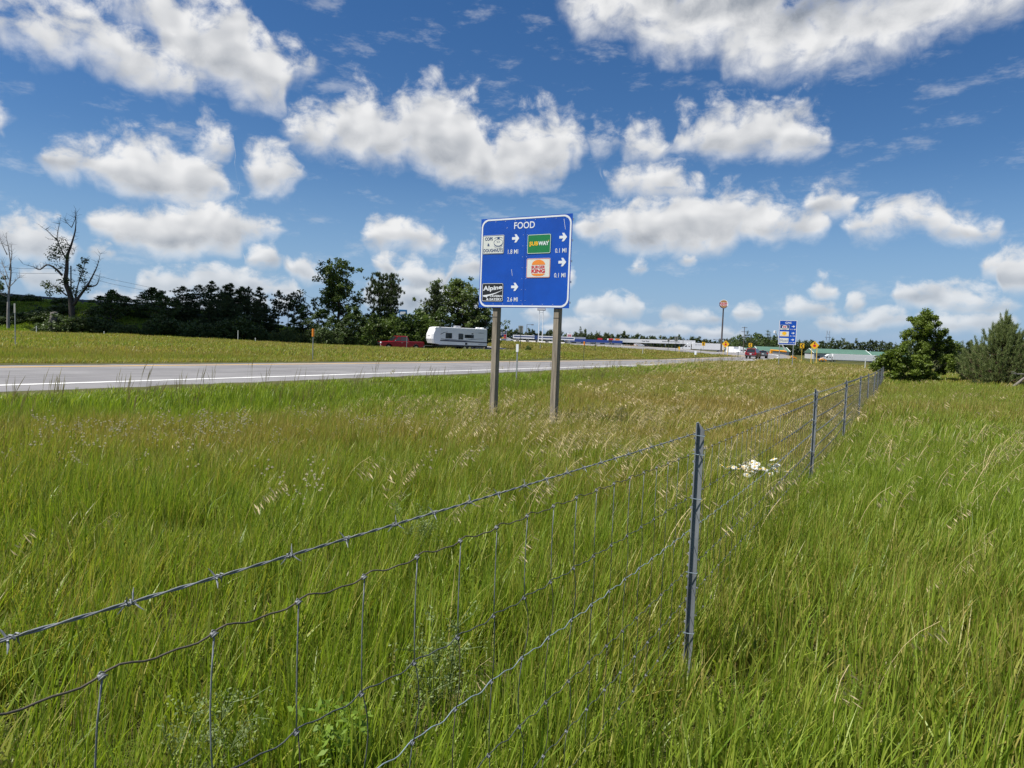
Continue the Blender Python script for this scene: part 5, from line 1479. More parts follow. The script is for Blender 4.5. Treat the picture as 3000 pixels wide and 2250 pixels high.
# --- unseen solid cloud added above the frame to shade the slope and the pines
r = np.random.default_rng(77); ch = 230.0
off = Vector((sun_vec.x, sun_vec.y, 0)) / sun_vec.z * ch
b = MB(); V0, F0_ = [], []
def ball(c, rx, ry, rz, n=10, m_=14):
    rings = []
    for i in range(1, n):
        a = PI * i / n
        rings.append([(c[0] + rx * math.sin(a) * math.cos(2 * PI * j / m_) * (1 + .06 * math.sin(5 * j + i)), c[1] + ry * math.sin(a) * math.sin(2 * PI * j / m_), c[2] - rz * math.cos(a) * (.45 if math.cos(a) > 0 else 1)) for j in range(m_)])
    b.loft(rings)
for k in range(30):
    x = r.uniform(-44, 36); y = r.uniform(-20, 19); q = 1 - (x / 48) ** 2
    ball((x, y, r.uniform(0, 8) * q), r.uniform(8, 14) * (.6 + .4 * q), r.uniform(7, 11), r.uniform(6, 15) * (.5 + .5 * q))
vap = mat('cloud_white', (0.85, 0.85, 0.86), 1.0, spec=0.0)
cl = obj('added_shade_cloud', b, vap, smooth=True, loc=(-62 + off.x, 101 + off.y, ch)); tag(cl, 'lumpy white cloud added out of view to shade the pine wood', 'cloud')

# ================================================================== VEHICLES
car_red = mat('dark_red_paint', (0.27, 0.010, 0.020), 0.22, 0.25, var=0.05, scale=2)
suv_red = mat('wine_red_paint', (0.22, 0.008, 0.02), 0.22, 0.25, var=0.05, scale=2)
car_grey = mat('grey_car_paint', (0.16, 0.17, 0.18), 0.25, 0.4)
glass = mat('dark_glass', (0.012, 0.016, 0.02), 0.06, 0.0, spec=0.8)
rubber = mat('tyre_rubber', (0.018, 0.018, 0.018), 0.85)
chrome = mat('chrome_trim', (0.62, 0.64, 0.66), 0.15, 1.0)
lamp_white = mat('clear_lamp', (0.75, 0.78, 0.8), 0.12)
lamp_red = mat('red_lamp', (0.35, 0.01, 0.01), 0.2)
plastic = mat('black_plastic', (0.02, 0.02, 0.022), 0.6)
white_gel = mat('white_gelcoat', (0.82, 0.83, 0.84), 0.3, var=0.04, scale=1.5)
rv_side = mat('pale_aluminium_siding', (0.78, 0.79, 0.78), 0.4, var=0.05, scale=1.5)
rv_dark = mat('navy_decal', (0.03, 0.035, 0.07), 0.4)
rv_grey = mat('grey_decal', (0.28, 0.29, 0.32), 0.4)
truck_white = mat('truck_white_paint', (0.76, 0.77, 0.78), 0.35, var=0.05, scale=.6)

def wheel(parent, x, y, z, r, w_, out):
    """tyre with rim on its outer side (out = +1 or -1 along y)"""
    b = MB(); n = 20; rings = []
    for rr_, o in ((r * .62, -w_ / 2), (r * .93, -w_ / 2), (r, -w_ * .3), (r, w_ * .3), (r * .93, w_ / 2), (r * .62, w_ / 2)):
        rings.append([(rr_ * math.cos(2 * PI * k / n), o, rr_ * math.sin(2 * PI * k / n)) for k in range(n)])
    b.loft(rings)
    wv = thing('wheel', None, None, (x, y, z)); wv.parent = parent
    obj('tyre', b, rubber, wv, smooth=False)
    b = MB(); b.disc((0, out * (w_ / 2 + .004), 0), r * .60, 'y', 18, .012); b.disc((0, out * (w_ / 2 + .014), 0), r * .16, 'y', 10, .02)
    for k in range(5):
        a = 2 * PI * k / 5; c_, s__ = math.cos(a), math.sin(a); y0 = out * (w_ / 2 + .012); 
        b.raw([(c_ * r * .12 - s__ * .03, y0, s__ * r * .12 + c_ * .03), (c_ * r * .12 + s__ * .03, y0, s__ * r * .12 - c_ * .03), (c_ * r * .56 + s__ * .04, y0, s__ * r * .56 - c_ * .04), (c_ * r * .56 - s__ * .04, y0, s__ * r * .56 + c_ * .04)], [(0, 1, 2, 3)])
    obj('rim', b, chrome, wv)
def arch(cx, r, z0, n=8):
    return [(cx + r * math.cos(a), z0 + r * math.sin(a)) for a in np.linspace(0, PI, n)]
def body_shell(b, prof, w0, w1, edge=.05):
    """profile (x,z) pulled across the car, its shoulders rounded"""
    n = len(prof); cz = max(p[1] for p in prof)
    def ring(y, ins):
        return [(p[0] * (1 - ins * .02), y, p[1] - (ins * .04 if p[1] > cz - .25 else 0)) for p in prof]
    b.loft([ring(-w0, 1), ring(-w0 + edge, 0), ring(w0 - edge, 0), ring(w0, 1)])
    return b
def cabin(b, lo, hi):
    """cab from belt line (x0,x1,half width,z) to roof (x0,x1,half width,z)"""
    x0, x1, hw, z0 = lo; a0, a1, hw2, z1 = hi
    R0 = [(x0, -hw, z0), (x1, -hw, z0), (x1, hw, z0), (x0, hw, z0)]; R1 = [(a0, -hw2, z1 - .06), (a1, -hw2, z1 - .06), (a1, hw2, z1 - .06), (a0, hw2, z1 - .06)]
    R2 = [(a0 + .1, -hw2 + .08, z1), (a1 - .12, -hw2 + .08, z1), (a1 - .12, hw2 - .08, z1), (a0 + .1, hw2 - .08, z1)]
    return b.loft([R0, R1, R2])
def pane(parent, pts, name='window', material=None):
    b = MB(); b.poly(pts); return obj(name, b, material or glass, parent)
def lerp3(a, b, t): return tuple(a[i] + (b[i] - a[i]) * t for i in range(3))
def heading(hx, hy): return math.atan2(hy, hx)

# --- red crew-cab pickup
HD = heading(-.86, -.51)
loc = base(1172, 1027, 90); loc = (loc[0], loc[1], loc[2] + .03)
pk = thing('pickup_truck', 'dark red crew cab pickup towing the white camper trailer', 'pickup', loc, HD)
lowp = [(2.93, .55), (2.98, .95), (2.85, 1.15)] + [(1.35, 1.22), (-2.9, 1.26), (-2.95, .6)] + arch(-1.85, .46, .50)[::-1] + arch(1.95, .46, .50)[::-1] + [(2.6, .45)]
b = MB(); body_shell(b, lowp, 1.0, 1.0); body = obj('body', b, car_red, pk)
b = MB(); cabin(b, (-.95, 1.42, .93, 1.21), (-.72, .62, .74, 1.95)); cabp = obj('cab', b, car_red, pk)
for s in (-1, 1):
    def P_(x, u): return (x, s * (.93 + .012 - (.19) * u), 1.21 + .68 * u)
    pane(cabp, [P_(.32, .10), P_(1.05, .10), P_(.62, .86), P_(.32, .90)][::s]); pane(cabp, [P_(-.78, .10), P_(.24, .10), P_(.24, .90), P_(-.66, .88)][::s])
    for x in (1.95, -1.85): wheel(pk, x, s * .86, .40, .40, .27, s)
    b = MB(); b.bbox(1.0, 1.18, s * .95, s * .95 + s * .2, 1.24, 1.42, .03) if s > 0 else b.bbox(1.0, 1.18, -1.15, -.95, 1.24, 1.42, .03); obj('mirror', b, chrome, pk)
    for x in (.02, -1.0 + .25):
        b = MB(); b.box(x, x + .22, s * 1.0 - .012, s * 1.0 + .016, 1.06, 1.095); obj('door_handle', b, chrome, pk)
    b = MB(); b.box(2.86, 2.99, min(s * .64, s * .97), max(s * .64, s * .97), .92, 1.13); obj('headlight', b, lamp_white, pk)
    b = MB(); b.box(-2.97, -2.9, min(s * .84, s * 1.005), max(s * .84, s * 1.005), .85, 1.22); obj('tail_light', b, lamp_red, pk)
pane(cabp, [(1.40, -.82, 1.28), (1.40, .82, 1.28), (.70, .66, 1.88), (.70, -.66, 1.88)], 'windshield')
b = MB(); b.box(2.9, 3.0, -.62, .62, .78, 1.12); gr = obj('grille', b, chrome, pk)
b = MB()
for z in (.84, .93, 1.02): b.box(3.0, 3.012, -.56, .56, z, z + .045)
obj('grille_bars', b, plastic, gr)
b = MB(); b.bbox(2.86, 3.10, -.98, .98, .50, .74, .04); obj('bumper', b, chrome, pk)
b = MB(); b.bbox(-3.08, -2.9, -.96, .96, .50, .70, .03); obj('rear_bumper', b, chrome, pk)
b = MB(); b.box(-2.82, -1.05, -.82, .82, 1.255, 1.268); obj('bed_cover', b, plastic, pk)

# --- white camper trailer
HR = heading(-.88, -.475)
loc = base(1338, 1027, 98.5); loc = (loc[0], loc[1], loc[2] + .03)
rv = thing('camper_trailer', 'long white and grey camper trailer hitched behind the pickup', 'camper', loc, HR)
b = MB(); b.prism([(-4.2, .78), (3.2, .78), (3.55, .95), (3.9, 3.05), (3.7, 3.2), (-4.15, 3.12), (-4.2, 3.0)], -1.2, 1.2); body = obj('body', b, rv_side, rv)
capp = [(3.15, .80), (4.15, .95), (4.36, 1.55), (4.32, 2.2), (4.0, 2.95), (3.55, 3.24), (3.0, 3.27)]
b = MB(); b.loft([[(min(p[0], 3.2) if False else p[0] - .22 * (1 if p[0] > 3.3 else 0), -1.215, p[1]) for p in capp], [(p[0], -1.0, p[1]) for p in capp], [(p[0], 1.0, p[1]) for p in capp], [(p[0] - .22 * (1 if p[0] > 3.3 else 0), 1.215, p[1]) for p in capp]]); cap_ = obj('front_cap', b, white_gel, rv)
b = MB(); b.bbox(-4.15, 3.5, -1.16, 1.16, 3.1, 3.24, .04); obj('roof', b, white_gel, rv)
b = MB(); b.box(-4.1, 3.3, -1.1, 1.1, .55, .80); obj('chassis', b, plastic, rv)
for x in (-3.9, -3.2): 
    b = MB(); b.bbox(x - .25, x + .25, -.25, .25, 3.22, 3.42, .06); obj('roof_vent', b, white_gel, rv)
b = MB(); b.bbox(-.4, .5, -.4, .4, 3.22, 3.52, .09); obj('air_conditioner', b, rv_grey, rv)
def rvq(x0, x1, z0, z1, m_, name, par=body, y=1.206, r=.07):
    b = MB(); pr = rrect(x0, x1, z0, z1, r, 4)
    b.poly([(p[0], y, p[1]) for p in pr][::-1]); return obj(name, b, m_, par)
for x0, x1, z0, z1 in ((1.35, 2.25, 1.72, 2.40), (-.40, .28, 1.62, 2.38), (-2.05, -.68, 1.85, 2.25)):
    w_ = rvq(x0 - .04, x1 + .04, z0 - .04, z1 + .04, plastic, 'window'); rvq(x0, x1, z0, z1, glass, 'pane', w_, 1.210)
rvq(-2.0, -1.72, 2.36, 2.52, plastic, 'vent', r=.03); rvq(2.75, 3.3, .86, 1.22, white_gel, 'hatch', r=.04); rvq(-1.1, -.75, .84, 1.14, plastic, 'water_heater_door', r=.03)
def swoop(pts, name, m_, y=1.2085, par=body):
    b = MB(); i = 0
    for x, zt, zb in pts: b.v += [(x, y, zt), (x, y, zb)]
    for k in range(len(pts) - 1): b.f.append((2 * k, 2 * k + 1, 2 * k + 3, 2 * k + 2))
    return obj(name, b, m_, par)
swoop([(3.1, 1.42, 1.28), (1, 1.42, 1.24), (-4.19, 1.32, 1.18)], 'stripe', rv_dark)
swoop([(2.6, 1.44, 1.40), (1.6, 1.60, 1.46), (-.6, 1.47, 1.40), (-1.8, 1.72, 1.60), (-3.7, 1.80, 1.76)], 'stripe', rv_grey, 1.2105)
swoop([(-2.8, .98, .93), (-3.2, 1.06, .96), (-4.0, 1.06, 1.04)], 'stripe', rv_grey); swoop([(-2.7, 2.60, 2.58), (-3.1, 2.64, 2.57), (-3.7, 2.60, 2.58)], 'stripe', rv_dark)
swoop([(3.1, 2.25, 2.15), (2.6, 2.5, 2.42), (2.0, 2.62, 2.60)], 'stripe', rv_dark)
b = MB(); word(b, 'SPRINGDALE', -3.0, -1.85, 1.50, 1.62, 0, 0.02); b.v = [(-p[0], 1.211, p[2]) for p in b.v]; obj('lettering', b, rv_dark, body)
def capq(pts, name, m_):
    b = MB(); b.poly(pts); return obj(name, b, m_, cap_)
capq([(4.345, -.55, 1.96), (4.345, .0, 1.92), (4.345, .55, 1.96), (4.345, .0, 2.0)], 'badge', rv_dark)
for s in (-1, 1): capq([(4.36, s * .45, 1.42), (4.36, s * .7, 1.5), (4.35, s * .99, 1.95), (4.36, s * .75, 1.6)], 'stripe', rv_dark)
b = MB(); word(b, 'SPRINGDALE', -.7, .7, 2.40, 2.56, 0, 0.02); b.v = [(4.28 - (p[2] - 2.3) * .42, p[0], p[2]) for p in b.v]; obj('lettering', b, rv_grey, cap_)
for s in (-1, 1):
    for x in (-.75, -1.55): wheel(rv, x, s * 1.0, .36, .36, .22, s)
b = MB(); b.tube([(3.2, -.6, .55), (5.0, 0, .55)], .06, 6); b.tube([(3.2, .6, .55), (5.0, 0, .55)], .06, 6); obj('tow_frame', b, plastic, rv)

# --- red SUV seen from behind, grey car past it
HS = heading(RT[0], RT[1])
def suv(name, label, loc, rz, paint, h=1.78, ln=2.45):
    t = thing(name, label, 'car', loc, rz)
    pr = [(ln, .55), (ln, .9), (1.5, 1.08), (-ln + .02, 1.12), (-ln, .5)] + arch(-1.5, .40, .40)[::-1] + arch(1.5, .40, .40)[::-1] + [(2.2, .40)]
    b = MB(); body_shell(b, pr, .96, .96); obj('body', b, paint, t)
    b = MB(); cabin(b, (-ln + .03, 1.35, .9, 1.08), (-ln + .25, .55, .70, h)); cb = obj('cab', b, paint, t)
    for s in (-1, 1):
        P_ = lambda x, u: (x, s * (.905 - .2 * u), 1.08 + (h - .06 - 1.08) * u)
        pane(cb, [P_(.3, .12), P_(.95, .12), P_(.5, .86), P_(.3, .9)][::s]); pane(cb, [P_(-2.0, .12), P_(.2, .12), P_(.2, .9), P_(-1.95, .9)][::s])
        for x in (1.5, -1.5): wheel(t, x, s * .84, .37, .37, .24, s)
        b = MB(); b.box(-ln - .02, -ln + .12, min(s * .70, s * .965), max(s * .70, s * .965), .88, 1.14); obj('tail_light', b, lamp_red, t)
        b = MB(); b.bbox(.85, 1.05, min(s * .93, s * 1.12), max(s * .93, s * 1.12), 1.08, 1.24, .03); obj('mirror', b, paint, t)
    f = lambda y, u: (-ln + .03 + .22 * u - .012, y * (1 - .2 * u), 1.08 + (h - .06 - 1.08) * u)
    pane(cb, [f(-.78, .12), f(.78, .12), f(.74, .9), f(-.74, .9)], 'rear_window')
    b = MB(); b.bbox(-ln - .08, -ln + .1, -.95, .95, .42, .66, .04); obj('rear_bumper', b, plastic, t)
    b = MB(); b.box(-ln - .012, -ln + .02, -.62, .62, 1.0, 1.06); obj('trim_bar', b, chrome, t)
    b = MB(); b.box(-ln - .014, -ln + .02, -.16, .16, .80, .95); obj('number_plate', b, sign_white, t)
    b = MB(); b.box(-ln + .2, -ln + .3, -.2, .2, h - .02, h + .015); obj('brake_light', b, lamp_red, t)
    return t
p = at(2206, 1053, 122); suv('red_suv', 'wine red SUV driving away along the ramp', (p[0], p[1], gz(p[0], p[1]) + .06), HS - .05, suv_red, 1.86)
p = at(2231, 1050, 133); suv('grey_car', 'grey car half hidden right beside the red SUV', (p[0], p[1], gz(p[0], p[1]) + .06), HS + .2, car_grey, 1.55, 2.3)

# --- semi trucks
def semi(name, label, loc, rz, Lt, windows=False, cab_only=False):
    """x forward; sleeper tractor in front, box trailer behind"""
    t = thing(name, label, 'truck', loc, rz)
    x0 = 0.0
    pr = [(x0 - .2, .9), (x0 + 4.6, .9), (x0 + 4.7, 1.7), (x0 + 3.2, 2.0), (x0 + 2.5, 2.9), (x0 + 1.3, 3.75), (x0 - .1, 3.95), (x0 - .2, 3.8)]
    b = MB(); b.prism(pr, -1.2, 1.2); cb = obj('tractor', b, truck_white, t)
    for s in (-1, 1):
        pane(cb, [(x0 + 1.7, s * 1.206, 2.0), (x0 + 2.75, s * 1.206, 2.0), (x0 + 2.35, s * 1.206, 2.75), (x0 + 1.7, s * 1.206, 2.75)][::s])
        pane(cb, [(x0 + .3, s * 1.206, 2.1), (x0 + 1.0, s * 1.206, 2.1), (x0 + 1.0, s * 1.206, 2.5), (x0 + .3, s * 1.206, 2.5)][::s])
        for x in (x0 + 3.7, x0 - .6, x0 - 1.9): wheel(t, x, s * 1.05, .5, .5, .3, s)
    b = MB(); b.poly([(x0 + 3.22, -1.05, 2.06), (x0 + 3.22, 1.05, 2.06), (x0 + 2.54, .95, 2.86), (x0 + 2.54, -.95, 2.86)]); obj('windshield', b, glass, cb)
    b = MB(); b.box(-2.6, 4.4, -.9, .9, .55, .88); obj('chassis', b, plastic, t)
    if not cab_only:
        b = MB(); b.bbox(-1.2 - Lt, -.75, -1.29, 1.29, 1.12, 4.08, .04); tr = obj('trailer', b, truck_white, t)
        for s in (-1, 1):
            for x in (-Lt - .2, -Lt + 1.1): wheel(t, x, s * 1.05, .5, .5, .3, s)
        b = MB(); b.box(-Lt, -3.5, -1.1, 1.1, .75, 1.1); obj('side_skirt', b, rv_grey, t)
        b = MB(); b.box(-Lt - 1.21, -Lt - 1.19, -1.2, 1.2, 1.2, 4.0); obj('rear_door', b, rv_grey, t)
        return t, tr
    return t, None
p = at(2020, 1031, 330); t, tr = semi('semi_truck', 'white semi truck with plain box trailer outside the truck stop', (p[0], p[1], gz(p[0], p[1]) + .1), PI + .02, 15.2)
b = MB(); b.disc((-2.6, 1.296, 3.2), .3, 'y', 12, .006); b.box(-5.2, -3.1, 1.293, 1.299, 3.1, 3.28); obj('faded_logo', b, rv_grey, tr)
p = at(2432, 1060, 345); t, tr = semi('semi_truck', 'white semi truck with long trailer beside the spreading shrub', (p[0], p[1], p[2]), PI - .05, 21.0)
p = at(2166, 1036, 300); semi('truck_tractor', 'white truck tractor without trailer behind the stop ahead sign', (p[0], p[1], gz(p[0], p[1]) + .1), -.1, 0, cab_only=True)
# car hauler rack and a low van beside it
rust = mat('rusty_steel', (0.22, 0.10, 0.06), 0.8, var=0.4, scale=2)
p = at(2188, 1034, 305); t = thing('flatbed_rack', 'rust red stake rack of a flatbed beside the white tractor', 'trailer', (p[0], p[1], gz(p[0], p[1]) + .1), 0)
b = MB(); b.box(-4, 4, -1.2, 1.2, .9, 1.15); obj('deck', b, rust, t)
for z in (1.5, 2.1, 2.7): b = MB(); b.box(-4, 4, -1.2, -1.1, z, z + .25); obj('rail', b, rust, t)
for x in (-3.9, -1.3, 1.3, 3.9): b = MB(); b.box(x - .08, x + .08, -1.24, -1.16, 1.1, 3.1); obj('stake', b, rust, t)
for x in (-3, -2): wheel(t, x, -1.0, .5, .5, .3, -1)
p = at(2146, 1036, 300); t = thing('box_truck', 'white box truck rear behind the stop ahead sign posts', 'truck', (p[0], p[1], gz(p[0], p[1]) + .1), -1.3)
b = MB(); b.bbox(-3, 2.4, -1.2, 1.2, .9, 3.6, .04); obj('cargo_box', b, truck_white, t); b = MB(); b.prism([(2.5, .7), (4.4, .7), (4.4, 1.5), (3.8, 1.7), (3.4, 2.5), (2.5, 2.6)], -1.05, 1.05); obj('cab', b, truck_white, t)
b = MB(); b.box(-3.02, -2.99, -1.1, 1.1, 1.0, 3.5); obj('rear_door', b, rv_grey, t)
for s in (-1, 1):
    for x in (3.4, -1.8): wheel(t, x, s * .95, .45, .45, .28, s)

# ================================================================== ROAD SIGNS AND MARKERS
steel_post = mat('galvanised_sign_post', (0.33, 0.35, 0.35), 0.5, 0.5, var=0.2, scale=6)
green_post = mat('green_sign_post', (0.05, 0.075, 0.055), 0.6, 0.2, var=0.2, scale=6)
sign_yellow = mat('sign_yellow_sheeting', (0.78, 0.43, 0.012), 0.45)
yellow_post = mat('yellow_painted_post', (0.72, 0.48, 0.08), 0.6)
sign_grey = mat('sign_back_grey', (0.30, 0.30, 0.27), 0.5, 0.3, var=0.1, scale=4)
marker_orange = mat('orange_marker', (0.75, 0.24, 0.015), 0.5)
def yaw_to_camera(x, y, add=0.0): return math.atan2(-x, y) * -1 * -1 + add
FACE_RAMP = math.radians(-27.0)

# GAS sign
loc = base(2302, 1062, 61)
gs_ = thing('gas_sign', 'narrow blue GAS sign with three fuel logos near the ramp bend', 'road sign', loc, FACE_RAMP)
topz = at(2302, 938, 61)[2] - loc[2]; gw, gh = 1.50, at(2302, 938, 61)[2] - at(2302, 1010, 61)[2]
X = lambda u: -gw / 2 + u * gw
Z = lambda v: topz - v * gh
b = MB(); plate(b, rrect(X(0), X(1), Z(1), Z(0), .06), -.004, 0); gb_ = obj('sign_board', b, sign_blue, gs_)
b = MB(); frame_ring(b, rrect(X(.005), X(.995), Z(.997), Z(.003), .06), rrect(X(.04), X(.96), Z(.978), Z(.022), .04), -.009); obj('border', b, sign_white, gb_)
def gtxt(s, u0, u1, v0, v1, m_=sign_white, par=None, y=-.010, bold=.02): b = MB(); word(b, s, X(u0), X(u1), Z(v1), Z(v0), y, bold); return obj('lettering', b, m_, par or gb_)
gtxt('GAS', .34, .68, .06, .14)
for k, (v0, tx) in enumerate(((.19, '0.1 MI'), (.46, '0.1 MI'), (.73, '0.7 MI'))):
    gtxt(tx, .64, .93, v0 + .155, v0 + .20, bold=.01)
    cx, cz = X(.80), Z(v0 + .06); w_, h_ = .27, .17
    b = MB(); b.poly([(cx + a, -.010, cz + c) for a, c in ((-w_ / 2, -h_ * .16), (0, -h_ * .16), (-.03, -h_ / 2), (w_ * .12, -h_ / 2), (w_ / 2, 0), (w_ * .12, h_ / 2), (-.03, h_ / 2), (0, h_ * .16), (-w_ / 2, h_ * .16))]); obj('arrow', b, sign_white, gb_)
    b = MB(); plate(b, rrect(X(.07), X(.57), Z(v0 + .20), Z(v0), .02), -.013, -.006); pn_ = obj('logo_panel', b, panel_white, gs_)
    qx = lambda a: X(.07) + a * (X(.57) - X(.07)); qz = lambda c, v0=v0: Z(v0 + .20) + c * (Z(v0) - Z(v0 + .20))
    q2 = lambda a, c: (qx(a), qz(c))
    if k == 0:
        b = MB(); b.box(qx(.03), qx(.97), -.015, -.0132, qz(.28), qz(.97)); obj('navy_field', b, ink_blue, pn_)
        b = MB(); b.poly([(qx(a), -.0165, qz(c)) for a, c in ((.22, .36), (.78, .36), (.78, .60), (.68, .88), (.32, .88), (.22, .60))]); obj('badge', b, sign_white, pn_)
        word_b = MB(); word(word_b, 'M', qx(.33), qx(.67), qz(.42), qz(.78), -.018, .05); obj('lettering', word_b, ink_red, pn_)
        b = MB(); word(b, 'DIESEL', qx(.25), qx(.75), qz(.07), qz(.2), -.015, .03); obj('lettering', b, ink_blue, pn_)
    elif k == 1:
        b = MB(); ell(b, q2, .5, .60, .24, .33, -.015); obj('shell_mark', b, ink_yellow, pn_)
        b = MB(); ell(b, q2, .5, .60, .26, .35, -.0145, ri=.86); obj('shell_rim', b, ink_orange, pn_)
        b = MB(); b.box(qx(.08), qx(.92), -.0155, -.0132, qz(.08), qz(.17)); obj('caption_bar', b, ink_yellow, pn_)
    else:
        b = MB(); word(b, 'Mobil', qx(.08), qx(.92), qz(.25), qz(.72), -.015, .0); obj('lettering', b, ink_blue, pn_)
for u_ in (.10, .86):
    gx_, gy_ = loc[0] + math.cos(FACE_RAMP) * X(u_), loc[1] + math.sin(FACE_RAMP) * X(u_)
    b = MB(); b.box(X(u_) - .035, X(u_) + .035, .004, .06, gz(gx_, gy_) - loc[2] - .4, topz - .05); obj('post', b, steel_post, gs_)

def post_part(t, x, h, m_, w_=.03, d=.03, y0=.004, z0=-.4):
    b = MB(); b.box(x - w_, x + w_, y0, y0 + d, z0, h); return obj('post', b, m_, t)
def chevron(px_, y0, y1, by, Y, label, m_post):
    loc = base(px_, by, Y); zt = at(px_, y0, Y)[2] - loc[2]; zb = at(px_, y1, Y)[2] - loc[2]; h = zt - zb; w_ = h * .82
    t = thing('chevron_sign', label, 'road sign', loc, math.radians(-18), 'chevron signs round the bend')
    b = MB(); plate(b, rrect(-w_ / 2, w_ / 2, zb, zt, .05), -.003, 0); bd = obj('sign_board', b, sign_yellow, t)
    c = (zt + zb) / 2; b = MB(); b.poly([(a * w_, -.006, c + z * h) for a, z in ((-.34, 0), (.06, .42), (.34, .42), (-.04, 0), (.34, -.42), (.06, -.42))]); obj('chevron_mark', b, panel_black, bd)
    post_part(t, 0, zt - .05, m_post, .035)
chevron(2060, 1002, 1013, 1030, 208, 'yellow chevron sign in front of the box trailer', steel_post)
chevron(2197, 1005, 1017, 1034, 180, 'yellow chevron sign just above the red SUV roof', yellow_post)
chevron(2348, 1006, 1020, 1046, 122, 'yellow chevron sign on yellow post right of the GAS sign', yellow_post)
def diamond(px_, y0, y1, by, Y, label, tall):
    loc = base(px_, by, Y); zt = at(px_, y0, Y)[2] - loc[2]; zb = at(px_, y1, Y)[2] - loc[2]; r_ = (zt - zb) / 2; c = (zt + zb) / 2
    t = thing('stop_ahead_sign', label, 'road sign', loc, FACE_RAMP, 'stop ahead diamonds')
    pr = []
    for a0 in (0, 90, 180, 270):
        for da in (-6, 6): a = math.radians(a0 + da); pr.append((r_ * 1.0 * math.cos(a), c + r_ * math.sin(a)))
    b = MB(); plate(b, pr, -.003, 0); bd = obj('sign_board', b, sign_yellow, t)
    b = MB(); b.poly([(.36 * r_ * math.cos(math.radians(22.5 + 45 * k)), -.006, c - .12 * r_ + .36 * r_ * math.sin(math.radians(22.5 + 45 * k))) for k in range(8)]); obj('octagon_mark', b, ink_red, bd)
    b = MB(); b.poly([(a * r_, -.006, c + z * r_) for a, z in ((-.09, .30), (.09, .30), (.09, .50), (.28, .50), (0, .82), (-.28, .50), (-.09, .50))]); obj('arrow_mark', b, panel_black, bd)
    for s in (-1, 1): post_part(t, s * r_ * .62, c - .2 if not tall else c - .1, yellow_post, .05)
    post_part(t, 0, c, steel_post, .04)
diamond(2124, 998, 1018, 1045, 148, 'yellow stop ahead diamond on yellow posts left of the SUV', 0)
diamond(2384, 1000, 1023, 1050, 112, 'yellow stop ahead diamond on yellow posts past the GAS sign', 0)
def plain_sign(name, label, px_, y0, y1, w_px, by, Y, face, m_post, posts=1, rz=None, cat='road sign'):
    loc = base(px_, by, Y); zt = at(px_, y0, Y)[2] - loc[2]; zb = at(px_, y1, Y)[2] - loc[2]; w_ = w_px * Y / FOC
    t = thing(name, label, cat, loc, FACE_RAMP if rz is None else rz)
    b = MB(); plate(b, rrect(-w_ / 2, w_ / 2, zb, zt, min(.04, w_ * .1)), -.004, 0); obj('sign_board', b, face, t)
    for k in range(posts):
        x = 0 if posts == 1 else (-.35 + .7 * k) * w_; post_part(t, x, zt - .03, m_post, max(.025, w_ * .06))
    return t
# backs of signs that face the other way: posts stand in front of the plate
def back_sign(label, px_, y0, y1, w_px, by, Y):
    loc = base(px_, by, Y); zt = at(px_, y0, Y)[2] - loc[2]; zb = at(px_, y1, Y)[2] - loc[2]; w_ = w_px * Y / FOC
    t = thing('sign_back', label, 'road sign', loc, math.radians(-8)); b = MB(); plate(b, rrect(-w_ / 2, w_ / 2, zb, zt, .04), 0.002, .006); obj('sign_board', b, sign_grey, t)
    b = MB(); b.box(-.04, .04, -.04, 0, -.4, zt - .02); obj('post', b, green_post, t)
    for z in (zb + .15 * (zt - zb), zb + .8 * (zt - zb)): b = MB(); b.box(-w_ * .42, w_ * .42, -.012, .001, z - .03, z + .03); obj('brace', b, sign_grey, t)
back_sign('tall grey sign back in the field beside the timber post', 1523, 954, 974, 14, 1036, 92)
back_sign('grey sign back standing in front of the white canopy', 1979, 986, 999, 10, 1034, 140)
back_sign('small grey sign back left of a bigger one by the canopy', 1957, 991, 1000, 6, 1030, 165)
plain_sign('white_delineator', 'slim white delineator plate on steel post before the ramp', 1513, 1008, 1031, 8, 1090, 27, sign_white, steel_post)
plain_sign('grey_delineator', 'slim grey delineator plate in the field below the bare slope', 44, 889, 917, 9, 1020, 38, sign_grey, steel_post)
plain_sign('small_delineator', 'small pale delineator on a dark post at the ramp bend', 2036, 1028, 1039, 6, 1062, 84, sign_white, green_post)
plain_sign('directional_sign', 'small dark sign on two legs near the white canopy', 1787, 996, 1003, 11, 1022, 170, rv_dark, steel_post, 2)
plain_sign('yellow_marker', 'little yellow marker in the grass before the truck cab', 1989, 1016, 1025, 4, 1036, 135, sign_yellow, yellow_post)
def marker(label, px_, y0, y1, by, Y, m_post):
    loc = base(px_, by, Y); zt = at(px_, y0, Y)[2] - loc[2]; zb = at(px_, y1, Y)[2] - loc[2]
    t = thing('orange_marker_post', label, 'marker post', loc, 0, 'orange utility markers')
    b = MB(); b.disc((0, 0, (zt + zb) / 2), .065, 'z', 10, zt - zb); obj('marker_sleeve', b, marker_orange, t)
    b = MB(); b.disc((0, 0, zb / 2 - .1), .025, 'z', 8, zb + .2); obj('post', b, m_post, t)
marker('orange topped marker post in front of the dark wood', 916, 963, 986, 1055, 36, steel_post)
marker('orange topped marker post on dark stake right of the food sign', 1710, 1000, 1011, 1050, 62, green_post)
b = MB(); b.box(-.03, .03, -.03, .03, -.3, 1.0)
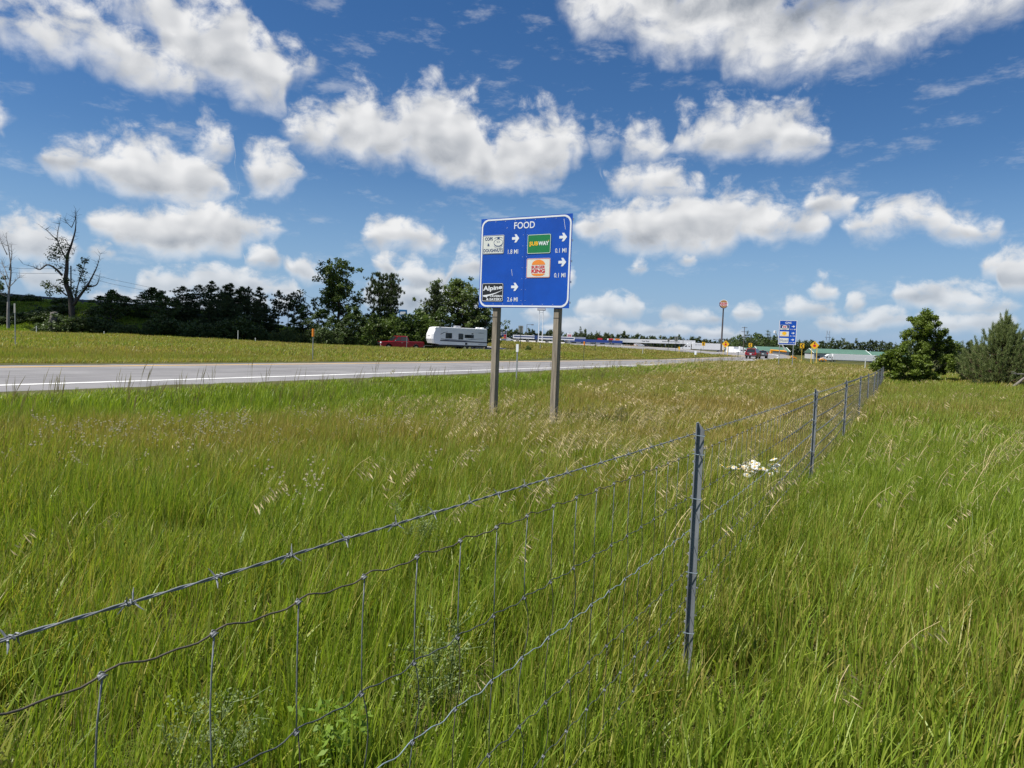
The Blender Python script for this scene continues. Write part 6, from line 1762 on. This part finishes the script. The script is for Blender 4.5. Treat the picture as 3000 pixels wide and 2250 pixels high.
for px_, y0, by, Y, lb in ((107, 955, 984, 66, 'pale stake below the broken snag'), (305, 976, 992, 68, 'pale stake before the dark undergrowth'), (697, 968, 992, 74, 'thin pale stake before the dark pines'), (748, 990, 998, 70, 'short pale stake in the field before the slim pines'), (1191, 985, 1022, 86, 'grey stake standing in front of the red pickup'), (1582, 1008, 1030, 100, 'thin yellowish stake in the field between the timber posts'), (1743, 1000, 1032, 110, 'dark thin stake in the field before the blue store'), (1883, 1012, 1034, 120, 'thin steel stake before the white canopy'), (2053, 1021, 1036, 150, 'thin dark stake before the box trailer'), (2162, 1030, 1046, 128, 'dark stake left of the red SUV'), (2535, 1050, 1066, 70, 'short white stake in the dry grass by the fence end')):
    loc = base(px_, by, Y); h = max(.5, at(px_, y0, Y)[2] - loc[2]); t = thing('marker_stake', lb, 'stake', loc, 0, 'stakes in the fields')
    b = MB(); w_ = .03 if Y < 100 else .045; b.loft([[(a * w_, c * w_, -.3) for a, c in ((-1, -1), (1, -1), (1, 1), (-1, 1))], [(a * w_, c * w_, h - .04) for a, c in ((-1, -1), (1, -1), (1, 1), (-1, 1))], [(a * w_ * .4, c * w_ * .4, h) for a, c in ((-1, -1), (1, -1), (1, 1), (-1, 1))]]); obj('stake', b, green_post if 'dark' in lb[:12] else (panel_white if 'white' in lb or 'pale' in lb else steel_post), t)

# guardrail along the top of the slope
t = thing('guardrail', 'steel guardrail running down the top of the left slope', 'guardrail', (0, 0, 0))
xs_ = np.linspace(-95, -38, 30); pts = []
for x in xs_: pts.append((x, 94.5, gz(x, 94.5)))
b = MB(); 
for dz_, dy_ in ((.52, 0), (.60, -.05), (.66, 0), (.72, -.05), (.80, 0)): pass
rings = []
for p in pts: rings.append([(p[0], p[1] + dy_, p[2] + dz_) for dz_, dy_ in ((.50, 0), (.58, -.06), (.66, -.01), (.74, -.06), (.82, 0), (.82, .02), (.50, .02))])
b.loft(rings); obj('rail', b, mat('dull_rail_steel', (0.16, 0.175, 0.19), .6, .2), t)
for p in pts: b = MB(); b.box(p[0] - .08, p[0] + .08, p[1] + .02, p[1] + .18, p[2] - .3, p[2] + .85); obj('post', b, wood, t)

# ================================================================== FILLING STATIONS
canopy_white = mat('canopy_white', (0.72, 0.73, 0.74), 0.4, var=0.05, scale=.3)
canopy_blue = mat('canopy_navy', (0.02, 0.05, 0.16), 0.4)
store_blue = mat('store_blue', (0.015, 0.05, 0.24), 0.5, var=0.1, scale=.3)
store_wall = mat('store_wall', (0.42, 0.43, 0.44), 0.7, var=0.1, scale=.4)
roof_grey = mat('flat_roof_grey', (0.36, 0.38, 0.40), 0.7, var=0.1, scale=.3)
roof_green = mat('green_metal_roof', (0.085, 0.17, 0.125), 0.5, var=0.12, scale=.3)
col_dark = mat('dark_column', (0.03, 0.035, 0.04), 0.6)
def span(pxa, ya, pxb, yb, Y):
    a, c = at(pxa, ya, Y), at(pxb, yb, Y); return a, c
def local_thing(name, label, cat, pxa, pxb, yb, Y, rz=0.0, group=None):
    """thing whose local x runs along the picture between two columns at distance Y"""
    a, c = at(pxa, yb, Y), at(pxb, yb, Y); mid = (a + c) / 2; ln = float(np.hypot(*(c - a)[:2]))
    return thing(name, label, cat, (mid[0], mid[1], gz(mid[0], mid[1])), rz, group), ln
hz_ = lambda x, y, Y: float(at(x, y, Y)[2])
# blue and white canopy
t, ln = local_thing('station_canopy', 'long white filling station canopy with navy stripe', 'canopy', 1502, 1680, 1004, 232)
z0 = t.location[2]; zt = hz_(1590, 984, 232) - z0; zb = hz_(1590, 994, 232) - z0
b = MB(); b.box(-ln / 2, ln / 2, -4, 4, zb, zt); cp = obj('fascia', b, canopy_white, t)
b = MB(); b.box(-ln / 2 + .3, ln / 2 - .3, -4.02, -3.99, zb + .4 * (zt - zb), zb + .72 * (zt - zb)); obj('stripe', b, canopy_blue, cp)
b = MB(); b.box(-3.1, -1.9, -4.05, -3.99, zb - .1, zt + .1); obj('badge', b, canopy_blue, cp)
for k in range(6):
    x = -ln / 2 + 2 + k * (ln - 4) / 5; b = MB(); b.box(x - .2, x + .2, -.3, .3, -.2, zb); obj('column', b, canopy_white, t)
    b = MB(); b.bbox(x - .9, x - .3, -.5, .5, 0, 1.9, .05); obj('fuel_pump', b, store_wall, t)
# blue store
t, ln = local_thing('blue_store', 'low flat filling station store with bright blue fascia', 'building', 1658, 1815, 1008, 262)
z0 = t.location[2]; zt = hz_(1736, 995, 262) - z0
b = MB(); b.box(-ln / 2, ln / 2, -5, 5, -.3, zt * .5); obj('wall', b, store_wall, t)
b = MB(); b.box(-ln / 2 - .3, ln / 2 + .3, -5.3, 5.3, zt * .5, zt); obj('fascia', b, store_blue, t)
b = MB(); b.box(-ln / 2 + .5, -ln / 2 + 7, -4.5, 5, zt + .002, zt + .75); obj('roof', b, roof_grey, t)
for k in range(5):
    x = -ln / 2 + 2.5 + k * 3.6; b = MB(); b.box(x - .9, x + .9, -5.04, -4.99, .5, zt * .42); w_ = obj('window', b, glass, t)
for x, w_, m_ in ((ln * .1, 1.8, ink_red), (ln * .3, 1.8, ink_red), (ln * .42, 1.6, ink_orange)):
    b = MB(); b.box(x - w_ / 2, x + w_ / 2, -5.2, -5.0, zt + .05, zt + .65); obj('roof_sign', b, m_, t)
# white truck canopy
t, ln = local_thing('truck_canopy', 'very long plain white truck stop canopy on dark columns', 'canopy', 1783, 2027, 1016, 335)
z0 = t.location[2]; rz_ = 0
a, c = at(1783, 991.5, 335), at(2027, 1003, 335)
zl, zr = a[2] - z0, at(2027, 997.5, 335)[2] - z0; hgt = 1.75
b = MB(); b.loft([[(-ln / 2, -6, zl - hgt), (-ln / 2, 6, zl - hgt), (-ln / 2, 6, zl), (-ln / 2, -6, zl)], [(ln / 2, -6, zr - hgt), (ln / 2, 6, zr - hgt), (ln / 2, 6, zr), (ln / 2, -6, zr)]]); cp = obj('fascia', b, canopy_white, t)
zz_ = lambda x: zl + (zr - zl) * (x + ln / 2) / ln
for s_t, x0, x1 in (('Trade Winds', -5.5, -1.8), ('Restaurant and Fuel Stop', 4.5, 12.8)):
    b = MB(); word(b, s_t, x0, x1, 0, .62, -6.02, .02); b.v = [(p[0], p[1], p[2] + zz_(p[0]) - 1.2) for p in b.v]; obj('lettering', b, col_dark, cp)
for k in range(7):
    for s in (-1, 1):
        x = -ln / 2 + 6 + k * (ln - 9) / 6 + .6 * s; b = MB(); b.box(x - .22, x + .22, s * 3 - .2, s * 3 + .2, -.3, zz_(x) - hgt); obj('column', b, col_dark, t)
# green roofed buildings
def barn(label, pxa, pxb, ytop, yeave, by, Y, depth=9.0, gable=True):
    t, ln = local_thing('green_roofed_building', label, 'building', pxa, pxb, by, Y); z0 = t.location[2]
    m_ = (pxa + pxb) / 2; zr, ze = hz_(m_, ytop, Y) - z0, hz_(m_, yeave, Y) - z0; ze = max(ze, 1.0); zr = max(zr, ze + .5)
    b = MB(); b.box(-ln / 2, ln / 2, -depth / 2, depth / 2, -1.0, ze); obj('wall', b, store_wall, t)
    b = MB(); b.prism([(0, 0)], 0, 0) if False else None
    b.loft([[(-ln / 2 - .4, -depth / 2 - .5, ze - .05), (-ln / 2 - .4, depth / 2 + .5, ze - .05), (-ln / 2 - .4, 0, zr)], [(ln / 2 + .4, -depth / 2 - .5, ze - .05), (ln / 2 + .4, depth / 2 + .5, ze - .05), (ln / 2 + .4, 0, zr)]]); rf = obj('roof', b, roof_green, t)
    b = MB()
    for sx in (-1, 1):
        for s in (-1, 1): b.tube([(sx * (ln / 2 + .42), s * (depth / 2 + .5), ze - .05), (sx * (ln / 2 + .42), 0, zr)], .12, 4)
    obj('bargeboard', b, canopy_white, rf)
    for k in range(max(2, int(ln / 5))):
        x = -ln / 2 + 2 + k * 5; b = MB(); b.box(x, x + 1.2, -depth / 2 - .03, -depth / 2 + .02, .6, 1.6); obj('window', b, glass, t)
barn('long green roofed building behind the right hand semi truck', 2370, 2532, 1023, 1036, 1056, 380, 12)
barn('smaller green roofed building behind the spreading shrub', 2533, 2640, 1031, 1042, 1056, 395, 9)
barn('green roofed building behind the crane lift and SUV', 2212, 2300, 1016, 1028, 1042, 345, 10)
barn('grey eaved green roofed shed behind the stake rack', 2130, 2212, 1018, 1024, 1036, 350, 8)

# --- pole signs
dark_steel = mat('dark_steel_pole', (0.10, 0.085, 0.085), 0.5, 0.3, var=0.15, scale=.5)
t, _ = local_thing('burger_pole_sign', 'round burger restaurant sign on a very tall dark pole', 'pole sign', 2110, 2118, 1016, 300)
p = at(2113, 1016, 300); t.location = (p[0], p[1], gz(p[0], p[1])); z0 = t.location[2]; t.rotation_euler = (0, 0, math.radians(-16))
zc_s = hz_(2119, 891, 300) - z0; rd = 12.9 * 300 / FOC
b = MB(); b.disc((0, 0, zc_s / 2 - rd / 2), .42, 'z', 14, zc_s - rd + .4, .28); obj('pole', b, dark_steel, t)
b = MB(); b.disc((0, 0, zc_s), rd, 'y', 32, 1.1); dk = obj('sign_drum', b, canopy_white, t)
qd = lambda a, c: (a * rd, zc_s + c * rd); dull_bun = mat('faded_bun_orange', (0.38, 0.20, 0.07), .5)
b = MB(); ell(b, qd, 0, .38, .70, .48, -.56, 0, 180); obj('bun_top', b, dull_bun, dk); b = MB(); ell(b, qd, 0, -.40, .70, .45, -.56, 180, 360); obj('bun_bottom', b, dull_bun, dk)
for s_t, c0, c1, x_ in (('BURGER', .04, .32, .80), ('KING', -.34, -.02, .68)):
    b = MB(); word(b, s_t, -x_ * rd, x_ * rd, zc_s + c0 * rd, zc_s + c1 * rd, -.565, .06); obj('lettering', b, ink_red, dk)
b = MB(); ell(b, qd, 0, -.02, .96, .96, -.56, 150, 330, ri=.84); obj('crescent', b, ink_blue, dk)
# tall twin pole sign seen under the food sign
t, _ = local_thing('twin_pole_sign', 'tall grey twin pole sign behind the food sign', 'pole sign', 1577, 1588, 1004, 225); z0 = t.location[2]
zt = hz_(1582, 896, 225) - z0; zb = hz_(1582, 910, 225) - z0
b = MB(); b.bbox(-1.35, 1.35, -.3, .3, zb, zt, .05); bd = obj('sign_box', b, rv_grey, t)
b = MB(); b.box(-1.2, 1.2, -.32, -.3, zb + .25, zb + .7); obj('lettering_band', b, canopy_white, bd)
for s in (-1, 1): b = MB(); b.disc((s * .62, 0, zb / 2), .15, 'z', 10, zb, .09); obj('pole', b, canopy_white, t)
for z in (zb * .95,): b = MB(); b.box(-.62, .62, -.05, .05, z - .05, z + .05); obj('cross_bar', b, canopy_white, t)
# fuel price sign
t, _ = local_thing('fuel_price_sign', 'white and navy fuel price sign beside the timber post', 'pole sign', 1467, 1484, 1000, 205); z0 = t.location[2]
zt = hz_(1475, 967, 205) - z0; zb = hz_(1475, 998, 205) - z0; w_ = 17 * 205 / FOC / 2; hh = zt - zb
b = MB(); b.bbox(-w_, w_, -.2, .2, zb, zt, .04); bd = obj('sign_box', b, canopy_white, t)
for x0, x1, v0, v1, m_ in ((-.85, .85, .05, .38, canopy_blue), (-.85, -.05, .42, .62, canopy_blue), (.0, .85, .42, .62, ink_red), (-.85, -.05, .66, .80, ink_yellow), (.0, .85, .66, .80, ink_red), (-.85, .85, .87, .96, canopy_blue)):
    b = MB(); b.box(x0 * w_, x1 * w_, -.215, -.2, zt - v1 * hh, zt - v0 * hh); obj('price_panel', b, m_, bd)
b = MB(); word(b, 'M', -.4 * w_, .4 * w_, zt - .33 * hh, zt - .12 * hh, -.22, .05); obj('lettering', b, canopy_white, bd)
for s in (-1, 1): b = MB(); b.box(s * w_ * .6 - .08, s * w_ * .6 + .08, -.08, .08, -.3, zb); obj('post', b, steel_post, t)
# white burger board over the store
t, _ = local_thing('burger_board', 'small white burger board on the blue store roof', 'pole sign', 1660, 1675, 1004, 250); z0 = t.location[2]
zt, zb = hz_(1667, 977, 250) - z0, hz_(1667, 989, 250) - z0
b = MB(); b.bbox(-.95, .95, -.2, .2, zb, zt, .05); bd = obj('sign_box', b, canopy_white, t)
b = MB(); word(b, 'BURGER', -.7, .7, zb + .75, zb + 1.1, -.215, .05); word(b, 'KING', -.7, .7, zb + .3, zb + .68, -.215, .05); obj('lettering', b, ink_red, bd)
b = MB(); b.box(-.15, .15, -.15, .15, -.3, zb); obj('post', b, steel_post, t)
# blue motel sign above the trees
t, _ = local_thing('blue_roof_sign', 'blue and white sign showing above the trees left of camper', 'pole sign', 1167, 1190, 1000, 190); z0 = t.location[2]
zt, zb = hz_(1178, 907, 190) - z0, hz_(1178, 925, 190) - z0
b = MB(); b.bbox(-1.1, 1.1, -.25, .25, zb, zt, .05); bd = obj('sign_box', b, mat('teal_blue_sign', (0.01, 0.12, 0.30), .4), t)
b = MB(); b.raw([(-.95, -.27, zb + .45), (-.7, -.27, zb + .30), (.7, -.27, zb + .45), (.75, -.27, zb + 1.15), (-.65, -.27, zb + 1.1), (-.75, -.27, zb + .85)], [(0, 1, 2, 3, 4, 5)]); obj('white_mark', b, canopy_white, bd)
b = MB(); b.disc((0, 0, zb / 2), .2, 'z', 10, zb + .2); obj('pole', b, steel_post, t)

# --- utility poles, lamps, pylon
pole_wood = mat('utility_pole_wood', (0.12, 0.10, 0.085), 0.9, var=0.3, scale=2)
def upole(label, px_, y0, by, Y, arms, group='utility poles'):
    p = at(px_, by, Y); z0 = gz(p[0], p[1]); h = hz_(px_, y0, Y) - z0
    t = thing('utility_pole', label, 'utility pole', (p[0], p[1], z0), math.radians(-10), group)
    b = MB(); b.disc((0, 0, h / 2 - .2), .17 * Y / 260, 'z', 8, h + .4, .11 * Y / 260); obj('pole', b, pole_wood, t)
    for f, w_ in arms: b = MB(); b.box(-w_ / 2, w_ / 2, -.12, -.02, h * f - .08, h * f + .08); a_ = obj('cross_arm', b, pole_wood, t)
upole('tall wooden utility pole with three cross arms behind the SUV', 2177, 957, 1036, 260, ((.97, 2.0), (.83, 2.2), (.66, 1.9)))
upole('thin distant utility pole right of the timber post', 1641, 962, 1003, 330, ((.95, 1.5), (.7, 1.6)))
def lamp_post(label, px_, y0, by, Y, double, m_=dark_steel):
    p = at(px_, by, Y); z0 = gz(p[0], p[1]); h = hz_(px_, y0, Y) - z0
    t = thing('lamp_post', label, 'lamp post', (p[0], p[1], z0), 0, 'lamp posts at the stations')
    b = MB(); b.disc((0, 0, h / 2), .12, 'z', 8, h, .08); obj('pole', b, m_, t)
    for s in ((-1, 1) if double else (1,)):
        b = MB(); b.box(min(0, s * 2.0), max(0, s * 2.0), -.06, .06, h - .12, h); obj('arm', b, m_, t); b = MB(); b.bbox(s * 2.0 - .45, s * 2.0 + .45, -.25, .25, h - .25, h + .05, .05); obj('lamp_head', b, m_, t)
lamp_post('single arm lamp post left of the twin pole sign', 1542, 950, 1002, 250, False)
lamp_post('single arm lamp post at the right end of white canopy', 2000, 995, 1022, 320, False)
lamp_post('short single arm lamp post above the box trailer', 2072, 1001, 1024, 340, False)
lamp_post('double arm lamp post left of the burger pole', 2103, 994, 1024, 330, True)
lamp_post('double arm lamp post above the stop ahead sign', 2125, 993, 1024, 330, True)
p = at(208, 845, 118); z0 = gz(p[0], p[1]); t = thing('street_lamp', 'wooden lamp pole seen through the half dead oak', 'lamp post', (p[0], p[1], z0)); h = hz_(208, 782, 118) - z0
b = MB(); b.disc((0, 0, h / 2), .13, 'z', 8, h + .4, .10); obj('pole', b, pole_wood, t); b = MB(); b.tube([(0, 0, h - .8), (.35, 0, h - .55), (.6, 0, h - .5)], .03, 5); obj('arm', b, dark_steel, t); b = MB(); b.disc((.65, 0, h - .6), .16, 'z', 10, .22, .08); obj('lamp_head', b, canopy_white, t)
# overhead wires from that pole towards the wood
for k, (dz_, lb) in enumerate(((.1, 'upper overhead wire crossing behind the half dead oak'), (.9, 'lower overhead wire crossing behind the half dead oak'))):
    a = np.array([p[0], p[1], z0 + h - .2 - dz_]); c1 = at(470, 848 + 12 * k, 150); c0 = at(-80, 776 + 14 * k, 112)
    b = MB(); b.tube([c0, (c0 + a) / 2 - np.array([0, 0, .3]), a, (a * .6 + c1 * .4) - np.array([0, 0, .25]), c1], .022, 4); tag(obj('overhead_wire', b, plastic), lb, 'wire', 'overhead wires')
# lattice pylon far right
p = at(2423, 1030, 900); z0 = gz(p[0], p[1]); h = hz_(2422, 968, 900) - z0; t = thing('pylon', 'far lattice power pylon above the green roofs', 'pylon', (p[0], p[1], z0), .3)
for s in (-1, 1):
    b = MB(); b.tube([(s * 3.6, 0, 0), (s * 2.2, 0, h)], .28, 4); obj('leg', b, rv_grey, t)
    b = MB(); b.tube([(s * 2.2, 0, h), (s * .3, 0, h * .82)], .2, 4); obj('brace', b, rv_grey, t); b = MB(); b.tube([(s * 3.4, 0, h * .12), (-s * 2.6, 0, h * .72)], .18, 4); obj('brace', b, rv_grey, t)
b = MB(); b.box(-5, 5, -.2, .2, h * .72 - .25, h * .72 + .25); obj('cross_arm', b, rv_grey, t)
# --- boom lift, containers, machines behind the GAS sign
mach_y = mat('machine_yellow', (0.70, 0.30, 0.015), 0.45, var=0.1, scale=1)
bin_green = mat('green_container', (0.01, 0.10, 0.05), 0.5, var=0.15, scale=1)
p = at(2285, 1040, 270); t = thing('boom_lift', 'white boom crane on orange base behind the GAS sign', 'crane', (p[0], p[1], gz(p[0], p[1]) + .05)); z0 = t.location[2]
def Wl(x, y): q = at(x, y, 270); return np.array([q[0] - p[0], 0, q[2] - z0])
b = MB(); b.tube([Wl(2303, 1030), Wl(2271, 974)], [.28, .2], 6); obj('boom', b, canopy_white, t)
b = MB(); q = Wl(2271, 974); b.bbox(q[0] - .45, q[0] + .35, -.5, .5, q[2] - .3, q[2] + .7, .05); obj('basket', b, canopy_white, t)
b = MB(); a, c = Wl(2257, 1026), Wl(2304, 1030); b.tube([a, c], [.32, .42], 4); obj('lower_boom', b, mach_y, t)
b = MB(); q = Wl(2260, 1030); b.bbox(q[0] - .5, q[0] + .3, -.6, .6, max(.2, q[2] - 1.2), q[2] + .2, .05); obj('turret', b, mach_y, t)
b = MB(); q = Wl(2300, 1030); b.bbox(q[0] - .8, q[0] + .8, -1, 1, .4, 1.3, .1); obj('carriage', b, mach_y, t)
for x in (-.8, .8): wheel(t, q[0] + x, -1.0, .45, .45, .3, -1)
for px_, w_, lb in ((2280, 3.9, 'long green steel container below the orange crane'), (2258, 1.6, 'small green waste bin left of the container')):
    q = at(px_, 1041, 262); c = thing('steel_container', lb, 'container', (q[0], q[1], gz(q[0], q[1])), 0, 'green containers'); b = MB(); b.loft([[(-w_ / 2 + .2, -1, .15), (w_ / 2 - .2, -1, .15), (w_ / 2 - .2, 1, .15), (-w_ / 2 + .2, 1, .15)], [(-w_ / 2, -1.1, 1.5), (w_ / 2, -1.1, 1.5), (w_ / 2, 1.1, 1.5), (-w_ / 2, 1.1, 1.5)]]); bd = obj('body', b, bin_green, c)
    b = MB()
    for k in range(int(w_ / .6)): x = -w_ / 2 + .4 + k * .6; b.box(x - .05, x + .05, -1.13, -1.02, .3, 1.45)
    obj('ribs', b, bin_green, bd); b = MB(); b.box(-w_ / 2 - .03, w_ / 2 + .03, -1.14, 1.14, 1.5, 1.6); obj('rim', b, bin_green, c)
for px_, by, Y, lb in ((2321, 1043, 240, 'small orange machine between container and chevron post'), (2408, 1052, 260, 'orange loader parked before the right hand semi truck')):
    q = at(px_, by, Y); c = thing('loader', lb, 'machine', (q[0], q[1], gz(q[0], q[1]) + .05), 0, 'orange machines'); 
    b = MB(); b.bbox(-.9, .9, -.6, .6, .4, 1.0, .08); obj('body', b, mach_y, c); b = MB(); b.tube([(-.6, -.5, .9), (.2, -.5, 1.5), (1.1, -.5, .8)], .09, 5); b.tube([(-.6, .5, .9), (.2, .5, 1.5), (1.1, .5, .8)], .09, 5); obj('lift_arm', b, mach_y, c)
    b = MB(); b.prism([(1.0, .3), (1.5, .2), (1.45, .9), (1.1, .95)], -.7, .7); obj('bucket', b, mach_y, c)
    for x in (-.6, .6):
        for s in (-1, 1): wheel(c, x, s * .7, .38, .38, .25, s)
# parked vehicles under the white canopy and sand coloured crates
for px_, by, Y, pt, lb in ((1872, 1013, 310, canopy_white, 'white car parked under the left of the white canopy'), (1483, 1000, 225, canopy_white, 'white car parked beside the fuel price sign'), (1890, 1013, 312, plastic, 'black car parked next to the white canopy car')):
    q = at(px_, by, Y); suv('parked_car', lb, (q[0], q[1], gz(q[0], q[1]) + .12), .4, pt, 1.5, 2.2)
tan = mat('sand_crate', (0.42, 0.30, 0.18), 0.7, var=0.15, scale=1)
for px_, w_, lb in ((1848, 2.6, 'sand coloured crate on the ground before the canopy'), (1833, 1.5, 'pale block stack right of the blue store')):
    q = at(px_, 1013, 255); c = thing('crate', lb, 'crate', (q[0], q[1], gz(q[0], q[1])), .1, 'crates by the store')
    b = MB(); b.bbox(-w_, w_, -.8, .8, 0, 1.0, .05); obj('body', b, tan if 'sand' in lb else store_wall, c); b = MB()
    for k in range(5): x = -w_ + .2 + k * (2 * w_ - .4) / 4; b.box(x - .08, x + .08, -.83, -.79, .05, .95)
    obj('battens', b, rust if 'sand' in lb else roof_grey, c)

# ================================================================== SMALL PLANTS ONE CAN PICK OUT
# daisies inside the fence
DAISY_C = mat('daisy_centre', (0.75, 0.45, 0.02), 0.6)
dq = at(2205, 1345, 7.0); loc = (dq[0], dq[1], gz(dq[0], dq[1]))
dz_t = thing('daisy_clump', 'clump of white daisies just beyond the second fence post', 'flowers', loc)
r = np.random.default_rng(17); sb = MB()
pm = MB()
for k in range(14):
    a = 2 * PI * k / 14; u1, v1 = math.cos(a), math.sin(a); pm.raw([(u1 * .007, v1 * .007, .002), (u1 * .018 - v1 * .006, v1 * .018 + u1 * .006, .004), (u1 * .034, v1 * .034, -.002), (u1 * .018 + v1 * .006, v1 * .018 - u1 * .006, .004)], [(0, 1, 2, 3)])
PMm = bpy.data.meshes.new('petals'); PMm.from_pydata(pm.v, [], pm.f); PMm.materials.append(leaf_mat('daisy_petals', (.72, .72, .70), (.82, .82, .80), .25, .5, tint=1.0))
cm2 = MB(); cm2.disc((0, 0, .004), .009, 'z', 8, .008, .006); CMm = bpy.data.meshes.new('flower_centre'); CMm.from_pydata(cm2.v, [], cm2.f); CMm.materials.append(DAISY_C)
for k in range(34):
    p = np.array([r.normal(0, .13), r.normal(0, .11), .36 + r.normal(0, .04)]); sb.tube([(p[0] * .6, p[1] * .6, 0), (p[0] * .9, p[1] * .9, p[2] * .6), p], .0025, 4)
    f = bpy.data.objects.new('flower_head', PMm); COL.objects.link(f); f.parent = dz_t; f.location = p; f.rotation_euler = (r.normal(.35, .3), r.normal(-.1, .3), r.random() * 6); f.scale = (1.25,) * 3
    c = bpy.data.objects.new('flower_centre', CMm); COL.objects.link(c); c.parent = f
obj('stems', sb, LEAF_BRIGHT, dz_t)
# brown dock spikes
DOCK = mat('brown_dock_seed', (0.075, 0.04, 0.018), 0.9, var=0.4, scale=40)
for px_, py_, Y, lb in ((751, 1500, 5.4, 'dark brown dock spike beyond the barbed wire'), (411, 1560, 4.9, 'tall brown dock spike in the left meadow'), (671, 1612, 4.5, 'short dark dock spike before the barbed wire'), (452, 1660, 4.2, 'slim brown dock spike near the left fence wires'), (108, 2030, 2.6, 'rusty brown dock spike at the near fence corner')):
    q = at(px_, py_, Y); g0 = gz(q[0], q[1]); h = q[2] - g0 + .06; t = thing('dock_plant', lb, 'weed', (q[0], q[1], g0), 0, 'dock spikes in the meadow')
    b = MB(); b.tube([(0, 0, -.05), (.01, 0, h * .6), (.02, 0, h)], .003, 5); obj('stem', b, DOCK, t)
    b = MB(); r = np.random.default_rng(int(px_))
    for k in range(70):
        z = h - .13 + .14 * r.random(); a = r.random() * 6.28; w_ = .013 * (1 - abs((z - h + .07) / .09) ** 2 * .7); x, y = .02 + w_ * math.cos(a), w_ * math.sin(a)
        b.raw([(x - .005, y, z), (x, y + .005, z + .002), (x + .005, y, z + .006), (x, y - .005, z + .004)], [(0, 1, 2, 3)])
    obj('seed_spike', b, DOCK, t)
# pale wispy weeds and a leafy one by the wires
WISP = leaf_mat('pale_wispy_weed', (0.11, 0.16, 0.05), (0.23, 0.28, 0.11), .25, .6)
def wispy(label, px_, py_, Y, h, seed):
    q = at(px_, py_, Y); loc = (q[0], q[1], gz(q[0], q[1])); r = np.random.default_rng(seed); t = thing('wispy_weed', label, 'weed', loc, 0, 'pale wispy weeds'); b = MB(); C = []
    for s in range(5):
        top = np.array([r.normal(0, .09), r.normal(0, .07), h * (.8 + .25 * r.random())]); st = bent((r.normal(0, .015), r.normal(0, .015), 0), top, 6, .08, r); b.tube(st, np.linspace(.003, .0012, 7), 4, cap=False)
        for k in range(11):
            i = r.integers(2, 7); e = st[i] + np.array([r.normal(0, .06), r.normal(0, .06), .03 + .06 * r.random()]); b.tube(bent(st[i], e, 2, .1, r), [.0016, .0012, .0008], 3, cap=False); C.append(e); C.append((e + st[i]) / 2)
    obj('stems', b, WISP, t); V, bv = leaves_at(C, .025, 9, .006, r, 1.0); obj('leaves', quads('leaves', V, bv), WISP, t)
wispy('pale wispy weed tangled behind the lower fence wires', 1290, 2010, 2.55, .40, 81)
wispy('thin pale weed leaning by the second line wire', 560, 2190, 2.1, .30, 82)
wispy('pale feathery weed standing in mid meadow', 1230, 1640, 4.4, .40, 83)
q = at(1010, 2240, 2.15); loc = (q[0], q[1], gz(q[0], q[1])); t = thing('leafy_weed', 'bright leafy weed at the foot of the near fence wires', 'weed', loc); r = np.random.default_rng(91)
b = MB(); C = []
for s in range(4):
    top = np.array([r.normal(0, .06), r.normal(0, .06), .30]); st = bent((0, 0, 0), top, 5, .05, r); b.tube(st, np.linspace(.004, .002, 6), 5); C += [st[i] + r.normal(0, .03, 3) for i in (2, 3, 4, 5) for _ in range(3)]
obj('stems', b, LEAF_BRIGHT, t); V, bv = leaves_at(C, .05, 9, .014, r, .8); obj('leaves', quads('leaves', V, bv), leaf_mat('fresh_weed_leaves', (.10, .18, .02), (.22, .32, .04), .35), t)
